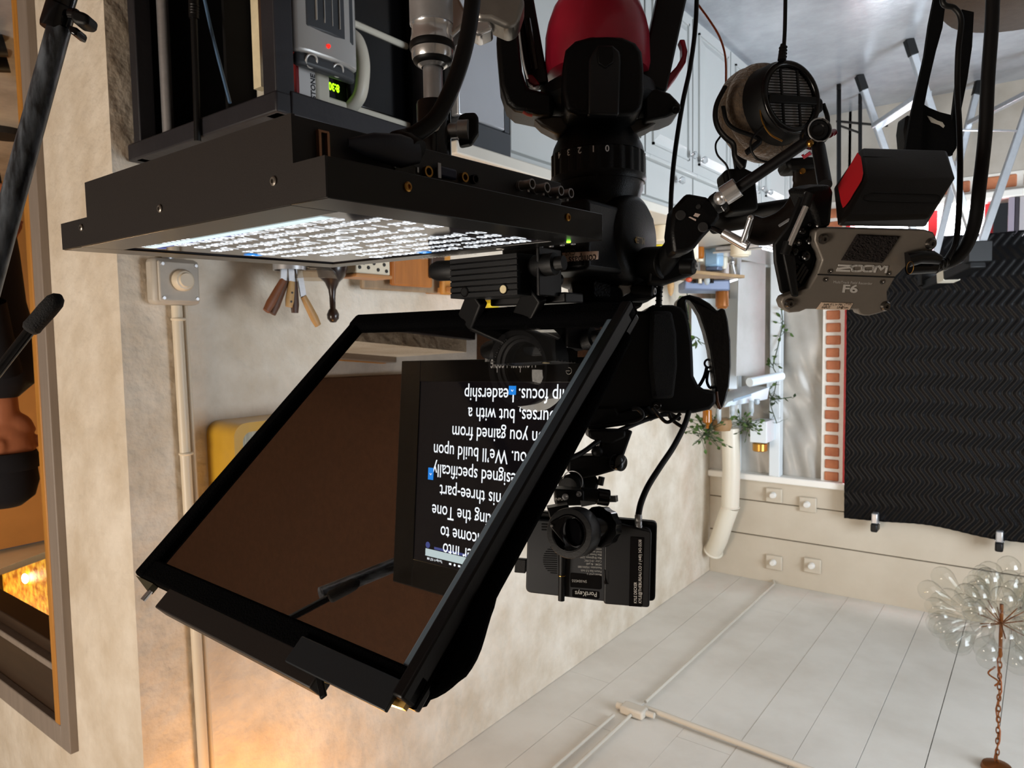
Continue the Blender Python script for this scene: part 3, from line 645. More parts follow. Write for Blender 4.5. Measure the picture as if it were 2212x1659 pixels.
for k, (x, y0, y1, w_, D, lab) in enumerate(((1553, 880, 915, 10, 3.95, 'longest glass vial standing on the shelf above the leafy plant'), (1582, 876, 900, 10, 4.0, 'short glass vial in the middle of the pale shelf'), (1623, 865, 898, 11, 4.1, 'glass vial at the window end of the pale shelf'), (1635, 862, 874, 12, 4.15, 'small round glass jar beside the vial at the window end'))):
    p, q = atD(x, y0, D), atD(x, y1, D); r_ = px(w_ / 2, D); q = Vector((p.x, p.y, q.z))
    MB().lathe([(r_ * 0.8, 0), (r_, (q.z - p.z) * 0.1), (r_, (q.z - p.z) * 0.75), (r_ * 0.6, (q.z - p.z) * 0.9), (r_ * 0.7, q.z - p.z)], p, (0, 0, 1), 14).build('glass_vial', JG, label=lab, cat='vial', group='glass vials on the pale shelf')
t = thing('amber_bottle', 'amber bottle standing on the pale shelf close to the camera strap', 'bottle', atD(1528, 895, 3.95))
p, q = atD(1528, 885, 3.95), atD(1528, 918, 3.95)
MB().lathe([(0.024, 0), (0.026, 0.01), (0.026, (q - p).length * 0.8), (0.01, q.z - p.z), (0.009, q.z - p.z + 0.02)], p, (0, 0, 1), 16).build('glass', mat('amber_glass', '#b46a12', 0.1, trans=0.4), t)
# plants
LEAF = mat('leaf_green', '#4f6b2a', 0.5, scale=30, color2='#2c4020')
LEAFD = mat('leaf_dark_green', '#2e4024', 0.5)
def leaf(mb, c, d, n, L, W):
    d = d.normalized(); s = d.cross(n).normalized(); n = s.cross(d)
    mb.add([c, c + d * L * 0.35 + s * W + n * W * 0.2, c + d * L * 0.75 + s * W * 0.7, c + d * L - n * W * 0.3, c + d * L * 0.75 - s * W * 0.7, c + d * L * 0.35 - s * W + n * W * 0.2], [(0, 1, 2, 3, 4, 5)])
rp = random.Random(11)
def plant(name, lab, spots, D, spread, n, L, m, pot=None):
    base = atD(spots[0][0], spots[0][1], D)
    t = thing(name, lab, 'plant', base)
    st, lf = MB(), MB()
    P = [atD(x, y, D) for x, y in spots]
    if len(P) > 1: st.tube(spline(P, 5), 0.003, 6)
    for k in range(n):
        f = rp.random() * (len(P) - 1); i = min(int(f), len(P) - 2) if len(P) > 1 else 0
        c = lerp(P[i], P[i + 1], f - i) if len(P) > 1 else P[0]
        off = Vector((rp.gauss(0, 1), rp.gauss(0, 1), rp.gauss(0, 0.8))) * spread
        d = off + Vector((rp.gauss(0, 1), rp.gauss(0, 1), rp.gauss(0, 0.6))) * 0.02
        e = c + off
        if spread > 0.015: st.tube([c, lerp(c, e, 0.5) + Vector((0, 0, 0.005)), e], 0.0015, 5)
        leaf(lf, e, d, Vector((rp.gauss(0, 1), rp.gauss(0, 1), 1)).normalized(), L * rp.uniform(0.7, 1.3), L * 0.3)
    st.build('stem', LEAFD, t); lf.build('leaves', m, t, fix=False, smooth=0)
    if pot: pot(t)
def pot1(t):
    c = atD(1560, 922, 4.0)
    MB().lathe([(0.03, -0.01), (0.05, 0.0), (0.055, 0.03), (0.045, 0.06), (0.0, 0.062)], c + Vector((0, 0, -0.04)), (0, 0, 1), 20).build('pot', mat('brown_pot', '#8a6a45', 0.6), t)
plant('shelf_fern', 'bushy green plant spilling from the pale shelf toward the stove pipe', [(1545, 905), (1530, 925), (1515, 945)], 4.0, 0.042, 95, 0.032, LEAF, pot1)
plant('shelf_fern', 'green plant on the pale shelf at the window side of the brown pot', [(1590, 905), (1612, 915), (1622, 925)], 4.05, 0.04, 60, 0.03, LEAF)
plant('trailing_vine', 'thin trailing vine climbing the white window post', [(1688, 665), (1690, 700), (1680, 750), (1670, 790), (1678, 812), (1672, 850), (1664, 870), (1678, 915)], 4.3, 0.02, 34, 0.034, LEAF)
plant('trailing_vine', 'sparse vine tendril on the plastic sheeting below the pale shelf', [(1660, 842), (1668, 860), (1680, 862), (1710, 858)], 4.28, 0.018, 16, 0.03, LEAFD)
plant('leafy_cutting', 'single green cutting seen through the camera hand strap', [(1482, 610), (1486, 660), (1490, 735), (1502, 728), (1512, 734)], 4.0, 0.012, 10, 0.06, LEAF)
c = atD(1642, 962, 4.3)
MB().lathe([(0.035, 0.0), (0.045, 0.01), (0.045, 0.05), (0.04, 0.055), (0.0, 0.055)], c - Vector((0, 0, 0.02)), (0, 0, 1), 20).build('brass_cup', BRASS, label='small brass cup above the pale shelf against the window sheeting', cat='cup')
p, q = atY(1665, 935, 4.40), atY(1650, 1018, 4.40)
MB().box((c.x - 0.05, c.y - 0.04, c.z - 0.15), (c.x + 0.05, YB - 0.05, c.z - 0.0205)).build('white_bracket', WFR, label='white bracket box on the window post above the pale shelf', cat='bracket', bevel=0.004)
# counter clutter at the far end
def jar(name, lab, cat, x, y0, y1, w_, D, m, prof=None, parts=None, base=None):
    p, q = atD(x, y0, D), atD(x, y1, D); h = q.z - p.z; r_ = px(w_ / 2, D)
    if base is not None: p.z = base
    elif p.z < 0.8235: p.z = 0.8235
    pr = prof or [(0.9, 0), (1, 0.06), (1, 0.85), (0.75, 0.95), (0.78, 1.0), (0, 1.0)]
    if parts:
        t = thing(name, lab, cat, p); MB().lathe([(r_ * a, h * b) for a, b in pr], p, (0, 0, 1), 20).build('body', m, t); parts(t, p, h, r_); return t
    return MB().lathe([(r_ * a, h * b) for a, b in pr], p, (0, 0, 1), 20).build(name, m, label=lab, cat=cat, origin=p)
def lidp(m, z=1.0):
    def f(t, p, h, r_): MB().lathe([(r_ * 0.85, 0), (r_ * 0.85, 0.012), (0, 0.012)], p + Vector((0, 0, h * z)), (0, 0, 1), 18).build('lid', m, t)
    return f
ZR = atD(1500, 601, 3.6).z
r1, r2 = atD(1425, 601, 3.38), atD(1556, 601, 3.76)
t = thing('counter_riser', 'wooden riser shelf carrying the grey blue tray on the far counter', 'shelf', (r1.x, r1.y, 0.8225))
rd = Vector((r2.x - r1.x, r2.y - r1.y, 0)); rs = Vector((0, 0, 1)).cross(rd).normalized(); rm = Vector(((r1.x + r2.x) / 2, (r1.y + r2.y) / 2, ZR - 0.009))
MB().obox(rm, rd / 2, rs * 0.14, Vector((0, 0, 0.008))).build('top', mat('riser_wood', '#a98a62', 0.5, noise=0.3, scale=6), t, bevel=0.002)
for i_ in (-0.46, 0.46):
    for j_ in (-0.12, 0.12):
        q = rm + rd * i_ + rs * j_; MB().box((q.x - 0.008, q.y - 0.008, 0.8225), (q.x + 0.008, q.y + 0.008, ZR - 0.017)).build('leg', ALU, t)
CREAM = mat('cream_ceramic', '#ddd3bd', 0.35)
LBL = mat('pale_blue_enamel', '#9fc0da', 0.35)
GBL = mat('grey_blue_metal', '#6d7890', 0.4, 0.3)
CPR = mat('copper_brown', '#8a5424', 0.35, 0.3)
TAN = mat('tan_basket', '#b99669', 0.7, noise=0.3, scale=40)
YEL = mat('lemon_yellow', '#d9c62a', 0.5)
jar('amber_jar', 'amber jar beside the clamp jaw on the far counter', 'jar', 1511, 530, 556, 20, 3.5, mat('amber_jar', '#9a5a1c', 0.2), parts=lidp(CREAM))
p = atD(1538, 530, 3.6); q = atD(1538, 576, 3.6)
t = thing('blue_canister', 'pale blue canister standing behind the recorder clamp', 'canister', p)
MB().box((p.x - 0.045, p.y - 0.03, p.z), (p.x + 0.03, p.y + 0.05, q.z)).build('body', LBL, t, bevel=0.01)
MB().box((p.x - 0.04, p.y - 0.025, q.z), (p.x + 0.025, p.y + 0.045, q.z + 0.02)).build('lid', GBL, t, bevel=0.005)
jar('white_cup', 'tall white cup to the window side of the pale blue canister', 'cup', 1563, 528, 566, 17, 3.7, CREAM)
jar('pink_bottle', 'pale pink bottle standing over the white cup on the far counter', 'bottle', 1567, 568, 606, 15, 3.85, mat('pale_pink_plastic', '#cbbdb6', 0.4))
t = thing('tall_faucet', 'white jointed faucet pipe at the far sink', 'faucet', atD(1580, 528, 3.75))
MB().tube(pxs([(1580, 528), (1581, 566), (1588, 600)], 3.75), 0.010, 12).build('pipe', CHROME, t); MB().ball(atD(1581, 566, 3.75), 0.016).build('joint', CHROME, t)
MB().bar(atD(1565, 612, 3.75), atD(1592, 603, 3.75), 0.03, 0.012).build('spout', CHROME, t)
p, q = atD(1478, 603, 3.7), atD(1578, 603, 3.7); p.z = q.z = ZR + 0.001; h = px(24, 3.7); u = Vector((0, 0, 1))
t = thing('coffee_grinder_tray', 'grey blue tray with small black and white vessels on the far counter', 'tray', p)
dv = FWD * 0.14
MB().hexa([p, q, q + u * h, p + u * h * 0.9], [p + dv, q + dv, q + dv + u * h, p + dv + u * h * 0.9]).build('tray', GBL, t, bevel=0.01)
for k, x in enumerate((1503, 1512, 1537)): MB().cyl(atD(x, 598, 3.68), atD(x, 612, 3.68), 0.012, n=14).build('vessel', BLKG if k != 1 else CREAM, t)
MB().ball(atD(1527, 606, 3.66), (0.016, 0.016, 0.024)).build('glass_stopper', JG, t)
jar('copper_pot', 'copper brown pot standing on the tray next to the hand strap', 'pot', 1560, 630, 668, 28, 3.75, CPR, base=ZR + 0.001 + px(24, 3.7))
jar('orange_tomato', 'orange red tomato beside the grey blue tray', 'tomato', 1488, 603, 614, 14, 3.52, mat('tomato_red', '#b5482c', 0.35), base=ZR, prof=[(0.3, 0), (0.9, 0.2), (1, 0.5), (0.85, 0.8), (0.3, 1), (0, 0.95)])
jar('wooden_pestle', 'small tan wooden pestle over the thin black cable connector', 'pestle', 1449, 612, 655, 15, 3.44, TAN, base=ZR, prof=[(0.4, 0), (0.9, 0.3), (1, 0.55), (0.7, 0.85), (0.2, 1), (0, 1)])
jar('lemon', 'yellow lemon resting by the wooden pestle', 'lemon', 1440, 612, 630, 15, 3.40, YEL, base=ZR, prof=[(0.1, 0), (0.7, 0.2), (1, 0.5), (0.7, 0.8), (0.1, 1)])
jar('lemon', 'yellow lemon low beside the round tripod head housing', 'lemon', 1424, 522, 541, 24, 3.0, YEL, prof=[(0.1, 0), (0.7, 0.2), (1, 0.5), (0.7, 0.8), (0.1, 1)])
pp = atX(1062, 640, 1.70)
MB().box((1.62, pp.y - 0.30, pp.z - 0.02), (XW - 0.001, pp.y + 0.25, pp.z - 0.0005)).build('wall_shelf', WOODC, label='short wooden wall shelf behind the ribbed prompter block', cat='shelf', bevel=0.003)
jar('lemon', 'bright yellow lemon seen under the ribbed prompter block', 'lemon', 1062, 640, 672, 40, (pp - EYE).dot(FWD), YEL, base=pp.z, prof=[(0.1, 0), (0.7, 0.2), (1, 0.5), (0.7, 0.8), (0.1, 1)])
jar('bread_basket', 'cream basket on the counter behind the round head housing', 'basket', 1432, 455, 490, 60, 2.8, CREAM, prof=[(0.8, 0), (1, 0.3), (1.05, 0.9), (0.95, 1.0), (0.0, 0.9)])
jar('bread_loaf', 'tan loaf over the cream basket behind the head housing', 'loaf', 1432, 490, 505, 56, 2.85, TAN, prof=[(0.7, 0), (1, 0.2), (0.95, 0.7), (0.5, 1), (0, 1)])
jar('steel_bowl', 'grey steel bowl above the tan loaf behind the head housing', 'bowl', 1430, 506, 522, 54, 2.9, STEEL, prof=[(0.4, 0), (0.8, 0.3), (1, 1), (0.95, 1.0), (0, 0.6)])
for k, (x, y0, y1, w_, D, m, lab) in enumerate(((1478, 455, 512, 60, 3.1, CREAM, 'wide cream crock behind the clamp handle'), (1600, 500, 528, 44, 3.4, CREAM, 'cream bowl behind the silver clamp handle'), (1672, 505, 520, 26, 3.5, mat('orange_sponge', '#cf9a3c', 0.8), 'orange sponge on the far sink rim'))):
    jar('counter_crock' if k < 2 else 'sponge', lab, 'crock' if k < 2 else 'sponge', x, y0, y1, w_, D, m)
a, b = atZ(1592, 527, 0.8255), atD(1705, 524, 4.0)
b = Vector((b.x, b.y, 0.8255)); a.z = b.z = 0.8255
t = thing('sink_basin', 'shiny steel sink rim at the far end of the counter', 'sink', a)
MB().bar(a + u * 0.014, b + u * 0.014, 0.22, 0.026).build('basin', STEEL, t, bevel=0.008); MB().bar(a + u * 0.032, b + u * 0.032, 0.24, 0.008).build('rim', CHROME, t)
# the grey sheet-metal splash panel beyond the sink, seen between strap and window post
p0, p1, p2, p3 = atD(1596, 566, 4.05), atD(1654, 566, 4.25), atD(1652, 812, 4.25), atD(1590, 812, 4.05)
MB().prism([p0, p1, p2, p3], FWD * 0.012).build('steel_backsplash', mat('galvanised_sheet', '#b6b7b6', 0.38, 0.25, scale=4, color2='#a2a19d'), label='grey metal splash panel standing beyond the far sink', cat='panel')
p0, p1, p2, p3 = atD(1494, 645, 4.27), atD(1592, 645, 4.27), atD(1592, 840, 4.27), atD(1494, 840, 4.27)
MB().prism([p0, p1, p2, p3], FWD * 0.01).build('window_light_panel', mat('pale_window_light', '#c9d3da', 0.4), label='pale panel standing for window light on the wall behind the camera hand strap', cat='panel')  # bluish window light on the wall, put in as a pale panel
# ------------------------------------------------------------------ glass bubble chandelier
def thin_glass(name, tint, gl, rough=0.02):
    m = bpy.data.materials.new(name); m.use_nodes = True; nt = m.node_tree; nt.nodes.clear()
    o = nt.nodes.new('ShaderNodeOutputMaterial'); mx = nt.nodes.new('ShaderNodeMixShader')
    tr = nt.nodes.new('ShaderNodeBsdfTransparent'); g = nt.nodes.new('ShaderNodeBsdfGlossy')
    tr.inputs[0].default_value = tint + (1,); g.inputs['Roughness'].default_value = rough
    lw = nt.nodes.new('ShaderNodeLayerWeight'); lw.inputs[0].default_value = gl
    rp_ = nt.nodes.new('ShaderNodeMath'); rp_.operation = 'POWER'; rp_.inputs[1].default_value = 1.0
    nt.links.new(lw.outputs['Fresnel'], rp_.inputs[0])
    ge = nt.nodes.new('ShaderNodeNewGeometry'); om = nt.nodes.new('ShaderNodeMath'); om.operation = 'SUBTRACT'; om.inputs[0].default_value = 1.0
    ml = nt.nodes.new('ShaderNodeMath'); ml.operation = 'MULTIPLY'; nt.links.new(ge.outputs['Backfacing'], om.inputs[1])
    nt.links.new(rp_.outputs[0], ml.inputs[0]); nt.links.new(om.outputs[0], ml.inputs[1]); nt.links.new(ml.outputs[0], mx.inputs[0]); nt.links.new(tr.outputs[0], mx.inputs[1]); nt.links.new(g.outputs[0], mx.inputs[2])
    nt.links.new(mx.outputs[0], o.inputs['Surface'])
    return m
BUB = thin_glass('bubble_glass', (0.955, 0.958, 0.95), 0.34, 0.04)
DC = 2.5
c0 = atD(2163, 1335, DC)
t = thing('bubble_chandelier', 'chandelier of clear glass bubbles hanging on a brass chain', 'chandelier', c0)
rc = random.Random(5)
N = 84
proto = None
for k in range(N):
    zz = 1 - 2 * (k + 0.5) / N; ph = k * 2.399963
    d = Vector((math.sqrt(1 - zz * zz) * math.cos(ph), math.sqrt(1 - zz * zz) * math.sin(ph), zz))
    d = (d + Vector((rc.gauss(0, .1), rc.gauss(0, .1), rc.gauss(0, .08)))).normalized()
    if d.z > 0.86: continue
    R_ = (0.135 if k % 4 else 0.085) + rc.uniform(-0.02, 0.03)
    c = c0 + Vector((d.x * R_ * 1.25, d.y * R_ * 1.25, d.z * R_ * 0.95))
    s = rc.uniform(0.85, 1.15); a = d.orthogonal().normalized(); b = d.cross(a)
    mb = MB(); r0 = 0.038 * s; L = 0.066 * s
    mb.lathe([(0.004, -L * 0.9), (0.007, -L * 0.7), (r0 * 0.6, -L * 0.2), (r0 * 0.92, L * 0.15), (r0, L * 0.4), (r0 * 0.9, L * 0.68), (r0 * 0.6, L * 0.88), (r0 * 0.25, L * 0.98), (0.0, L)], c, d, 18, caps=False)
    mb.build('glass_bubble', BUB, t, smooth=180)
RUST = mat('aged_brass', '#7d4a22', 0.4, 0.7)
mb = MB(); c = atD(2150, 1440, DC); mb.tube(spline([c, c + Vector((0.02, 0, 0.03)), c + Vector((-0.01, 0, 0.05)), c + Vector((0.0, 0.0, 0.07))], 5), 0.003, 8)
for k in range(14):
    a = 2 * math.pi * k / 14; mb.tube([c0 + Vector((0, 0, 0.02)), c0 + Vector((math.cos(a) * 0.07, math.sin(a) * 0.07, 0.05 * math.sin(k * 2)))], 0.002, 6)
mb.cyl(c0 + Vector((0, 0, -0.05)), c0 + Vector((0, 0, 0.14)), 0.006, n=10).build('armature', RUST, t)
mb = MB(); z = c0.z + 0.13; k = 0
while z < ZC - 0.01:
    p = Vector((c0.x, c0.y, z))
    ax_ = Vector((1, 0, 0)) if k % 2 else Vector((0, 1, 0)); pp = []
    for i in range(14):
        a = 2 * math.pi * i / 14; pp.append(p + ax_.cross(Vector((0, 0, 1))) * 0.0055 * math.cos(a) + Vector((0, 0, 0.013 * math.sin(a))))
    mb.tube(pp, 0.0021, 6, closed=True); z += 0.020; k += 1
mb.build('chain', RUST, t)
MB().tube([Vector((c0.x + 0.008 * math.sin(i * 1.3), c0.y + 0.006 * math.cos(i * 1.1), c0.z + 0.12 + i * (ZC - c0.z - 0.12) / 12)) for i in range(13)], 0.0025, 8).build('cord', mat('brown_cord', '#8a4b20', 0.5), t)
MB().lathe([(0.05, 0), (0.045, -0.015), (0.012, -0.025), (0.0, -0.025)], (c0.x, c0.y, ZC), (0, 0, 1), 20).build('ceiling_rose', RUST, t)
# round stool close to the camera on the floor side
c = atD(2250, -42, 1.5)
t = thing('round_stool', 'round taupe stool seat low at the side of the recorder cables', 'stool', (c.x, c.y, 0))
MB().lathe([(0.0, 0.0), (0.17, 0.0), (0.19, 0.02), (0.19, 0.06), (0.175, 0.08), (0.0, 0.085)], (c.x, c.y, c.z - 0.045), (0, 0, 1), 40).build('seat', mat('taupe_felt', '#5c5149', 0.9, noise=0.2, scale=60, bump=0.2, bscale=300), t, smooth=60)
for k in range(4):
    a = math.radians(45 + 90 * k); q = Vector((c.x + 0.11 * math.cos(a), c.y + 0.11 * math.sin(a), c.z - 0.05))
    MB().tube([Vector((c.x + 0.19 * math.cos(a), c.y + 0.19 * math.sin(a), 0)), q], [0.012, 0.016], 12).build('leg', DARKW, t)
# ------------------------------------------------------------------ beyond the doorway
OCH = mat('ochre_cabinet_front', '#a9793f', 0.5, noise=0.15, scale=4)
t = thing('side_room_cabinet', 'ochre cabinet with small round knob beyond the doorway', 'cabinet', (5.0, 2.4, 0))
p = atY(38, 562, 2.20)
MB().box((3.6, 2.21, 0), (6.38, 2.7, p.z + 0.42)).build('body', OCH, t, smooth=0)
for k in range(3): MB().box((3.65 + k * 1.0, 2.195, p.z - 0.14), (4.63 + k * 0.86, 2.212, p.z + 0.5 if k > 5 else p.z + 0.16)).build('drawer', OCH, t, bevel=0.004)
for k in range(3): MB().box((3.65 + k * 1.0, 2.195, 0.1), (4.63 + k * 0.86, 2.212, p.z - 0.16)).build('door', OCH, t, bevel=0.004)
MB().lathe([(0.012, 0), (0.012, 0.015), (0.024, 0.02), (0.02, 0.035), (0, 0.038)], p, (0, -1, 0), 14).build('knob', TRIMW, t)
p = atY(2, 235, 1.6)
MB().lathe([(0.02, 0.34), (0.11, 0.33), (0.16, 0.24), (0.19, 0.1), (0.17, 0.0), (0.0, 0.0)], (p.x, 1.6, p.z - 0.17), (0, 0, 1), 24).build('black_bag', mat('bag_black', '#0c0b10', 0.8), label='black bag lying on the floor side of the ochre cabinet', cat='bag')
# amber glass lamp
t = thing('amber_lamp', 'glowing amber glass lamp panel beyond the doorway', 'lamp', atY(66, 1300, 1.30))
q = [atY(x, y, 1.30) for x, y in ((2, 1236), (125, 1190), (128, 1402), (12, 1352))]
AG = mat('amber_mottled_glass', '#d98a12', 0.35, emit='#e08a08', estr=0.85, bump=0.5, bscale=70)
nt = AG.node_tree; bs = nt.nodes['Principled BSDF']; n_ = nt.nodes.new('ShaderNodeTexNoise'); n_.inputs['Scale'].default_value = 26; n_.inputs['Detail'].default_value = 5
tc = nt.nodes.new('ShaderNodeTexCoord'); r_ = nt.nodes.new('ShaderNodeValToRGB'); nt.links.new(tc.outputs['Object'], n_.inputs['Vector']); nt.links.new(n_.outputs['Fac'], r_.inputs['Fac'])
r_.color_ramp.elements[0].color = lin('#7a3c00') + (1,); r_.color_ramp.elements[1].color = lin('#ffc43c') + (1,); r_.color_ramp.elements[0].position = .38; r_.color_ramp.elements[1].position = .64
nt.links.new(r_.outputs['Color'], bs.inputs['Emission Color'])
MB().prism(q, (0, 0.02, 0)).build('glass_panel', AG, t, bevel=0.004)
MB().ball(atY(54, 1250, 1.285), (0.028, 0.012, 0.024)).build('bulb', mat('bulb_glow', '#fff6dd', 0.3, emit='#fff2cc', estr=14.0), t)
mb = MB()
for i in range(4): mb.bar(q[i], q[(i + 1) % 4], 0.03, 0.03, (0, 1, 0))
mb.build('frame', DARKW, t)
MB().bar((q[2] + q[3]) / 2 + Vector((0, 0.03, 0)), Vector(((q[2].x + q[3].x) / 2, 1.33, ZC)), 0.02, 0.02, (0, 1, 0)).build('hanger', DARKW, t)
# person beyond the doorway
SKIN = mat('skin', '#b5704e', 0.5, noise=0.08, scale=20)
SHIRT = mat('black_shirt_cotton', '#14131a', 0.9, noise=0.2, scale=40)
hc = atY(8, 965, 1.0)
hc = Vector((hc.x, hc.y, hc.z))
fx, fy = Vector((-0.34, 0.94, 0)), Vector((-0.94, -0.34, 0))       # facing, sideways
ax3 = (fy, fx, Vector((0, 0, 1)))
t = thing('person', 'person in black shirt and black knit cap standing beyond the doorway', 'person', (hc.x, hc.y, 0))
mb = MB(); Z = Vector((0, 0, 1)); hz = hc.z
mb.ball(hc, (0.085, 0.105, 0.13), 24, 18, ax3)
mb.ball(hc + fx * 0.035 - Z * 0.07, (0.06, 0.07, 0.065), 18, 12, ax3)
mb.ball(hc + fx * 0.112 - Z * 0.015, (0.014, 0.02, 0.026), 12, 10, ax3)
for s in (-1, 1): mb.ball(hc + fy * 0.088 * s - Z * 0.01 - fx * 0.01, (0.012, 0.024, 0.034), 12, 8, ax3)
mb.ball(hc + fx * 0.10 - Z * 0.062, (0.024, 0.012, 0.009), 12, 8, ax3)
for s in (-1, 1): mb.ball(hc + fx * 0.09 + fy * 0.034 * s + Z * 0.012, (0.018, 0.012, 0.01), 12, 8, ax3)
sh = hz - 0.27
mb.tube([hc - Z * 0.06, hc - Z * 0.16, hc - Z * 0.25 - fx * 0.02], [0.062, 0.058, 0.075], 18)
mb.tube([Vector((hc.x, hc.y, sh + 0.03)), Vector((hc.x, hc.y, sh - 0.1)), Vector((hc.x, hc.y, sh - 0.3)), Vector((hc.x, hc.y, sh - 0.5)), Vector((hc.x, hc.y, sh - 0.62))], [0.12, 0.185, 0.155, 0.165, 0.15], 24, flat=0.68, flatdir=fx)
hip = sh - 0.58
for s in (-1, 1):
    a = Vector((hc.x, hc.y, sh - 0.04)) + fy * 0.18 * s
    e = Vector((hc.x, hc.y, sh - 0.34)) + fy * 0.24 * s; w = Vector((hc.x, hc.y, sh - 0.57)) + fy * 0.23 * s + fx * 0.08
    mb.tube([a, lerp(a, e, .5), e, lerp(e, w, .4), w], [0.06, 0.05, 0.042, 0.042, 0.028], 14)
    mb.ball(w + Vector((0, 0, -0.05)) + fx * 0.015, (0.02, 0.042, 0.05), 12, 10, ax3)
    for f in range(4): mb.tube([w + Vector((0, 0, -0.08)) + fx * (-0.012 + 0.018 * f), w + Vector((0, 0, -0.125 - (0.02 if f in (1, 2) else 0.008))) + fx * (-0.002 + 0.018 * f), w + Vector((0, 0, -0.155 - (0.02 if f in (1, 2) else 0.004))) + fx * (0.01 + 0.016 * f)], [0.009, 0.0085, 0.007], 8)
    mb.tube([w + Vector((0, 0, -0.04)) + fx * 0.045, w + Vector((0, 0, -0.075)) + fx * 0.065, w + Vector((0, 0, -0.10)) + fx * 0.07], [0.011, 0.010, 0.008], 8)
    h_ = Vector((hc.x, hc.y, hip)) + fy * 0.09 * s; kn = Vector((hc.x, hc.y, hip * 0.53)) + fy * 0.1 * s + fx * 0.02; an = Vector((hc.x, hc.y, 0.09)) + fy * 0.1 * s
    mb.tube([h_, lerp(h_, kn, .4), kn, lerp(kn, an, .35), an], [0.095, 0.085, 0.058, 0.056, 0.04], 16)
    mb.ball(Vector((an.x, an.y, 0.045)) + fx * 0.06, (0.045, 0.13, 0.042), 14, 10, ax3)
def lean(mb_):
    for p in mb_.v:
        if p.z < sh: p.x += (sh - p.z) * 0.24
    return mb_
body = lean(mb).build('body', SKIN, t, fix=True)
md = body.modifiers.new('remesh', 'REMESH'); md.mode = 'VOXEL'; md.voxel_size = 0.009; md.use_smooth_shade = True
md = body.modifiers.new('smooth', 'SMOOTH'); md.factor = 0.5; md.iterations = 3
mb = MB()
mb.tube([Vector((hc.x, hc.y, sh + 0.075)), Vector((hc.x, hc.y, sh + 0.02)), Vector((hc.x, hc.y, sh - 0.1)), Vector((hc.x, hc.y, sh - 0.3)), Vector((hc.x, hc.y, sh - 0.5)), Vector((hc.x, hc.y, sh - 0.66))], [0.085, 0.17, 0.215, 0.18, 0.185, 0.18], 28, flat=0.7, flatdir=fx, caps=False)
for s in (-1, 1):
    a = Vector((hc.x, hc.y, sh - 0.03)) + fy * 0.15 * s; e = Vector((hc.x, hc.y, sh - 0.29)) + fy * 0.235 * s
    mb.tube([a, lerp(a, e, .5), e], [0.085, 0.075, 0.07], 18, caps=False)
lean(mb).build('shirt', SHIRT, t, smooth=60)
mb = MB()
for s in (-1, 1):
    h_ = Vector((hc.x, hc.y, hip + 0.02)) + fy * 0.09 * s; kn = Vector((hc.x, hc.y, hip * 0.53)) + fy * 0.1 * s + fx * 0.02; an = Vector((hc.x, hc.y, 0.1)) + fy * 0.1 * s
    mb.tube([h_, lerp(h_, kn, .4), kn, an], [0.115, 0.1, 0.08, 0.07], 18, caps=False)
lean(mb).build('trousers', SHIRT, t, smooth=60)
mb = MB(); cc = hc + Z * 0.04 - fx * 0.01
mb.lathe([(0.118, -0.02), (0.126, 0.0), (0.126, 0.045), (0.118, 0.05), (0.122, 0.10), (0.105, 0.16), (0.06, 0.195), (0.0, 0.205)], cc, Z, 32)
mb.build('knit_cap', SHIRT, t, smooth=60)
mb = MB()
for s in (-1, 1):
    mb.tube(spline([Vector((hc.x, hc.y, 0.0)) + fy * 0.1 * s + fx * -0.05 + Z * 0.03, Vector((hc.x, hc.y, 0.045)) + fy * 0.1 * s + fx * 0.06, Vector((hc.x, hc.y, 0.03)) + fy * 0.1 * s + fx * 0.19], 5), 0.052, 14, flat=0.9)
lean(mb).build('shoes', BLKR, t)
# ================================================================== teleprompter
def _rz(a): return Matrix.Rotation(a, 3, 'Z')
MR = _rz(0.0294) @ Matrix.Rotation(-0.0129, 3, 'X') @ Matrix.Rotation(0.0118, 3, 'Y')
MB0 = Vector((0.3721, 0.2991, H - 0.091))
MW, MD = 0.4389, 0.336
def lp(x, y, z): return MB0 + MR @ Vector((x, y, z))
def lbox(mb, lo, hi):
    (a, b, c), (d, e, f) = lo, hi
    return mb.hexa([lp(a, b, c), lp(d, b, c), lp(d, e, c), lp(a, e, c)], [lp(a, b, f), lp(d, b, f), lp(d, e, f), lp(a, e, f)])
LX, LY, LZ = MR @ Vector((1, 0, 0)), MR @ Vector((0, 1, 0)), MR @ Vector((0, 0, 1))
LIPM = mat('bezel_black_satin', '#0b0a0a', 0.28, noise=0.1, scale=200)
t = thing('prompter_monitor', 'flat black prompter monitor lying screen up with lit script text', 'monitor', lp(MW / 2, MD / 2, -0.0595))
sx0, sx1, sy0, sy1 = 0.043, 0.3935, 0.0425, 0.3025
FL = 0.0268
mb = MB()
lbox(mb, (sx0 - 0.002, 0, -FL), (sx1 + 0.002, sy0 - 0.002, 0)); lbox(mb, (sx0 - 0.002, sy1 + 0.002, -FL), (sx1 + 0.002, MD, 0))
lbox(mb, (0, 0, -FL), (sx0 - 0.002, MD, 0)); lbox(mb, (sx1 + 0.002, 0, -FL), (MW, MD, 0))
mb.build('bezel', LIPM, t, bevel=0.0008)
mb = MB(); lbox(mb, (0.0365, 0.0015, -0.0595), (0.3735, MD - 0.02, -FL)); mb.build('housing', BRNM, t, bevel=0.001)
mb = MB(); mb.hexa([lp(0.0, -0.0012, -FL), lp(MW, -0.0012, -FL), lp(MW, -0.0012, -0.0006), lp(0.0, -0.0012, -0.0006)], [lp(0.0, 0.0004, -FL), lp(MW, 0.0004, -FL), lp(MW, 0.0004, -0.0006), lp(0.0, 0.0004, -0.0006)])
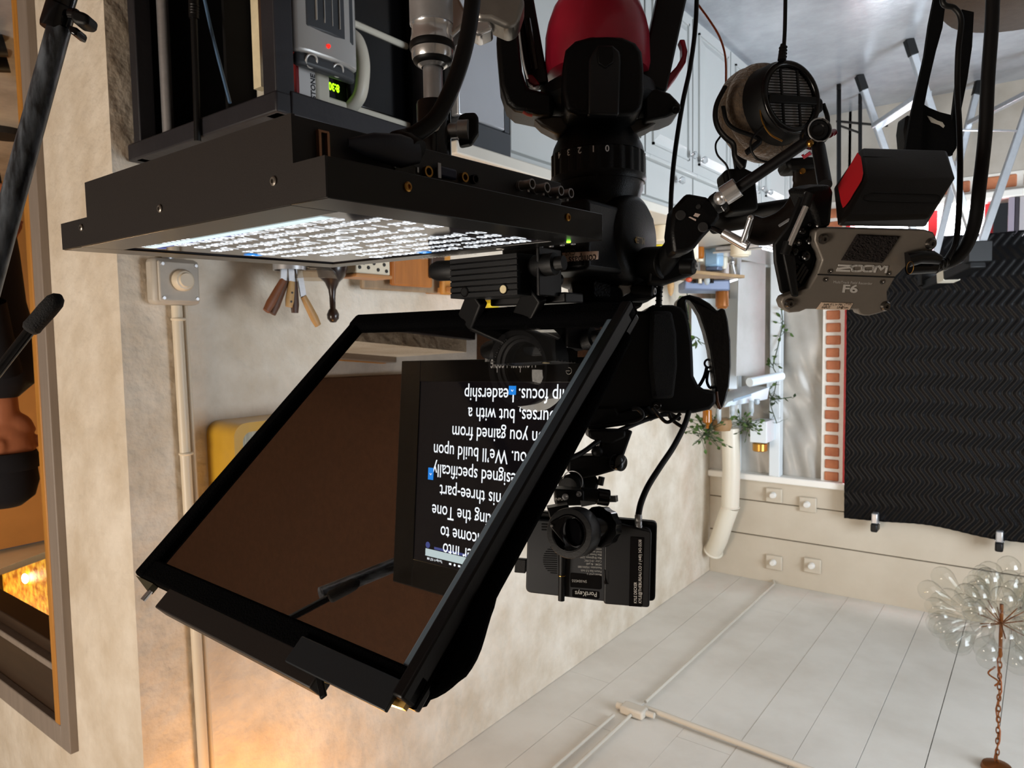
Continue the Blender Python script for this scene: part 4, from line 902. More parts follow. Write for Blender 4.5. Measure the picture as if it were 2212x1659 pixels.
mb.hexa([lp(0.0345, -0.0012, -0.0595), lp(0.3735, -0.0012, -0.0595), lp(0.3735, -0.0012, -FL), lp(0.0345, -0.0012, -FL)], [lp(0.0345, 0.0016, -0.0595), lp(0.3735, 0.0016, -0.0595), lp(0.3735, 0.0016, -FL), lp(0.0345, 0.0016, -FL)])
mb.build('side_plate', BRNM, t)
mb = MB(); lbox(mb, (sx0 - 0.002, sy0 - 0.002, -0.008), (sx1 + 0.002, sy1 + 0.002, -0.0016))
scr = mb.build('screen', mat('screen_dark_glass', '#060607', 0.07, emit='#3a3338', estr=0.16), t, smooth=0)
GLOW = mat('script_white_text', '#101010', 0.4, emit='#f2f8ff', estr=1.7)
GLOWB = mat('script_blue_marker', '#101010', 0.4, emit='#1e86e6', estr=1.5)
GLOWV = mat('script_violet_line', '#101010', 0.4, emit='#5560a8', estr=0.9)
def stext(mb, s, xr, yb, size, xs):
    """right-aligned line; its top points to the front edge so the mirror glass turns it upright"""
    mb.text(s, lp(xr, yb, -0.0012), LX, -LY, size=size, xs=xs, align='RIGHT', bold=0.004)
mb = MB()
LINES = [('and how to move deeper into', .3345, .0690), ('instructional leadership. Welcome to', .3408, .0966), ('Part 1 of Course C: Setting the Tone', .360, .1256), ('with the Smart Card. This three-part', .345, .1553), ('series was designed specifically', .3615, .1841),
         ('for leaders like you. We\u2019ll build upon', .362, .2131), ('the foundation you gained from', .325, .2412), ('the previous courses, but with a', .2945, .2685), ('leadership focus. Leadership', .303, .2960)]
for s, xr, yb in LINES[1:]: stext(mb, s, xr, yb, 0.0268, 0.80)
stext(mb, LINES[0][0], LINES[0][1], LINES[0][2] + 0.004, 0.0268, 0.80)
mb.build('script_text', GLOW, scr, smooth=0, fix=False)
mb = MB()
lbox(mb, (0.075, 0.0496, -0.0013), (0.3700, 0.0600, -0.0011)); mb.build('title_bar', mat('script_pale_bar', '#101010', 0.4, emit='#dff3f5', estr=1.05), scr, smooth=0)
mb = MB(); mb.text('Tue Apr 9  9:57 AM', lp(0.366, 0.0478, -0.0012), LX, -LY, size=0.0052, xs=0.75, align='RIGHT', bold=0.01)
for k, x in enumerate((0.318, 0.309, 0.300, 0.291, 0.281, 0.272)):
    if k % 2: mb.lathe([(0.0018, 0), (0.0018, 0.0002), (0.0010, 0.0002), (0.0010, 0.0)], lp(x, 0.0458, -0.0013), LZ, 16)
    else: lbox(mb, (x - 0.0022, 0.0445, -0.0013), (x + 0.0022, 0.0472, -0.0011))
mb.build('menu_bar_text', GLOW, scr, smooth=0, fix=False)
mb = MB(); lbox(mb, (0.207, 0.2876, -0.0011), (0.2195, 0.2995, -0.0008)); lbox(mb, (0.3595, 0.1606, -0.0011), (0.3705, 0.178, -0.0008)); mb.build('blue_marker', GLOWB, scr, smooth=0)
mb = MB()
for x, y in ((0.2133, 0.2935), (0.365, 0.169)):
    mb.bar(lp(x - 0.002, y + 0.001, -0.0007), lp(x, y - 0.0015, -0.0007), 0.0007, 0.0002); mb.bar(lp(x + 0.002, y + 0.001, -0.0007), lp(x, y - 0.0015, -0.0007), 0.0007, 0.0002)
mb.build('marker_arrow', GLOW, scr, smooth=0)
mb = MB(); lbox(mb, (0.20, 0.0612, -0.0013), (0.352, 0.0648, -0.00125)); mb.lathe([(0.0045, 0), (0.0045, 0.0003), (0.0036, 0.0003), (0.0036, 0)], lp(0.3655, 0.0655, -0.0013), LZ, 24); mb.build('violet_line', GLOWV, scr, smooth=0)
MB().text('Prompter People\u2122', lp(0.2650, 0.3235, 0.0003), LX, LY, width=0.090, size=0.027, align='RIGHT').build('maker_name', mat('bright_white_ink', '#ffffff', 0.5), t, smooth=0)
mb = MB(); mb.torus(lp(0.1206, 0.319, 0.0003), LZ, 0.0042, 0.0004, 24, 6, 0.6, 2 * math.pi - 0.6); mb.bar(lp(0.1250, 0.319, 0.0004), lp(0.1188, 0.319, 0.0004), 0.0007, 0.0003)
mb.build('input_symbol', WHITEINK, t, smooth=0)
SCRW = mat('screw_steel', '#8c857d', 0.35, 0.8)
def screw(mb, c, n, r): mb.lathe([(r, 0), (r, r * 0.35), (r * 0.75, r * 0.55), (r * 0.45, r * 0.55), (r * 0.4, r * 0.1), (0, r * 0.1)], c, n, 18, caps=False)
for x in (0.0569, 0.2232, 0.3865):
    mb = MB(); screw(mb, lp(x, -0.0012, -0.018), -LY, 0.0034); mb.build('screw', SCRW, t)
for y in (0.0697, 0.2732):
    mb = MB(); screw(mb, lp(0.0, y, -0.0166), -LX, 0.0036); mb.build('screw', BRASS, t)
mb = MB(); lbox(mb, (0.0330, 0.0195, -0.052), (0.0370, 0.0215, -0.031)); lbox(mb, (0.0330, 0.0265, -0.052), (0.0370, 0.0285, -0.031)); lbox(mb, (0.0335, 0.0195, -0.053), (0.0370, 0.0285, -0.0515)); mb.build('latch_slot', mat('copper_edge', '#a97f62', 0.35, 0.7), t)
X = 0.0365
def ring(y, z, r0, r1, m, nm, L=0.004):
    MB().lathe([(r0, 0), (r0, L), (r1, L), (r1, 0.0)], lp(X, y, z), -LX, 18, caps=False).build(nm, m, t)
mb = MB(); lbox(mb, (X - 0.004, 0.136, -0.0475), (X, 0.158, -0.0385)); mb.build('vga_port', mat('vga_blue', '#1f2440', 0.4), t, bevel=0.002)
mb = MB(); lbox(mb, (X - 0.0048, 0.134, -0.049), (X - 0.0035, 0.1375, -0.037)); mb.build('port_shell', STEEL, t)
ring(0.1245, -0.0405, 0.0045, 0.003, BRASS, 'audio_jack'); ring(0.1677, -0.0425, 0.0042, 0.0026, BRASS, 'audio_jack'); ring(0.1812, -0.043, 0.0040, 0.003, BLKG, 'audio_jack')
mb = MB(); lbox(mb, (X - 0.0015, 0.0905, -0.043), (X, 0.112, -0.036)); mb.build('hdmi_port', BLKG, t)
for y in (0.0895, 0.1135): mb = MB(); lbox(mb, (X - 0.002, y, -0.0425), (X, y + 0.0015, -0.0385)); mb.build('port_edge', STEEL, t)
for k, y in enumerate((0.2464, 0.2700, 0.2930, 0.3130)):
    if k == 3: y = 0.3105
    b = MB().lathe([(0.0048, 0), (0.0048, 0.003), (0.0044, 0.003), (0.0044, 0.014), (0.0048, 0.014), (0.0048, 0.016), (0.0036, 0.016), (0.0034, 0.004)], lp(X, y, -0.0465), -LX, 20, caps=False).build('bnc_connector', STEEL, t)
    MB().cyl(lp(X - 0.003, y, -0.0465), lp(X - 0.013, y, -0.0465), 0.0012, n=8).build('pin', BRASS, b)
    MB().cyl(lp(X - 0.011, y, -0.0415), lp(X - 0.011, y, -0.0395), 0.0012, n=8).build('lug', STEEL, b)
b = MB().lathe([(0.0022, 0), (0.0020, 0.0012), (0.0, 0.0014)], lp(0.028, 0.316, 0.0), LZ, 14).build('power_light', mat('green_lamp', '#60e010', 0.3, emit='#7dff20', estr=9.0), t)
# ------------------------------------------------------------------ glass and hood
PYAW, PTH, PC = math.radians(3.0), math.radians(47.75), 0.6599
GN = Vector((math.sin(PYAW) * math.cos(PTH), -math.cos(PYAW) * math.cos(PTH), -math.sin(PTH)))
GP0 = Vector((0.56, PC, H))
GXA = Vector((math.cos(PYAW), math.sin(PYAW), 0)); GYA = GN.cross(GXA); GYA = GYA if GYA.z > 0 else -GYA
P4 = Vector((0.349, 0.679, H - 0.0274)); P4 = P4 - GN * (P4 - GP0).dot(GN)
GWD, GHT = 0.467, 0.440
def gp(x, y, z=0.0): return P4 + GXA * x + GYA * y + GN * z
def gbox(mb, lo, hi):
    (a, b, c), (d, e, f) = lo, hi
    return mb.hexa([gp(a, b, c), gp(d, b, c), gp(d, e, c), gp(a, e, c)], [gp(a, b, f), gp(d, b, f), gp(d, e, f), gp(a, e, f)])
t = thing('prompter_hood', 'tilted beam splitter glass in black frame with cloth hood over the monitor', 'teleprompter hood', gp(GWD / 2, 0, 0))
m = bpy.data.materials.new('beam_splitter_glass'); m.use_nodes = True; nt = m.node_tree; nt.nodes.clear()
o_ = nt.nodes.new('ShaderNodeOutputMaterial'); mx = nt.nodes.new('ShaderNodeMixShader'); tr = nt.nodes.new('ShaderNodeBsdfTransparent'); gl = nt.nodes.new('ShaderNodeBsdfGlossy')
tr.inputs[0].default_value = (0.9, 0.9, 0.9, 1); gl.inputs['Roughness'].default_value = 0.0; gl.inputs[0].default_value = (1, 0.99, 0.98, 1); mx.inputs[0].default_value = 0.62
nt.links.new(tr.outputs[0], mx.inputs[1]); nt.links.new(gl.outputs[0], mx.inputs[2]); nt.links.new(mx.outputs[0], o_.inputs['Surface'])
MB().quad(gp(0.02, 0.02), gp(GWD - 0.02, 0.02), gp(GWD - 0.02, GHT - 0.02), gp(0.02, GHT - 0.02)).build('glass', m, t, smooth=0, fix=False)
# frame bars: bottom, top, two sides; soft felt lip around the glass
mb = MB(); gbox(mb, (0, -0.006, -0.012), (GWD, 0.020, 0.010)); mb.build('bottom_bar', BLKF, t, bevel=0.006, seg=3)
mb = MB(); gbox(mb, (0, GHT - 0.024, -0.010), (GWD, GHT, 0.006)); mb.build('top_bar', BLKF, t, bevel=0.003)
mb = MB(); gbox(mb, (0, 0, -0.014), (0.012, GHT, 0.012)); mb.build('side_bar', BLK, t, bevel=0.002)
mb = MB(); gbox(mb, (GWD - 0.022, 0, -0.012), (GWD, GHT, 0.008)); mb.build('side_bar', BLKF, t, bevel=0.004)
# inner face of the near side bar has bluish reflected light put into its colour
mb = MB(); gbox(mb, (0.012, 0.012, -0.03), (0.025, GHT - 0.012, 0.004)); mb.build('inner_trim', mat('trim_bluish_lit', '#5b6873', 0.28), t, bevel=0.002)
LC = Vector((0.520, 0.700, H + 0.038)); LA = Vector((0.045, -1.0, 0.0)).normalized()     # lens front centre, axis toward the talent
# cloth hood from the frame to the lens
rim = []
for k in range(16): rim.append((0.0 + GWD * k / 16, GHT))
for k in range(14): rim.append((GWD, GHT - GHT * k / 14))
for k in range(16): rim.append((GWD - GWD * k / 16, 0.0))
for k in range(14): rim.append((0.0, GHT * k / 14))
rhood = random.Random(4)
rings = []
for s, bulge in ((0.0, 0.0), (0.02, 0.012), (0.10, 0.018), (0.30, 0.02), (0.62, 0.01), (1.0, 0.0)):
    R_ = []
    for k, (x, y) in enumerate(rim):
        p = gp(x, y, -0.004)
        d = (p - gp(GWD / 2, GHT / 2)).normalized()
        q = LC - LA * 0.03
        ang = math.atan2((p - gp(GWD / 2, GHT / 2)).dot(GYA), (p - gp(GWD / 2, GHT / 2)).dot(GXA))
        side = LA.cross(Vector((0, 0, 1))).normalized()
        side = side if side.dot(GXA) > 0 else -side
        e = q + side * math.cos(ang) * 0.058 + Vector((0, 0, 1)) * math.sin(ang) * 0.058
        w = 0.010 * math.sin(k * 1.7) * s * (1 - s) * 2
        lowbulge = bulge * (0.25 if y < 0.05 else 1.0)
        R_.append(lerp(p, e, s) + (-GN) * lowbulge + d * (w if y > 0.05 else 0))
    rings.append(R_)
n = len(rim)
MB().add([p for r_ in rings for p in r_], [(k * n + j, k * n + (j + 1) % n, (k + 1) * n + (j + 1) % n, (k + 1) * n + j) for k in range(len(rings) - 1) for j in range(n)]).build('cloth_hood', BLKF, t, smooth=70, solid=0.002)
# bunched cloth at the top corner next to the camera and along the near side
mb = MB(); pts = [gp(0.008, 0.03, -0.012), gp(0.004, 0.12, -0.012), gp(0.002, 0.22, -0.012), gp(0.002, 0.30, -0.013), gp(0.002, 0.345, -0.014), gp(-0.001, 0.385, -0.022), gp(0.004, 0.412, -0.018), gp(0.02, GHT - 0.010, -0.01)]
mb.tube(spline(pts, 5), [0.011] * 20 + [0.0125] * 8 + [0.011] * 8, 12); mb.build('cloth_roll', BLKF, t, smooth=80)
# tray along the top edge with latch, and the bare glass edge
mb = MB(); gbox(mb, (0.0985, GHT - 0.002, -0.012), (GWD - 0.087, GHT + 0.021, 0.006)); mb.build('top_tray', BRNM, t, bevel=0.0015)
mb = MB(); gbox(mb, (0.01, GHT - 0.012, 0.006), (0.14, GHT + 0.012, 0.010)); mb.build('corner_plate', mat('slate_plastic', '#1e2226', 0.4), t, bevel=0.001)
mb = MB(); gbox(mb, (0.100, GHT + 0.006, -0.004), (0.132, GHT + 0.018, 0.004)); mb.bar(gp(0.106, GHT + 0.004, 0.006), gp(0.078, GHT + 0.022, 0.006), 0.006, 0.003, GN); mb.build('latch', BLKM, t, bevel=0.001)
EDGE = mat('acrylic_edge_amber_lit', '#e2b96a', 0.12, trans=0.35, ior=1.45)  # amber lamp glow in the edge is put into its colour
mb = MB(); mb.hexa([gp(0.002, GHT - 0.002, -0.002), gp(0.105, GHT + 0.001, -0.002), gp(0.105, GHT + 0.012, -0.002), gp(0.002, GHT + 0.004, -0.002)], [gp(0.002, GHT - 0.002, 0.003), gp(0.105, GHT + 0.001, 0.003), gp(0.105, GHT + 0.012, 0.003), gp(0.002, GHT + 0.004, 0.003)]); mb.build('glass_edge', EDGE, t, smooth=0)
mb = MB(); mb.hexa([gp(GWD - 0.002, GHT + 0.001, -0.004), gp(GWD - 0.048, GHT + 0.001, -0.004), gp(GWD - 0.048, GHT + 0.010, -0.004)], [gp(GWD - 0.002, GHT + 0.001, 0.004), gp(GWD - 0.048, GHT + 0.001, 0.004), gp(GWD - 0.048, GHT + 0.010, 0.004)]); mb.build('corner_gusset', mat('olive_metal', '#6a6450', 0.4, 0.4), t)
mb = MB(); mb.cyl(gp(GWD - 0.047, GHT + 0.008, 0.0), gp(GWD - 0.047, GHT + 0.020, 0.0), 0.003, n=10); mb.build('hinge_pin', CHROME, t)
# cloth flap tucked over the bottom bar
mb = MB(); pts = [gp(GWD + 0.0, 0.002, -0.01), gp(GWD - 0.05, -0.004, -0.016), gp(GWD - 0.11, -0.016, -0.022), gp(GWD - 0.16, -0.012, -0.02), gp(GWD - 0.20, 0.0, -0.012)]
mb.tube(spline(pts, 5), 0.014, 10, flat=0.6); mb.build('cloth_flap', BLKF, t, smooth=80)
# ------------------------------------------------------------------ ribbed block and rails under the glass
t = thing('rail_block', 'ribbed black block with two round holes under the prompter glass', 'rail block', Vector((0.515, 0.65, H - 0.10)))
XA, XB, ZA, ZB_, YF = 0.467, 0.5655, H - 0.0925, H - 0.0455, 0.63
z0 = [ZA, ZB_]
mb = MB(); k = 7; dz = (ZB_ - ZA) / k
prof = []
for i in range(k):
    z = ZA + i * dz
    prof += [(YF, z + 0.0006), (YF, z + dz - 0.0009), (YF + 0.002, z + dz - 0.0006), (YF + 0.002, z + dz + 0.0002)]
prof = prof[:-2] + [(YF + 0.05, ZB_), (YF + 0.05, ZA)]
mb.prism([(XA, y, z) for y, z in prof], (XB - XA, 0, 0)); mb.build('body', BLKM, t, bevel=0.0006)
for x, mm, nm in ((0.5431, mat('hole_black', '#000000', 0.9), 'hole'), (0.486, mat('cream_plug', '#d8c79c', 0.5), 'plug')):
    c = Vector((x, YF - 0.0006, H - 0.0530)); MB().lathe([(0.0047, 0), (0.0045, 0.0012), (0.0, 0.0012)], c + Vector((0, 0.0006, 0)), (0, -1, 0), 20).build(nm, mm, t)
    MB().torus(c + Vector((0, 0.0004, 0)), (0, -1, 0), 0.0052, 0.0008, 24, 6).build('hole_ring', BLKG, t)
def hk(p0, p1, prof, m, nm): 
    p0, p1 = Vector(p0), Vector(p1); L = (p1 - p0).length; MB().lathe([(r, h * L) for r, h in prof], p0, p1 - p0, 24).build(nm, m, t)
hk((0.564, 0.655, H - 0.0815), (0.612, 0.652, H - 0.083), [(0.006, 0), (0.006, .18), (0.011, .2), (0.0125, .3), (0.0125, .85), (0.010, 1.0)], BLKM, 'end_knob')
hk((0.469, 0.655, H - 0.078), (0.425, 0.66, H - 0.080), [(0.007, 0), (0.010, .12), (0.0125, .2), (0.0125, .75), (0.008, .78), (0.008, 1.0)], BLKM, 'end_knob')
MB().box((0.448, 0.645, H - 0.098), (0.452, 0.69, H - 0.045)).build('clamp_plate', BLK, t, bevel=0.001)
for x in (0.548, 0.462):
    a = Vector((x, 0.66, H - 0.05)); b = Vector((x + 0.035, 0.68, H - 0.020)); MB().bar(a, b, 0.028, 0.012, (0, 1, 0)).build('strut', BLKM, t, bevel=0.002)
MB().box((0.44, 0.685, H - 0.050), (0.55, 0.725, H - 0.038)).build('rail_plate', BLK, t, bevel=0.002)
for x in (0.475, 0.535): MB().cyl((x, 0.681, H - 0.068), (x, 0.725, H - 0.068), 0.0075, n=18).build('rod', BLK, t)
for k in range(4):
    p = atD(1143 + 0, 549, .75) if False else Vector((0.452 - k * 0.014, 0.655, H - 0.0975)); MB().cyl(p, p + Vector((0, 0, -0.006)), 0.0026, n=10).build('screw', STEEL, t)
# ------------------------------------------------------------------ stand carrying the monitor
SD = 0.72
def sz(y): return atD(935, y, SD).z
cc = atD(937, 250, SD); SXY = (cc.x, cc.y)
def V3(z, dx=0, dy=0): return Vector((SXY[0] + dx, SXY[1] + dy, z))
t = thing('light_stand', 'silver light stand with black sleeve holding up the prompter monitor', 'light stand', V3(0.0))
zt = lp(0.15, 0.3, -0.0600).z
def col(prof, m, nm, n=40): MB().lathe([(px(r, SD), sz(y)) for y, r in prof], (SXY[0], SXY[1], 0), (0, 0, 1), n, caps=False).build(nm, m, t, smooth=40)
col([(-40, 46), (4, 46), (8, 43), (14, 42), (17, 44), (58, 43), (62, 45), (66, 43), (84, 44), (90, 46), (98, 46)], CHROME, 'column')
col([(98, 44), (100, 48), (106, 49), (112, 48), (115, 44)], BLKR, 'o_ring')
col([(113, 42), (114, 45), (130, 44), (140, 38), (146, 30), (150, 24)], CHROME, 'collar')
col([(132, 40), (134, 42), (139, 40), (144, 34), (145, 30)], BLKR, 'o_ring')
col([(146, 20), (148, 21), (226, 21), (226, 0)], STEEL, 'spigot')
MB().lathe([(0.0165, sz(222)), (0.0172, sz(226)), (0.0172, zt)], (SXY[0], SXY[1], 0), (0, 0, 1), 32, caps=True).build('sleeve', BLKG, t)
# T-knob on the sleeve
c = atD(975, 283, SD); d = (PR * 1.0 + FWD * -0.15).normalized()
a = V3(c.z) + d * 0.014
MB().lathe([(0.0075, 0), (0.0075, 0.010), (0.010, 0.012), (0.010, 0.022), (0.0, 0.022)], a, d, 20).build('knob_shaft', STEEL, t)
k0 = [atD(x, y, SD - 0.004) for x, y in ((993, 246), (1005, 242), (1027, 241), (1033, 252), (1033, 285), (1018, 308), (992, 313), (990, 303), (991, 280), (986, 268))]
MB().prism(k0, FWD * 0.014).build('wing_knob', BLKM, t, bevel=0.0025)
MB().lathe([(0.006, 0), (0.006, 0.002), (0.0, 0.003)], V3(atD(935, 285, SD).z) - FWD * 0.0165 + PR * 0.002, -FWD, 16).build('set_screw', CHROME, t)
# cast yoke branching off the column
y0 = [atD(x, y, SD - 0.008) for x, y in ((955, -20), (985, -20), (1012, 34), (1030, 42), (1058, 40), (1066, 62), (1035, 76), (1020, 68), (1004, 52), (978, 78), (962, 100), (950, 92), (948, 40))]
MB().prism(y0, FWD * 0.026).build('yoke', CHROME, t, bevel=0.004, seg=3)
y0 = [atD(x, y, SD - 0.012) for x, y in ((1010, -20), (1122, -20), (1135, 0), (1120, 48), (1098, 60), (1060, 42), (1032, 42), (1020, 20))]
MB().prism(y0, FWD * 0.034).build('yoke_block', mat('cast_aluminium', '#97938e', 0.35, 0.8, noise=0.2, scale=30), t, bevel=0.005, seg=3)
MB().lathe([(0.020, 0.05), (0.022, sz(60))], (SXY[0], SXY[1], 0), (0, 0, 1), 24).build('lower_column', STEEL, t)
for k in range(3):
    a = math.radians(100 + 120 * k); q = V3(0.026, 0.45 * math.cos(a), 0.45 * math.sin(a)); MB().tube([V3(0.55), lerp(V3(0.35), q, .4) + Vector((0, 0, .05)), q], 0.012, 12).build('leg', STEEL, t)
# power cable of the monitor
t = thing('monitor_cable', 'thick black cable with moulded plug in the side of the prompter monitor', 'cable', atD(960, 150, 0.56))
pts = [atD(862, 302, .545), atD(905, 285, .55), atD(945, 250, .555), atD(980, 180, .56), atD(1005, 100, .565), atD(1020, 10, .57), atD(1026, -90, .58), atD(1020, -220, .6)]
MB().tube(spline(pts, 6), 0.0066, 16).build('wire', BLKR, t, smooth=80)
pts = [lp(0.030, 0.042, -0.0475), lp(0.024, 0.06, -0.047), lp(0.02, 0.082, -0.047), lp(0.018, 0.098, -0.049)]
MB().tube([pts[0], pts[1], pts[2], pts[3]], [0.003, 0.010, 0.0125, 0.009], 14, flat=0.55, flatdir=LX).build('plug', mat('plug_grey_blue', '#262a35', 0.42), t, smooth=60)
MB().tube([pts[3], lerp(pts[3], atD(862, 302, .545), .6), atD(862, 302, .545), atD(880, 296, .547)], [0.0095, 0.0098, 0.009, 0.0066], 16).build('strain_relief', BLKR, t)
# ================================================================== video camera, head and tripod
# --- lens
side = LA.cross(Vector((0, 0, 1))).normalized()
t = thing('camera_lens', 'black zoom lens with white engraved ring behind the prompter glass', 'lens', LC + Vector((0, 0, -0.046)))
LNS = mat('lens_black', '#1b1b1e', 0.4)
MB().lathe([(0.0465, 0.002), (0.0475, 0.0), (0.0475, -0.020), (0.043, -0.03), (0.043, -0.12), (0.038, -0.13)], LC, LA, 56, caps=False).build('barrel', LNS, t)
MB().lathe([(0.0465, 0.002), (0.041, -0.002), (0.040, -0.006), (0.036, -0.0075), (0.0355, -0.011), (0.032, -0.012), (0.031, -0.016)], LC, LA, 56, caps=False).build('front_ring', mat('lens_ring_charcoal', '#303033', 0.45), t)
MB().lathe([(0.0315, -0.016), (0.022, -0.0125), (0.01, -0.0105), (0.0, -0.010)], LC, LA, 48, caps=False).build('front_element', mat('coated_glass', '#040706', 0.03, coat=1.0), t, smooth=180)
def arc_text(s, r, a0, da, o, n, up, h, mb, off=0.0):
    sx = n.cross(up).normalized(); 
    for i, ch in enumerate(s):
        a = math.radians(a0 + da * i); d = sx * math.cos(a) + up * math.sin(a); tx = (sx * math.sin(a) - up * math.cos(a))
        if ch != ' ': mb.text(ch, o + d * r + n * off, tx, d, height=h, align='CENTER')
mb = MB(); U = Vector((0, 0, 1)); sx = -LA.cross(U).normalized()
def rtext(s, r, a0, da, h, flip=False):
    for i, ch in enumerate(s):
        a = math.radians(a0 - da * i); d = sx * math.cos(a) + U * math.sin(a); tx = sx * math.sin(a) - U * math.cos(a)
        if flip: pass
        if ch != ' ': mb.text(ch, LC + d * r - LA * 0.0012, tx, d, height=h, align='CENTER')
rtext('0.41m/1.35ft', 0.0385, 350, 4.6, 0.0022); rtext('FE 1.4/50 GM', 0.0385, 108, 4.4, 0.0020); rtext('72', 0.0385, 215, 5, 0.0022)
mb.build('engraving', WHITEINK, t, smooth=0)
# --- camera body
t = thing('video_camera', 'black video camera with side grip behind the prompter hood', 'camera', atD(1400, 665, 1.0))
CD = 0.975
bo = [(1262, 712), (1300, 690), (1372, 671), (1398, 672), (1404, 662), (1412, 658), (1455, 658), (1474, 664), (1484, 676), (1491, 700), (1497, 740), (1499, 780), (1500, 812), (1510, 832), (1522, 840), (1547, 845), (1549, 870), (1535, 885), (1500, 893), (1435, 893), (1405, 884), (1372, 886), (1330, 900), (1262, 895)]
MB().prism([atD(x, y, CD) for x, y in bo], FWD * 0.085).build('body', BLKM, t, bevel=0.005, seg=3)
MB().prism([atD(x, y, CD - 0.012) for x, y in ((1408, 672), (1452, 672), (1462, 720), (1464, 790), (1456, 860), (1412, 862), (1404, 780))], FWD * 0.014).build('grip_panel', mat('grip_rubber', '#08080a', 0.75, bump=0.5, bscale=900), t, bevel=0.004)
hs = [(1462, 668), (1463, 650), (1474, 640), (1490, 636), (1512, 642), (1534, 655), (1551, 672), (1558, 665), (1567, 668), (1573, 690), (1579, 735), (1580, 790), (1576, 835), (1568, 866), (1561, 882), (1552, 884), (1546, 872), (1546, 840), (1541, 800), (1534, 755), (1524, 715), (1512, 680), (1500, 660), (1487, 645), (1483, 651), (1486, 672), (1490, 692), (1478, 688)]
MB().prism([atD(x, y, CD + 0.01) for x, y in hs], FWD * 0.022).build('hand_strap', mat('strap_leather_black', '#0e0c0c', 0.35, bump=0.1, bscale=200), t, bevel=0.003)
MB().torus(atD(1531, 785, CD + 0.03), FWD + PR * 0.4, px(9, CD), px(2.5, CD), 24, 8).tube(spline(pxs([(1527, 793), (1522, 812), (1514, 828), (1506, 838)], CD + 0.03), 4), px(4, CD), 8).tube(spline(pxs([(1538, 800), (1543, 822), (1535, 838), (1527, 824), (1530, 800)], CD + 0.03), 4), px(3.2, CD), 8).build('strap_ring', BLKM, t)
MB().tube(pxs([(1548, 846), (1550, 866), (1556, 884)], CD + 0.008), px(3, CD), 8).build('leather_edge', mat('tan_leather_edge', '#7a5540', 0.5), t)
c = atD(1418, 876, CD - 0.002); MB().lathe([(px(10, CD), 0), (px(10, CD), 0.002), (px(8, CD), 0.003), (0, 0.003)], c, -FWD, 20).build('button', BLKG, t)
MB().bar(atD(1413, 876, CD - 0.0055), atD(1417, 874, CD - 0.0055), 0.0008, 0.0004).bar(atD(1417, 874, CD - 0.0055), atD(1422, 877, CD - 0.0055), 0.0008, 0.0004).build('button_mark', WHITEINK, t)
tp = [(1262, 880), (1330, 880), (1336, 893), (1392, 880), (1404, 895), (1384, 910), (1340, 918), (1290, 928), (1262, 930)]
MB().prism([atD(x, y, CD - 0.005) for x, y in tp], FWD * 0.06).build('top_plate', BLKM, t, bevel=0.003)
MB().cyl(atD(1396, 880, CD), atD(1412, 905, CD), px(9, CD), n=16).build('mic_port', BLKM, t)
# cables at the camera top
CA = [(1468, 905, .97), (1440, 895, .965), (1400, 905, .955), (1350, 925, .94), (1300, 948, .925), (1262, 975, .91), (1235, 988, .90)]
def cable(name, lab, pts, w, D, group=None, m=BLKR, cat='cable', n=6, extra=None):
    P = spline(pxs(pts, D), n)
    if extra:
        t_ = thing(name, lab, cat, P[-1], group); MB().tube(P, px(w / 2, D), 12).build('wire', m, t_, smooth=80); extra(t_); return t_
    return MB().tube(P, px(w / 2, D), 12).build(name, m, label=lab, cat=cat, group=group, smooth=80)
cable('looped_cable', 'black cable arching from the camera top down behind the prompter frame', CA + [(1215, 990, .895)], 11, .93)
cable('looped_cable', 'black cable lying flat along the camera top under the arching one', [(1270, 925), (1320, 918), (1370, 910), (1388, 898), (1380, 884), (1365, 882)], 10, .94)
cable('looped_cable', 'short black cable loop hanging over the hand grip end of the camera', [(1410, 880), (1424, 898), (1440, 912), (1456, 905), (1470, 893)], 8, .95)
cable('looped_cable', 'short black cable between the camera top and the monitor lead', [(1444, 893), (1450, 905), (1462, 915), (1478, 925)], 8, .955)
def plug1(t_):
    a, b = atD(1379, 1110, .85), atD(1379, 1148, .85)
    MB().lathe([(px(6, .85), 0), (px(8, .85), 0.002), (px(8, .85), 0.008), (px(7.3, .85), 0.0085), (px(8, .85), 0.0095), (px(8, .85), 0.0135), (px(9, .85), 0.014), (px(9, .85), (b - a).length)], a, b - a, 24).build('connector', STEEL, t_)
cable('monitor_lead', 'black lead with silver connector going into the field monitor', [(1488, 890, .97), (1478, 920, .95), (1455, 965, .92), (1425, 1010, .89), (1400, 1050, .87), (1385, 1085, .855), (1379, 1112, .85)], 13, .9, extra=plug1)
# --- monitor arm on the camera
t = thing('articulated_arm', 'black articulated arm holding the field monitor above the camera', 'monitor arm', atD(1320, 935, .93))
AD = 0.92
MB().prism([atD(x, y, AD) for x, y in ((1271, 928), (1352, 930), (1352, 945), (1320, 960), (1296, 956), (1272, 946))], FWD * 0.045).build('shoe', BLKM, t, bevel=0.003)
MB().prism([atD(x, y, AD + .005) for x, y in ((1302, 930), (1368, 930), (1352, 975), (1342, 1005), (1320, 1005), (1290, 985))], FWD * 0.03).build('upright', BLKM, t, bevel=0.003)
a, b = atD(1230, 1002, AD - .01), atD(1330, 1002, AD)
MB().prism([atD(x, y, AD - .005) for x, y in ((1228, 985), (1300, 984), (1338, 990), (1342, 1000), (1334, 1016), (1292, 1028), (1252, 1036), (1226, 1020))], FWD * 0.035).build('cross_tube', BLKM, t, bevel=0.008, seg=3)
MB().lathe([(px(10, AD), 0), (px(18, AD), 0.003), (px(18, AD), 0.012), (px(8, AD), 0.014), (0, 0.014)], atD(1328, 998, AD - .006), (PR * .7 - FWD).normalized(), 24).build('end_cap', BLKG, t)
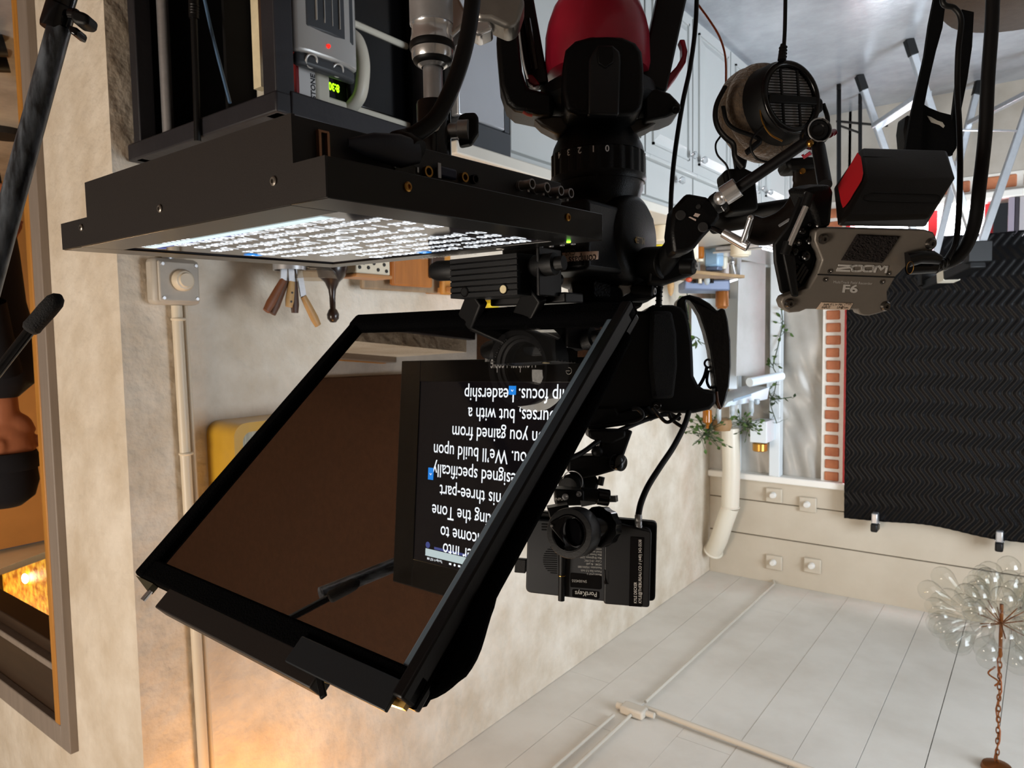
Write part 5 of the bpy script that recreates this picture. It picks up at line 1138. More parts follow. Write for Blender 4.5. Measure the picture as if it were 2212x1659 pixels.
MB().torus(atD(1328, 998, AD - .015), (PR * .7 - FWD).normalized(), px(15, AD), px(1.5, AD), 24, 6).build('end_ring', BLKM, t)
MB().ball(atD(1290, 976, AD), px(13, AD)).build('lock_knob', BLKM, t)
MB().lathe([(px(20, AD), 0), (px(26, AD), 0.004), (px(26, AD), 0.016), (px(20, AD), 0.02), (0, 0.02)], atD(1240, 1048, AD), (-FWD - PR * .5).normalized(), 28).build('rosette', BLKM, t)
MB().torus(atD(1237, 1040, AD - .018), (-FWD - PR * .4).normalized(), px(22, AD), px(1.2, AD), 28, 6).build('rosette_ring', STEEL, t)
MB().prism([atD(x, y, AD) for x, y in ((1262, 1030), (1282, 1020), (1295, 1040), (1290, 1062), (1262, 1066), (1246, 1050))], FWD * 0.03).build('elbow', BLKM, t, bevel=0.004)
MB().box((0, 0, 0), (0.001, 0.001, 0.001)) 
MB().cyl(atD(1300, 1030, AD), atD(1296, 1048, AD), px(7, AD), n=14).build('thumb_screw', BLKM, t)
# --- lens motor with ring clamp
t = thing('rod_clamp', 'black ring clamp with wide toothed thumb wheel under the field monitor', 'clamp', atD(1240, 1150, .80))
GD = 0.80
ax_ = (-FWD - PR * 0.55 - PD * 0.12).normalized()
c = atD(1238, 1150, GD)
MB().lathe([(px(36, GD), 0.012), (px(52, GD), 0.012), (px(54, GD), 0.010), (px(54, GD), -0.014), (px(36, GD), -0.014), (px(36, GD), 0.012)], c, ax_, 40, caps=False).build('ring', BLK, t)
MB().torus(c + ax_ * 0.012, ax_, px(38, GD), px(2.2, GD), 36, 8).build('ring_lip', BLKG, t)
MB().hexa([atD(x, y, GD - .004) for x, y in ((1188, 1128), (1196, 1123), (1225, 1108), (1210, 1150), (1222, 1178), (1190, 1140))], [atD(x, y, GD + .018) for x, y in ((1188, 1128), (1196, 1123), (1225, 1108), (1210, 1150), (1222, 1178), (1190, 1140))]).build('hinge_ear', BLK, t, bevel=0.001)
MB().lathe([(px(3, GD), 0), (px(2.5, GD), 0.001), (0, 0.0012)], atD(1192, 1136, GD - .005), -FWD, 12).build('rivet', STEEL, t)
mb = MB(); c2 = atD(1296, 1138, GD + .02); prof = []
for j in range(48):
    a = 2 * math.pi * j / 48; r_ = px(43, GD) if (j // 2) % 2 else px(45, GD)
    prof.append((a, r_))
A_ = ax_.orthogonal().normalized(); B_ = ax_.cross(A_)
mb.hexa([c2 + (A_ * math.cos(a) + B_ * math.sin(a)) * r_ + ax_ * 0.008 for a, r_ in prof], [c2 + (A_ * math.cos(a) + B_ * math.sin(a)) * r_ - ax_ * 0.010 for a, r_ in prof]).build('thumb_wheel', BLKG, t, bevel=0.0005)
MB().cyl(c, c2, px(30, GD), n=24).build('hub', BLKG, t)
MB().prism([atD(x, y, GD + .01) for x, y in ((1182, 1098), (1205, 1094), (1228, 1090), (1232, 1112), (1200, 1122), (1188, 1120))], FWD * 0.02).build('rod_bracket', BLK, t, bevel=0.001)
# motor unit
t = thing('lens_motor', 'small black motor with white lettering and square drive shaft', 'motor', atD(1285, 1078, .86))
a, b = atD(1232, 1078, .87), atD(1316, 1078, .86)
MB().cyl(atD(1252, 1068, .865), atD(1292, 1072, .865), px(16, .865), n=24).build('body', BLKM, t, bevel=0.001)
MB().cyl(atD(1290, 1072, .865), atD(1316, 1076, .865), px(18, .865), n=24).build('end_bell', BLKG, t, bevel=0.001)
MB().bar(atD(1314, 1077, .865), atD(1333, 1077, .86), px(14, .86), px(14, .86), PD).build('drive_shaft', CHROME, t, bevel=0.0005)
MB().prism([atD(x, y, .85) for x, y in ((1198, 1056), (1262, 1060), (1262, 1092), (1200, 1094))], FWD * 0.03).build('housing', BLKM, t, bevel=0.002)
for x, y, r_ in ((1221, 1073, 7), (1250, 1067, 6), (1283, 1062, 0)):
    if r_: MB().lathe([(px(r_, .85), 0), (px(r_, .85), 0.0015), (px(r_ * .6, .85), 0.002), (0, 0.001)], atD(x, y, .849), -FWD, 16).build('bolt', STEEL, t)
MB().text('INPUT', atD(1198, 1081, .8485), PR, -PD, height=px(6, .85)).build('input_label', WHITEINK, t, smooth=0)
MB().prism([atD(x, y, .845) for x, y in ((1254, 1082), (1286, 1085), (1288, 1089), (1256, 1095))], FWD * 0.004).build('mount_plate', STEEL, t)
# --- field monitor
FD = 0.86
fo = [atD(x, y, d) for x, y, d in ((1166, 1121, .875), (1417, 1132, .845), (1416, 1303, .845), (1137, 1277, .88))]
FX = (fo[1] - fo[0]).normalized(); FN0 = FX.cross(fo[3] - fo[0]).normalized(); FN0 = FN0 if FN0.dot(FWD) < 0 else -FN0
FYv = FN0.cross(FX); FYv = FYv if FYv.dot(PD) > 0 else -FYv
fp0 = atD(1275, 1210, FD)
def fpix(x, y, lift=0.0): return atP(x, y, fp0, FN0) + FN0 * lift
t = thing('field_monitor', 'black field monitor with rear label and owner sticker above the camera', 'monitor', fpix(1275, 1130))
def rp4(q, r, n=4):
    out = []
    for i in range(4):
        p, a, b = q[i], q[i - 1], q[(i + 1) % 4]; u, v = (a - p).normalized() * r, (b - p).normalized() * r
        for k in range(n + 1):
            s = k / n; out.append(p + u * (1 - s) ** 2 + v * s ** 2)
    return out
q = [fpix(x, y) for x, y in ((1140, 1120), (1407, 1141), (1402, 1311), (1135, 1280))]
MB().prism(rp4(q, 0.007), -FN0 * 0.016).build('back_shell', mat('monitor_charcoal', '#26282c', 0.45, noise=0.1, scale=60), t, bevel=0.002)
q = [fpix(x, y, -0.008) for x, y in ((1142, 1106), (1419, 1131), (1415, 1304), (1138, 1284))]
MB().prism(rp4(q, 0.006), -FN0 * 0.012).build('front_frame', BLKM, t, bevel=0.0015)
q = [fpix(x, y, 0.004) for x, y in ((1306, 1122), (1408, 1146), (1403, 1311), (1304, 1303))]
MB().prism(rp4(q, 0.004), -FN0 * 0.006).build('battery_plate', mat('monitor_black', '#131417', 0.4), t, bevel=0.002)
q = [fpix(x, y, 0.0055) for x, y in ((1362, 1158), (1390, 1160), (1386, 1308), (1359, 1306))]
MB().prism(q, -FN0 * 0.002).build('sticker', BLKG, t)
txs = (fpix(1385, 1160) - fpix(1381, 1300)).normalized() * -1
mb = MB(); up_ = (fpix(1381, 1165) - fpix(1381, 1300)).normalized(); rt = FN0.cross(up_); rt = rt if rt.dot(PR) > 0 else -rt
mb.text('KYLE DECKER', fpix(1376, 1300, 0.006), up_, -rt, size=0.0049, width=(fpix(1376, 1300) - fpix(1376, 1255)).length)
mb.text('KYLE@THEBUREAU.CO // (440) 342-5538', fpix(1386, 1300, 0.006), up_, -rt, size=0.0049, width=(fpix(1386, 1300) - fpix(1386, 1164)).length)
mb.build('sticker_text', WHITEINK, t, smooth=0)
# text on the back reads the right way up, so it is upside down in the photograph
LXR = -FX; LUP = FYv
mb = MB()
rows = [('Model LH5P II', 1238), ('Picture Size 5.5 inch', 1231), ('Resolution 1920X1080', 1223), ('HDMI : 4k p60', 1216), ('Color : 8+2 FRC', 1209), ('Max Brightness 2200 nit', 1202), ('Max Power Consumption 13W', 1195), ('Email service@portkeys.com', 1189), ('www.portkeys.com', 1183)]
for s, y in rows: mb.text(s, fpix(1300, y + 1.5, 0.0008), LXR, LUP, size=0.0036, bold=0.004, xs=0.86)
mb.text('SN:004555', fpix(1268, 1253, 0.0012), LXR, LUP, size=0.0046, xs=0.9)
mb.text('PortKeys', fpix(1290, 1279, 0.0012), LXR, LUP, size=0.008, bold=0.02, width=(fpix(1290, 1280) - fpix(1243, 1280)).length)
mb.build('rear_text', mat('grey_ink', '#a3a29e', 0.6), t, smooth=0)
q = [fpix(x, y, 0.0008) for x, y in ((1232, 1237), (1299, 1243), (1299, 1273), (1232, 1268))]; MB().prism(rp4(q, 0.002), -FN0 * 0.002).build('serial_recess', BLKG, t)
q = [fpix(x, y, 0.0008) for x, y in ((1236, 1272), (1294, 1278), (1294, 1294), (1236, 1289))]; MB().prism(rp4(q, 0.002), -FN0 * 0.002).build('logo_recess', BLKG, t)
for k in range(13):
    y = 1183 + k * 4.6; w_ = 30 * math.sqrt(max(0.05, 1 - ((k - 6) / 6.8) ** 2)); MB().bar(fpix(1203 - w_, y - 1, 0.0002), fpix(1203, y, 0.0002), 0.0009, 0.001, FN0).build('vent_slot', mat('slot_black', '#020203', 0.9), t)
for k in range(3): MB().bar(fpix(1170, 1132 + 6 * k, 0.0002), fpix(1192, 1133 + 6 * k, 0.0002), 0.0015, 0.001, FN0).build('vent_slot', mat('slot_black', '#020203', 0.9), t)
MB().tube([fpix(x, y, 0.006) for x, y in ((1216, 1160), (1216, 1200), (1215, 1240), (1214, 1294))], [0.006, 0.005, 0.0042, 0.004], 14).build('hinge_spine', BLKM, t)
MB().torus(fpix(1215, 1240, 0.006), FYv, 0.0043, 0.0007, 20, 6).build('brass_ring', BRASS, t)
q = [fpix(x, y, 0.004) for x, y in ((1305, 1227), (1318, 1228), (1318, 1262), (1304, 1261))]; MB().prism(rp4(q, 0.002), -FN0 * 0.004).build('release_catch', BLKG, t, bevel=0.001)
q = [fpix(x, y, -0.002) for x, y in ((1112, 1208), (1136, 1210), (1134, 1240), (1110, 1238))]; MB().prism(q, -FN0 * 0.008).build('side_port', BLKM, t, bevel=0.001)
# --- tripod head
HD = 0.955
hc_ = atD(1292, 400, HD); HXY = (hc_.x, hc_.y)
def hz_(y): return atD(1292, y, HD).z
t = thing('fluid_head', 'black fluid head with numbered drag ring and gold and white side lettering', 'tripod head', Vector((HXY[0], HXY[1], hz_(258))))
def hcol(prof, m, nm, n=56, sm=35): return MB().lathe([(px(r, HD), hz_(y)) for y, r in prof], (HXY[0], HXY[1], 0), (0, 0, 1), n).build(nm, m, t, smooth=sm)
HEADM = mat('head_black_paint', '#070708', 0.34, bump=0.12, bscale=700, spec=0.3)
hcol([(256, 68), (266, 72), (285, 76), (300, 84), (322, 95), (338, 99)], HEADM, 'pan_base')
hcol([(400, 97), (415, 96), (432, 88), (445, 84), (470, 84)], HEADM, 'base_cup')
mb = MB(); prof = []
for j in range(120):
    a = 2 * math.pi * j / 120; r_ = px(101, HD) if (j % 5) in (0, 1, 2) else px(97.5, HD); prof.append((math.cos(a) * r_, math.sin(a) * r_))
mb.hexa([(HXY[0] + x, HXY[1] + y, hz_(339)) for x, y in prof], [(HXY[0] + x, HXY[1] + y, hz_(388)) for x, y in prof])
r_ = mb.build('drag_ring', HEADM, t, bevel=0.0004)
hcol([(386, 102), (390, 103), (400, 100)], HEADM, 'ring_flange')
mb = MB()
toCam = Vector((-HXY[0], -HXY[1], 0)).normalized(); base_a = math.atan2(toCam.y, toCam.x)
for s, xp in (('0', 1311), ('1', 1283), ('2', 1255), ('3', 1232), ('4', 1212)):
    sn = max(-0.96, min(0.96, (xp - 1292) / 102)); a = base_a - math.asin(sn)
    # photo right is upright left: positive offset turns the other way around the ring
    a = base_a + math.asin(sn) * -1.0
    n_ = Vector((math.cos(a), math.sin(a), 0)); xd = Vector((0, 0, 1)).cross(n_)
    mb.text(s, Vector((HXY[0], HXY[1], hz_(342))) + n_ * px(101.6, HD), xd, (0, 0, 1), height=px(13, HD), align='CENTER', bold=0.015)
mb.build('ring_numbers', mat('bright_white_ink', '#ffffff', 0.5), r_, smooth=0)
# tilt housing: a drum lying along the room's cross direction
c = atD(1300, 530, HD)
TX0, TX1 = HXY[0] - 0.062, HXY[0] + 0.058
tz = hz_(525); TR_ = px(96, HD)
MB().lathe([(0.0, 0.0), (TR_ * 0.80, 0.0), (TR_ * 0.93, 0.005), (TR_, 0.016), (TR_, TX1 - TX0 - 0.012), (TR_ * 0.93, TX1 - TX0), (0, TX1 - TX0)], (TX0, HXY[1], tz), (1, 0, 0), 56).build('tilt_drum', HEADM, t)
MB().text('MILLER', Vector((TX0 - 0.0008, 0, 0)) + Vector((0, HXY[1] + 0.012, tz - 0.002)), (0, -1, 0), (0, 0, 1), size=0.0118, width=0.025, bold=0.02).build('side_lettering', mat('gold_white_ink', '#f0dcb4', 0.5), t, smooth=0)
q = [Vector((TX0 - 0.0008, HXY[1] - 0.012 + dy, tz - 0.002 + dz)) for dy, dz in ((0, 0), (0, 0.0085), (-0.005, 0.00425))]; MB().prism(q, (-0.0004, 0, 0)).build('side_arrow', mat('gold_ink', '#c79a35', 0.5), t)
# head body behind the monitor and the name plate
MB().box((HXY[0] - 0.055, HXY[1] - 0.12, hz_(465)), (HXY[0] + 0.075, HXY[1] + 0.06, hz_(600))).build('tilt_body', HEADM, t, bevel=0.006)
yy = HXY[1] - 0.1215
a, b = atY(1216, 566, yy), atY(1290, 560, yy); c_, d_ = atY(1291, 542, yy), atY(1214, 546, yy)
MB().prism([a, b, c_, d_], (0, 0.003, 0)).build('name_plate', mat('name_plate_beige', '#d6baaa', 0.5), t, bevel=0.0005)
MB().text('compass\u02e3', atY(1288, 549.5, yy - 0.0006), (1, 0, 0), (0, 0, 1), size=0.0135, width=(atY(1288, 550, yy) - atY(1222, 555, yy)).length, bold=0.01).build('plate_lettering', mat('plate_ink', '#2b1c1a', 0.5), t, smooth=0)
MB().text('CX8', atY(1243, 537, yy - 0.0006), (1, 0, 0), (0, 0, 1), size=0.011, width=0.014).build('model_lettering', mat('dim_ink', '#4a4d3e', 0.5), t, smooth=0)
MB().prism([atD(x, y, HD) for x, y in ((1230, 590), (1420, 585), (1420, 640), (1404, 646), (1330, 655), (1240, 650))], FWD * 0.06).build('slide_base', BLKM, t, bevel=0.003)
MB().prism([atD(x, y, HD - .03) for x, y in ((1200, 652), (1300, 650), (1390, 654), (1384, 664), (1360, 668), (1240, 664), (1190, 660))], FWD * 0.10).build('camera_plate', BLK, t, bevel=0.002)
MB().prism([atD(x, y, HD - .02) for x, y in ((1288, 590), (1320, 588), (1318, 640), (1283, 640), (1283, 614))], FWD * 0.02).build('textured_jaw', mat('wrinkle_black', '#35373c', 0.32, bump=1.0, bscale=420), t, bevel=0.001)
MB().prism([atD(x, y, HD - .022) for x, y in ((1338, 609), (1370, 610), (1372, 617), (1362, 620), (1364, 630), (1346, 640), (1344, 624), (1338, 620))], FWD * 0.012).build('white_lever', mat('pale_grey_plastic', '#b9b7b8', 0.45), t, bevel=0.0015)
MB().cyl(atD(1365, 626, HD - .02), atD(1410, 628, HD - .03), px(13, HD), n=18).build('lever_knob', BLKM, t, bevel=0.001)
MB().torus(atD(1414, 629, HD - .034), (PR - FWD * .6).normalized(), px(6, HD), px(2, HD), 18, 6).build('knob_ring', STEEL, t)
# pan bar mount on the side
MB().cyl(atD(1395, 570, .93), atD(1440, 568, .90), px(36, .92), n=28).build('bar_mount', BLKM, t, bevel=0.002)
MB().prism([atD(x, y, .90) for x, y in ((1405, 550), (1462, 506), (1490, 470), (1503, 560), (1508, 580), (1500, 592), (1440, 612), (1400, 612))], FWD * 0.03).build('bar_bracket', BLKM, t, bevel=0.004)
MB().cyl(atD(1472, 576, .885), atD(1500, 576, .875), px(17, .88), n=18).build('bracket_knob', BLKM, t, bevel=0.001)
MB().torus(atD(1504, 574, .872), (PR - FWD * .6).normalized(), px(5, .88), px(1.8, .88), 18, 6).build('knob_ring', STEEL, t)
cable('hanging_cable', 'thin black cable hanging past the cabinets to a ribbed connector', [(1506, -30, .95), (1502, 60, .94), (1490, 150, .93), (1475, 220, .92), (1458, 330, .92), (1450, 420, .92), (1447, 520, .93), (1436, 600, .95)], 10, .93,
      extra=lambda t_: (MB().tube(pxs([(1430, 595, .95), (1427, 612, .95), (1424, 632, .955), (1423, 662, .96)], .95), [px(5, .95), px(6, .95), px(6.5, .95), px(6.5, .95)], 12).build('connector', BLKM, t_), [MB().torus(atD(1425 - k * .6, 622 + k * 9, .953), PD, px(6.5, .95), px(1.6, .95), 16, 6).build('rib', BLKM, t_) for k in range(5)]))
# --- tripod
t = thing('tripod', 'black tripod with a dark red bowl collar under the fluid head', 'tripod', Vector((HXY[0], HXY[1], 0)))
REDT = mat('tripod_dark_red', '#a01c32', 0.33, noise=0.2, scale=30, coat=0.2)
def tcol(prof, m, nm): return MB().lathe([(px(r, HD), hz_(y)) for y, r in prof], (HXY[0], HXY[1], 0), (0, 0, 1), 48).build(nm, m, t)
# red collar: an arch that opens toward the camera, built as a thick bent band
arc = []
Rr = 0.064
for k in range(41):
    a = base_a + math.radians(78 + (360 - 156) * k / 40); arc.append(Vector((HXY[0] + Rr * math.cos(a), HXY[1] + Rr * math.sin(a), hz_(95))))
def band(pts, z0, z1, th): 
    mb = MB(); n = len(pts); vs = []
    for p in pts:
        d = Vector((p.x - HXY[0], p.y - HXY[1], 0)).normalized()
        vs += [Vector((p.x, p.y, z0)), Vector((p.x, p.y, z1)), Vector((p.x, p.y, z1)) - d * th, Vector((p.x, p.y, z0)) - d * th]
    fs = [(4 * i + j, 4 * i + (j + 1) % 4, 4 * (i + 1) + (j + 1) % 4, 4 * (i + 1) + j) for i in range(n - 1) for j in range(4)] + [(0, 1, 2, 3), (4 * n - 1, 4 * n - 2, 4 * n - 3, 4 * n - 4)]
    return mb.add(vs, fs)
tcol([(-60, 60), (-8, 62), (4, 66), (10, 78), (30, 92), (62, 104), (90, 110), (150, 112), (168, 108), (172, 92)], REDT, 'bowl_collar')
MB().prism([atD(x, y, HD - .082) for x, y in ((1214, 190), (1216, 140), (1222, 105), (1242, 86), (1275, 77), (1310, 75), (1345, 78), (1374, 90), (1388, 110), (1392, 145), (1392, 200), (1388, 235), (1368, 246), (1310, 250), (1250, 248), (1222, 238))], FWD * 0.06).build('front_cover', HEADM, t, bevel=0.006, seg=3)
MB().prism([atD(x, y, HD - .087) for x, y in ((1270, 248), (1272, 128), (1280, 112), (1292, 96), (1324, 96), (1340, 110), (1342, 130), (1338, 248))], FWD * 0.012).build('leg_lock_cover', mat('cover_black', '#17181b', 0.35), t, bevel=0.003)
MB().prism([atD(x, y, HD - .090) for x, y in ((1290, 118), (1292, 100), (1324, 100), (1327, 118), (1325, 134), (1308, 146), (1293, 136))], FWD * 0.006).build('latch_button', BLKM, t, bevel=0.001)
tcol([(186, 100), (200, 122), (225, 125), (245, 112), (262, 84), (268, 74)], HEADM, 'spider')
# outward hinge arms with beige undersides
for pts, nm in (([(1076, 0), (1096, -10), (1120, -10), (1118, 60), (1128, 150), (1140, 188), (1196, 200), (1196, 246), (1160, 248), (1112, 238), (1094, 222), (1080, 180), (1072, 90)], 'hinge_arm'), ([(1392, 196), (1420, 190), (1448, 200), (1462, 214), (1474, 228), (1468, 240), (1440, 252), (1392, 262)], 'hinge_arm')):
    MB().prism([atD(x, y, HD - .05) for x, y in pts], FWD * 0.05).build(nm, HEADM, t, bevel=0.006, seg=3)
for pts in ([(1150, 252), (1180, 247), (1240, 250), (1222, 285), (1204, 290), (1170, 272)], [(1360, 258), (1432, 246), (1436, 254), (1400, 276), (1366, 290), (1352, 270)]):
    MB().prism([atD(x, y, HD - .035) for x, y in pts], FWD * 0.03).build('arm_wedge', mat('wedge_brown_black', '#2b241d', 0.42), t, bevel=0.004)
MB().tube(pxs([(1130, 242), (1140, 248), (1150, 250)], HD - .055), px(3, HD), 8).build('red_mark', mat('mark_red', '#a8423a', 0.5), t)
MB().torus(atD(1459, 236, HD - .055), (-FWD).normalized(), px(7, HD), px(3, HD), 18, 8).build('arm_eyelet', BLKM, t)
MB().prism([atD(x, y, HD - .02) for x, y in ((1430, 185), (1436, 170), (1462, 142), (1474, 120), (1474, 100), (1468, 84), (1480, 84), (1486, 110), (1482, 134), (1462, 166), (1445, 188))], FWD * 0.016).build('lever', REDT, t, bevel=0.002)
MB().prism([atD(x, y, HD - .03) for x, y in ((1136, 160), (1150, 160), (1168, 182), (1154, 186), (1142, 178))], FWD * 0.012).build('lever', REDT, t, bevel=0.002)
# legs
LEGM = mat('leg_black', '#0f1012', 0.4)
for (x0, y0), (x1, y1), w_ in (((1162, 190), (1118, -60), 46), ((1405, 200), (1462, -60), 62), ((1310, 90), (1310, -80), 110)):
    a, b = atD(x0, y0, HD - .01), atD(x1, y1, HD + (.0 if w_ < 100 else .06)); dr = b - a
    k = (a.z - 0.026) / (a.z - b.z)
    MB().bar(a, a + dr * k, px(w_, HD), px(w_ * .7, HD), FWD).build('leg', LEGM, t, bevel=0.003)
    MB().ball(a + dr * k + Vector((0, 0, 0.012)), 0.025).build('foot', BLKR, t)
a, b = atD(1122, 20, HD - .06), atD(1150, 180, HD - .055); MB().tube(spline([atD(1122, -10, HD - .06), atD(1121, 60, HD - .06), atD(1130, 130, HD - .058), atD(1140, 170, HD - .055)], 5), px(2, HD), 6).build('trim_line', STEEL, t)
for x in (1130, 1142): MB().bar(atD(x, 40, HD - .03), atD(x + 18, 150, HD - .03), px(6, HD), px(6, HD)).build('ratchet_strip', BLKG, t)
# ================================================================== recorder, arm, headphones, straps
# --- super clamp and friction arm
t = thing('friction_arm', 'black friction arm with round joint linking the clamp to the recorder', 'arm', atD(1760, 290, .72))
J = atD(1762, 288, .70)
MB().lathe([(0.0, -0.014), (px(26, .7), -0.014), (px(28, .7), -0.010), (px(28, .7), 0.008), (px(25, .7), 0.010), (px(22, .7), 0.0085), (px(20, .7), 0.0095), (px(14, .7), 0.0095), (px(12, .7), 0.0085), (px(8, .7), 0.009), (0.0, 0.009)], J, (-FWD - PR * .15).normalized(), 40).build('centre_joint', BLKG, t)
MB().torus(J - FWD * 0.0095, -FWD, px(24.5, .7), px(1.6, .7), 40, 8).build('joint_ring', STEEL, t)
MB().tube([atD(1748, 302, .705), atD(1592, 408, .74)], [px(12, .72), px(12.5, .74)], 20).build('lower_arm', BLK, t)
MB().tube([atD(1594, 404, .738), atD(1563, 424, .745)], px(22, .74), 28).build('chrome_collar', CHROME, t, bevel=0.0008)
MB().ball(atD(1556, 428, .75), px(15, .75)).build('ball', CHROME, t)
MB().tube([atD(1762, 300, .70), atD(1768, 318, .695), atD(1782, 400, .66)], [px(12, .7), px(14, .7), px(15, .66)], 20).build('upper_arm', BLK, t)
MB().ball(atD(1750, 310, .69), px(8, .69)).build('brass_stud', BRASS, t)
MB().tube(pxs([(1790, 292, .71), (1800, 284, .715), (1806, 290, .715)], .71), [px(11, .71), px(9, .71), px(8, .71)], 14, flat=0.6).build('lever', REDT, t)
MB().tube(pxs([(1752, 330, .72), (1736, 340, .725), (1734, 334, .725)], .72), [px(7, .72), px(6, .72), px(5, .72)], 12, flat=0.6).build('lever', REDT, t)
t = thing('super_clamp', 'black super clamp with chrome turning handle beside the fluid head', 'clamp', atD(1505, 470, .77))
CLD = .765
MB().prism([atD(x, y, CLD) for x, y in ((1484, 416), (1526, 424), (1556, 440), (1556, 470), (1546, 485), (1520, 512), (1502, 535), (1480, 545), (1455, 548), (1448, 500), (1452, 468), (1455, 448))], FWD * 0.035).build('body', HEADM, t, bevel=0.004)
for x, y, r_ in ((1470, 465, 11), (1518, 491, 11), (1508, 447, 5)):
    MB().lathe([(px(r_, CLD), 0), (px(r_, CLD), 0.0015), (px(r_ * .9, CLD), 0.0022), (0, 0.0022)], atD(x, y, CLD - .0002), -FWD, 20).build('pin', mat('pin_grey', '#3b3a3a', 0.4, 0.4), t)
MB().prism([atD(x, y, CLD - .001) for x, y in ((1498, 466), (1502, 460), (1513, 463), (1508, 469))], FWD * 0.002).build('label_window', mat('pale_label', '#c9b7ae', 0.5), t)
MB().prism([atD(x, y, CLD - .001) for x, y in ((1488, 469), (1491, 468), (1504, 474), (1503, 477))], FWD * 0.002).build('label_window', mat('pale_label', '#c9b7ae', 0.5), t)
mb = MB(); c = atD(1540, 445, CLD - .002); ax_ = (PR * .8 - PD * .55 - FWD * .35).normalized()
mb.lathe([(px(20, CLD), 0), (px(22, CLD), 0.003), (px(22, CLD), 0.010), (px(18, CLD), 0.012), (px(8, CLD), 0.02), (0, 0.02)], c, ax_, 36); mb.build('knurled_collar', BLKM, t)
for k in range(14):
    a = math.radians(100 + k * 11); A_ = ax_.orthogonal().normalized(); B_ = ax_.cross(A_); MB().ball(c + ax_ * 0.0065 + (A_ * math.cos(a) + B_ * math.sin(a)) * px(22, CLD), 0.0007, 6, 5).build('knurl', STEEL, t)
MB().tube([atD(1538, 492, CLD), atD(1566, 505, CLD - .01)], px(5, CLD), 12).build('screw_shaft', BLKG, t)
MB().tube([atD(1562, 503, CLD - .01), atD(1606, 528, CLD - .02), atD(1616, 533, CLD - .022)], [px(10, CLD), px(11, CLD), px(11, CLD)], 20).build('handle_hub', CHROME, t, bevel=0.0005)
MB().tube([atD(1604, 522, CLD - .03), atD(1610, 505, CLD - .033), atD(1621, 472, CLD - .04)], [px(6, CLD), px(5.5, CLD), px(5.5, CLD)], 14).ball(atD(1621, 471, CLD - .04), px(6.5, CLD)).build('handle_bar', CHROME, t)
MB().tube([atD(1466, 520, .87), atD(1440, 560, .90), atD(1425, 585, .91)], px(24, .88), 18).build('stud', BLKM, t)
# --- headphones
HPD = 0.735
t = thing('headphones', 'black studio headphones with brown velour pads hanging from the bar', 'headphones', atD(1700, 112, HPD))
c = atD(1706, 212, HPD); ax_ = (-FWD + PR * 0.40 - PD * 0.03).normalized()
g = px(1, HPD)
cup = MB(); cup.lathe([(66 * g, 0.004), (78 * g, 0.002), (84 * g, -0.005), (86 * g, -0.016), (90 * g, -0.028), (90 * g, -0.034)], c, ax_, 56, caps=False)
cb = cup.build('ear_cup', BLKM, t)
MB().lathe([(66 * g, -0.001), (0.0, -0.001)], c, ax_, 48, caps=False).build('grille_backing', mat('grille_grey_mesh', '#f2f5fa', 0.5, 0.0), t, smooth=0)
e1 = PR - ax_ * PR.dot(ax_); e1.normalize(); e2 = PD - ax_ * PD.dot(ax_) - e1 * PD.dot(e1); e2.normalize()
e1b = (e1 * math.cos(-0.13) + e2 * math.sin(-0.13)); e2b = (e2 * math.cos(-0.05) - e1 * math.sin(-0.05))
def hp(u, v, w=0.0): return c + e1b * u * g + e2b * v * g + ax_ * w
mb = MB()
# black slats between the open slots
R0 = 66
for v in list(range(-62, -6, 6)) + list(range(18, 68, 6)):
    w_ = math.sqrt(max(0, R0 * R0 - v * v))
    if w_ > 8: mb.bar(hp(-w_, v, 0.001), hp(w_, v, 0.001), 2.1 * g, 0.0010, ax_)
gr = mb.build('grille_slats', BLKG, cb)
mb = MB()
for u in (-24, 22): mb.bar(hp(u - 1.5, -60, 0.0018), hp(u + 1, 62, 0.0018), 4.5 * g, 0.002, ax_)
mb.build('grille_ribs', BLKG, cb)
MB().hexa([hp(-64, -4, 0.001), hp(67, -1, 0.001), hp(67, 16, 0.001), hp(-64, 14, 0.001)], [hp(-64, -4, 0.005), hp(67, -1, 0.005), hp(67, 16, 0.005), hp(-64, 14, 0.005)]).build('centre_band', BLKM, cb, bevel=0.001)
MB().torus(c + ax_ * 0.002, ax_, 73 * g, 6.5 * g, 56, 10).build('grille_rim', BLKG, cb)
VEL = mat('velour_brown_grey', '#75604a', 0.95, scale=60, color2='#4a3d33', bump=0.5, bscale=260, sheen=0.6)
pc = c - ax_ * 0.034
MB().torus(pc, ax_, 80 * g, 26 * g, 64, 16).build('ear_pad', VEL, t, smooth=180)
MB().torus(pc - ax_ * 0.013, ax_, 82 * g, 27 * g, 64, 14).build('ear_pad', VEL, t, smooth=180)
MB().lathe([(90 * g, -0.026), (92 * g, -0.030), (84 * g, -0.036)], c, ax_, 56, caps=False).build('cup_flange', BLKG, t)
MB().tube(spline(pxs([(1640, 215), (1646, 260), (1664, 290), (1690, 305)], HPD - .01), 5), px(2, HPD), 8).build('inner_wire_guard', BRASS, t)
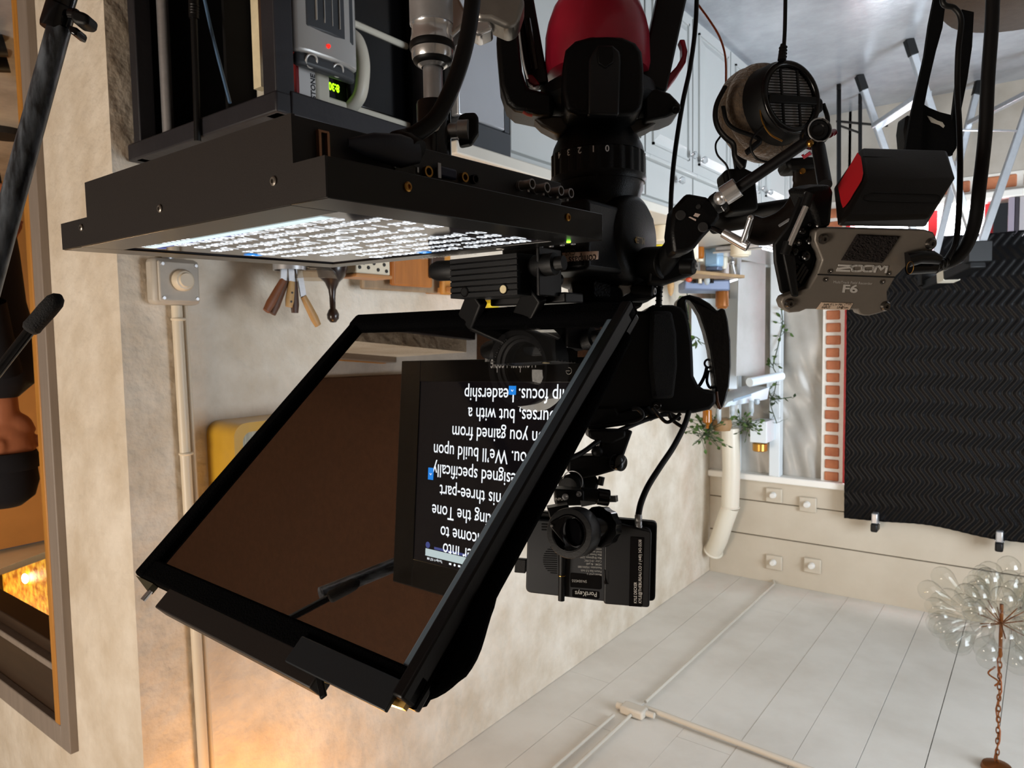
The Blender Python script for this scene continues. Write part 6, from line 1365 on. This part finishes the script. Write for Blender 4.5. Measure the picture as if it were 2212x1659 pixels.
# yoke forks and slider
Y1 = [(1566, 188), (1549, 222), (1545, 252), (1552, 278), (1568, 298), (1584, 312), (1588, 340), (1604, 362)]
MB().tube(spline(pxs(Y1, HPD - .005), 5), [px(8, .74)] * 36, 12, flat=0.6).build('yoke', BLKM, t, smooth=80)
Y2 = [(1562, 230), (1570, 262), (1590, 280), (1640, 300), (1630, 315), (1612, 330)]
MB().tube(spline(pxs(Y2, HPD + .0), 5), px(7, .74), 12, flat=0.6).build('yoke', BLKM, t, smooth=80)
MB().prism([atD(x, y, HPD + .06) for x, y in ((1583, 305), (1622, 312), (1612, 365), (1592, 365))], FWD * 0.012).build('slider_arm', BLKM, t, bevel=0.003)
MB().prism([atD(x, y, HPD + .055) for x, y in ((1562, 372), (1572, 363), (1610, 362), (1632, 372), (1640, 452), (1580, 458))], FWD * 0.03).build('slider_block', BLKM, t, bevel=0.006, seg=3)
MB().prism([atD(x, y, HPD + .01) for x, y in ((1746, 210), (1768, 205), (1780, 215), (1780, 240), (1760, 240))], FWD * 0.02).build('yoke_pivot', BLKM, t, bevel=0.003)
MB().tube(spline(pxs([(1778, 225), (1788, 260), (1778, 300), (1765, 330), (1762, 352)], HPD + .02), 5), px(8, HPD), 12, flat=0.6).build('yoke', BLKM, t, smooth=80)
LEA = mat('headband_leather', '#191310', 0.3, bump=0.15, bscale=60)
HB = [(1744, 352), (1745, 380), (1742, 410), (1732, 440), (1712, 468), (1685, 488), (1650, 500), (1622, 494)]
hb = spline(pxs(HB, HPD + .03), 5)
MB().tube(hb, [px(34, HPD)] * 8 + [px(32, HPD)] * (len(hb) - 8), 16, flat=0.32, flatdir=FWD).build('headband', LEA, t, smooth=80)
MB().prism([atD(x, y, HPD + .015) for x, y in ((1700, 352), (1702, 340), (1758, 336), (1770, 345), (1766, 362), (1706, 366))], FWD * 0.03).build('slider_block', BLKM, t, bevel=0.004)
MB().lathe([(px(7, HPD), 0), (px(6, HPD), 0.002), (0, 0.0025)], atD(1733, 370, HPD + .016), -FWD, 16).build('rivet', BRASS, t)
MB().tube(pxs([(1683, 488), (1705, 474)], HPD + .012), px(3, HPD), 8).build('buckle_pin', STEEL, t)
# earcup lead and thin link wires
MB().tube(spline(pxs([(1690, 128), (1694, 90), (1696, 40), (1697, -40)], HPD - .01), 5), px(4.2, HPD), 10).build('cord', BLKR, t, smooth=80)
MB().tube(pxs([(1689, 130), (1690, 112), (1692, 96)], HPD - .01), [px(9, HPD), px(7.5, HPD), px(6, HPD)], 12).build('strain_relief', BLKR, t)
for k in range(4): MB().torus(atD(1690.5 + k * .4, 124 - k * 7, HPD - .01), PD, px(7.5, HPD), px(1.6, HPD), 14, 6).build('relief_rib', BLKR, t)
MB().tube(spline(pxs([(1648, 272), (1625, 298), (1622, 320), (1634, 342), (1662, 350), (1690, 345)], HPD - .01), 5), px(2.4, HPD), 8).build('link_wire', BLKR, t, smooth=80)
MB().tube(spline(pxs([(1574, 270), (1556, 295), (1546, 312), (1550, 335), (1570, 358), (1578, 388)], HPD + .05), 5), px(2.2, .78), 8).build('link_wire', BLKR, t, smooth=80)
# bar that carries the headphones
MB().tube([atD(1540, 478, .86), atD(1640, 464, .82), atD(1712, 450, .80)], [px(28, .85), px(25, .82), px(22, .8)], 24).build('pan_handle', BLKM, label='thick black pan handle crossing behind the headphone band', cat='handle', bevel=0.001)
cable('copper_wire', 'thin orange wire hanging in front of the pale cabinets', [(1508, 10), (1530, 40), (1552, 75), (1564, 108), (1568, 140), (1568, 190)], 4.5, 1.0, m=mat('orange_wire', '#b0562c', 0.5))
# --- field recorder
RD = 0.60
t = thing('field_recorder', 'taupe faced field recorder upside down on the friction arm with white logo', 'audio recorder', atD(1850, 500, RD))
# the face leans a little: its upper edge in the photograph is nearer
RN = (-FWD * 0.95 + PD * 0.28 + PR * 0.14).normalized(); r0 = atD(1860, 590, RD)
def rf(x, y, lift=0.0): return atP(x, y, r0, RN) + RN * lift
FACE = mat('recorder_taupe_metal', '#7a736b', 0.42, 0.35, noise=0.08, scale=80)
fo = [(1762, 500), (1772, 493), (1796, 491), (2000, 496), (2017, 502), (2025, 520), (2024, 532), (2012, 543), (1985, 555), (1955, 578), (1935, 598), (1917, 630), (1918, 645), (1924, 656), (1922, 670), (1900, 677), (1880, 682), (1866, 682), (1858, 679), (1853, 669), (1834, 669), (1762, 668), (1742, 668), (1728, 674), (1706, 676), (1692, 666), (1687, 652), (1692, 642), (1706, 636), (1748, 622), (1766, 592), (1777, 562), (1768, 540), (1760, 520)]
MB().prism([rf(x, y) for x, y in fo], -RN * 0.010).build('face_plate', FACE, t, bevel=0.0012)
MB().prism([rf(x, y, -0.011) for x, y in ((1768, 500), (2018, 508), (1960, 570), (1935, 600), (1905, 640), (1920, 668), (1700, 668), (1756, 612), (1770, 570))], (r0 - EYE).normalized() * 0.045).build('body', BLKM, t, bevel=0.002)
mb = MB(); mb.bar(rf(1766, 593, 0.0001), rf(1933, 599, 0.0001), 0.0010, 0.0006, RN); mb.build('seam', mat('seam_black', '#0a0908', 0.8), t)
q = [rf(x, y, 0.0005) for x, y in ((1849, 506), (1943, 510), (1904, 568), (1815, 562))]
FUZ = mat('hook_pad_brown', '#241a18', 0.95, noise=0.5, scale=500, bump=0.8, bscale=900)
mb = MB(); n = 26
rz = random.Random(9); gridv = []
for j in range(n + 1):
    for i in range(n + 1):
        a = lerp(lerp(q[0], q[1], i / n), lerp(q[3], q[2], i / n), j / n); gridv.append(a + RN * (0.0012 + rz.uniform(0, 0.0011)) * (1 if 0 < i < n and 0 < j < n else 0.2))
mb.add(gridv, [(j * (n + 1) + i, j * (n + 1) + i + 1, (j + 1) * (n + 1) + i + 1, (j + 1) * (n + 1) + i) for j in range(n) for i in range(n)])
mb.build('hook_pad', FUZ, t, smooth=0, fix=False)
LOGO = mat('logo_pale_grey', '#b9b5b0', 0.5)
# the logo letters, drawn as thick strokes
mb = MB()
def stroke(pts, w=4.2): 
    P = [rf(x, y, 0.0004) for x, y in pts]
    for a, b in zip(P[:-1], P[1:]): 
        d = (b - a).normalized() * px(w * .42, RD); mb.bar(a - d, b + d, px(w, RD), 0.0006, RN)
stroke([(1814, 572), (1838, 573), (1836, 578), (1811, 582), (1808, 580), (1807, 586), (1832, 586)]) if False else None
stroke([(1812, 573), (1837, 574), (1838, 577)]); stroke([(1838, 577), (1810, 580), (1808, 583)]); stroke([(1808, 584), (1834, 585)])
def roundO(cx_, cy_, a, b, sk): 
    pts = [(cx_ + a * math.copysign(abs(math.cos(t_)) ** .6, math.cos(t_)) - sk * math.sin(t_), cy_ + b * math.copysign(abs(math.sin(t_)) ** .6, math.sin(t_))) for t_ in [2 * math.pi * k / 20 for k in range(21)]]
    stroke(pts, 4)
roundO(1851, 579.5, 11, 6, 1.5); roundO(1876, 580, 11, 6, 1.5)
stroke([(1889, 587), (1893, 576), (1899, 575), (1903, 582), (1910, 576), (1916, 576), (1913, 588)], 4)
mb.build('logo', LOGO, t, smooth=0)
mb = MB(); mb.text('F6', rf(1817, 631, 0.0004), rf(1850, 631) - rf(1817, 630), rf(1819, 612) - rf(1816, 631), size=0.0092, width=(rf(1851, 630) - rf(1818, 630)).length, bold=0.03)
mb.text('MultiTrack Field Recorder', rf(1799, 611.5, 0.0004), rf(1883, 615) - rf(1799, 611.5), rf(1800, 605) - rf(1799, 612), size=0.0031, width=(rf(1883, 614) - rf(1799, 611)).length); mb.build('face_lettering', LOGO, t, smooth=0)
q = [rf(x, y, 0.0006) for x, y in ((1774, 653), (1842, 655), (1834, 669), (1763, 668))]
MB().prism(q, -RN * 0.001).build('rating_label', mat('label_beige', '#d0b8a2', 0.6), t)
mb = MB()
for k, (s, x, y) in enumerate((('MIC', 1809, 660), ('L I+', 1797, 660), ('(TYP)', 1822, 659.5), ('INPUT', 1777, 660), ('LINE', 1806, 666), ('(TYP)', 1815, 667), ('INPUT', 1773, 666))): mb.text(s, rf(x, y, 0.0008), rf(1842, 656) - rf(1774, 654), rf(1776, 653) - rf(1772, 665), size=0.0028)
mb.build('label_text', BLKG, t, smooth=0)
for x, y, r_ in ((1777, 516, 11), (2009, 526, 12), (1704, 655, 11), (1911, 661, 11)):
    MB().lathe([(px(r_, RD), -0.001), (px(r_, RD), 0.0015), (px(r_ * .75, RD), 0.0035), (px(r_ * .35, RD), 0.0038), (px(r_ * .3, RD), 0.002), (0, 0.002)], rf(x, y), RN, 24).build('corner_bolt', mat('dark_chrome', '#6a6560', 0.2, 0.9), t)
for x, y in ((1792, 586), (1918, 591), (1782, 604), (1905, 609)):
    MB().lathe([(px(5, RD), 0), (px(5, RD), 0.0008), (px(2.2, RD), 0.0012), (0, 0.0003)], rf(x, y), RN, 16).build('face_screw', mat('dark_chrome', '#6a6560', 0.2, 0.9), t)
# mixer side panel with knobs, seen edge-on
SP = [(1776, 408), (1800, 415), (1806, 486), (1788, 500), (1790, 560), (1778, 596), (1760, 626), (1730, 642), (1700, 640), (1686, 570), (1684, 530), (1715, 490), (1745, 420)]
MB().prism([rf(x, y, -0.012) for x, y in SP], (rf(1730, 560) - EYE).normalized() * 0.03).build('side_panel', BLKM, t, bevel=0.003)
MB().tube([rf(1735, 440, 0.006), rf(1696, 528, 0.006)], px(6, RD), 16).build('guard_rail', CHROME, t)
for (x0, y0), (x1, y1) in (((1744, 418), (1732, 446)), ((1698, 522), (1688, 548))): MB().tube([rf(x0, y0, 0.004), rf(x1, y1, 0.005)], px(10, RD), 14).build('rail_end', BLKM, t)
MB().prism([rf(x, y, 0.004) for x, y in ((1684, 545), (1696, 540), (1712, 552), (1716, 600), (1720, 640), (1704, 640))], (rf(1700, 560) - EYE).normalized() * 0.012).build('rail_bracket', BLKM, t, bevel=0.002)
for x, y, r_ in ((1740, 500, 9), (1730, 525, 10), (1722, 545, 11), (1745, 555, 13), (1728, 580, 9), (1757, 486, 5), (1708, 580, 6), (1752, 520, 7)):
    MB().ball(rf(x, y, -0.006), px(r_, RD), 14, 10).build('input_knob', BLKG, t)
for x, y in ((1764, 488), (1746, 525), (1724, 524), (1737, 558)): MB().ball(rf(x, y, 0.001), px(2.6, RD), 10, 8).build('level_light', CHROME, t)
for k in range(3): MB().bar(rf(1720 + 4 * k, 600 + 6 * k, -0.002), rf(1738 + 4 * k, 570 + 6 * k, -0.002), 0.002, 0.003, RN).build('slot', BLKG, t)
# arm bracket
MB().prism([rf(x, y, -0.002) for x, y in ((1738, 410), (1768, 402), (1800, 398), (1806, 415), (1800, 490), (1770, 500), (1760, 460), (1745, 425))], -RN * 0.03).build('mount_bracket', HEADM, t, bevel=0.004)
# battery that juts out toward the camera
t = thing('recorder_battery', 'big black battery with a torn strip of red tape on the recorder', 'battery', atD(1940, 400, .56))
f1 = [(1855, 320), (2048, 325), (2067, 384), (2064, 400)]
BD = .555
top = [atD(x, y, BD + .035) for x, y in ((1858, 318), (2050, 323), (2067, 382), (1866, 386))]
fr = [atD(x, y, BD) for x, y in ((1868, 388), (2066, 390), (2004, 478), (1822, 478))]
back = [p + FWD * 0.04 for p in (atD(1858, 318, BD + .035), atD(2050, 323, BD + .035), atD(2004, 492, BD + .03), atD(1812, 492, BD + .03))]
mb = MB()
V_ = [atD(1858, 318, .60), atD(2048, 323, .60), atD(2068, 384, .563), atD(1868, 386, .563), atD(1824, 470, .553), atD(2008, 470, .553), atD(2002, 492, .568), atD(1812, 492, .568), atD(1800, 412, .62), atD(1990, 420, .63)]
_n = (V_[3] - V_[0]).cross(V_[4] - V_[0]).normalized(); V_[8] = atP(1797, 408, V_[0], _n); V_[7] = atP(1806, 491, V_[0], _n)
mb.add(V_, [(0, 1, 2, 3), (3, 2, 5, 4), (4, 5, 6, 7), (0, 3, 4, 7, 8), (1, 9, 6, 5, 2), (0, 8, 9, 1), (8, 7, 6, 9)])
mb.build('case', mat('battery_black', '#070605', 0.45, noise=0.15, scale=300, bump=0.05, bscale=900), t, bevel=0.003, seg=3)
gg = MB()
pn = (V_[2] - V_[3]).cross(V_[4] - V_[3]).normalized(); pn = pn if pn.dot(FWD) < 0 else -pn
def bf(x, y, l=0.0003): return atP(x, y, V_[3], pn) + pn * l
loop = [bf(x, y) for x, y in ((1884, 416), (2022, 421), (2031, 425), (2031, 433), (2024, 438), (1876, 434), (1866, 430), (1868, 421))]
gg.tube(loop, 0.00025, 6, closed=True); gg.build('embossed_outline', BLKG, t)
pn2 = (V_[1] - V_[0]).cross(V_[3] - V_[0]).normalized(); pn2 = pn2 if pn2.dot(FWD) < 0 else -pn2
def bt(x, y, l=0.0003): return atP(x, y, V_[0], pn2) + pn2 * l
MB().tube([bt(x, y) for x, y in ((1864, 338), (2012, 345), (2018, 342), (2012, 352))], 0.0003, 6).build('top_seam', BLKG, t)
pn3 = (V_[3] - V_[0]).cross(V_[8] - V_[0]).normalized(); pn3 = pn3 if pn3.dot(FWD) < 0 else -pn3
def bs(x, y, l=0.0006): return atP(x, y, V_[0], pn3) + pn3 * l
tp_ = [(1854, 331), (1861, 340), (1864, 358), (1866, 376), (1863, 390), (1856, 402), (1846, 418), (1838, 432), (1828, 445), (1822, 450), (1818, 438), (1815, 420), (1811, 404)]
MB().prism([bs(x, y) for x, y in tp_], pn3 * 0.0004).build('red_tape', mat('red_gaffer_tape', '#b3121c', 0.5), t, smooth=0)
# --- cables and straps on the side
def xlr(t_):
    MB().tube(pxs([(1958, 562, .60), (1985, 555, .60), (2012, 556, .60), (2030, 562, .60)], .6), [px(17, .6), px(16, .6), px(15, .6), px(10, .6)], 18).build('plug', BLKG, t_, smooth=60)
    MB().torus(atD(1966, 578, .595), PR, px(13, .6), px(0.7, .6), 20, 6).build('brass_ring', BRASS, t_)
cable('recorder_cable', 'thick black cable curving down into the lower plug of the recorder', [(2146, -40), (2142, 60), (2134, 170), (2128, 290), (2116, 400), (2106, 480), (2085, 535), (2058, 562), (2030, 572)], 27, .62, n=8, extra=xlr)
def xlr2(t_):
    MB().tube(pxs([(1962, 580, .61), (1990, 578, .61), (2020, 578, .61), (2045, 566, .61)], .6), [px(14, .6), px(14, .6), px(13, .6), px(9, .6)], 18).build('plug', BLKG, t_, smooth=60)
    for k in range(3): MB().torus(atD(2022 + 9 * k, 577 - 4 * k, .61), PR, px(13 - k, .6), px(1.8, .6), 16, 6).build('relief_rib', BLKR, t_)
cable('recorder_cable', 'thinner black cable beside the thick one going into the upper plug', [(2036, -30, .66), (2038, 8, .66), (2062, 18, .66), (2076, 45, .66), (2070, 110, .66), (2068, 190, .66), (2072, 270, .65), (2074, 350, .64), (2072, 440, .63), (2065, 520, .62), (2045, 562, .61)], 12, .64, n=8, extra=xlr2)
WEB = mat('webbing_black', '#060607', 0.7, bump=0.15, bscale=700, spec=0.15)
t = thing('recorder_strap', 'black webbing strap with joined V and slotted panel behind the recorder', 'strap', atD(2000, 340, .78))
SD2 = .78
MB().prism([atD(x, y, SD2) for x, y in ((2022, -20), (2046, -20), (2036, 60), (2022, 110), (2008, 170), (1996, 230), (1988, 330), (1955, 330), (1966, 260), (1982, 190), (1998, 120), (2008, 50))], FWD * 0.004).build('webbing_band', WEB, t)
MB().prism([atD(x, y, SD2 + .02) for x, y in ((2078, 20), (2104, 26), (2100, 100), (2090, 170), (2076, 240), (2066, 320), (2056, 335), (2052, 300), (2064, 200), (2076, 110))], FWD * 0.004).build('webbing_band', WEB, t)
MB().prism([atD(x, y, SD2 + .01) for x, y in ((1990, 222), (2006, 232), (2030, 242), (2054, 248), (2064, 300), (2058, 335), (1984, 335), (1978, 290))], FWD * 0.005).build('joining_panel', WEB, t)
MB().prism([atD(x, y, SD2 + .0095) for x, y in ((2003, 250), (2012, 253), (2024, 260), (2036, 264), (2041, 272), (2038, 276), (2030, 270), (2012, 264))], FWD * 0.0006).build('pale_print', mat('pale_print', '#c9c6bd', 0.6), t)
MB().prism([atD(x, y, SD2 + .03) for x, y in ((1958, 250), (1966, 246), (1972, 300), (1968, 320), (1958, 322), (1954, 280))], FWD * 0.02).build('buckle', BLKM, t, bevel=0.003)
# ================================================================== boom pole and pan handle on the doorway side
BMD = .78
t = thing('boom_pole', 'worn black boom pole slanting past the doorway with a collar and wing knob', 'boom pole', atD(60, 300, BMD))
a, b = atD(-30, 640, BMD), atD(128, 60, BMD)
MB().tube([a, b], [px(24, BMD), px(23, BMD)], 28).build('tube', mat('worn_black_tube', '#5d636b', 0.3, scale=30, color2='#1b1c1f', stretch=(3, 3, 0.6), spec=0.6, contrast=(.4, .62)), t)
a, b = atD(119, 58, BMD), atD(146, -30, BMD); d = (b - a).normalized()
MB().tube([a - d * 0.004, a, a + d * 0.022, a + d * 0.024, b], [px(27, BMD), px(29, BMD), px(29, BMD), px(24, BMD), px(24, BMD)], 28).build('collar', BLKG, t)
MB().cyl(atD(150, 30, BMD - .01), atD(168, 32, BMD - .012), px(12, BMD), n=18).build('clamp_ear', BLKG, t, bevel=0.002)
MB().prism([atD(x, y, BMD - .02) for x, y in ((150, 30), (158, 18), (178, 24), (192, 32), (188, 48), (182, 54), (162, 50), (152, 44))], FWD * 0.02).build('wing_knob', BLKM, t, bevel=0.005, seg=3)
MB().prism([atD(x, y, BMD - .012) for x, y in ((146, 52), (164, 58), (167, 62), (162, 76), (148, 70))], FWD * 0.02).build('clamp_lug', BLKG, t, bevel=0.002)
PHD = .75
t = thing('foam_handle', 'thin black rod with rounded foam grip near the doorway', 'pan handle', atD(60, 740, PHD))
a, b = atD(-30, 835, PHD), atD(82, 692, PHD)
MB().tube([a, b], px(11, PHD), 20).build('rod', BLKG, t)
a, b = atD(70, 706, PHD), atD(124, 645, PHD); d = (b - a)
MB().tube([a - d * 0.12, a - d * 0.02, a + d * 0.1, a + d * 0.6, a + d * 0.9, a + d * 1.05, a + d * 1.13], [px(15, PHD), px(19, PHD), px(18.5, PHD), px(19.5, PHD), px(18.5, PHD), px(13, PHD), px(4, PHD)], 24).build('foam_grip', mat('black_foam', '#131315', 0.9, bump=0.3, bscale=500), t, smooth=70)
for o_ in list(bpy.data.objects):
    if '_o' in o_: del o_['_o']
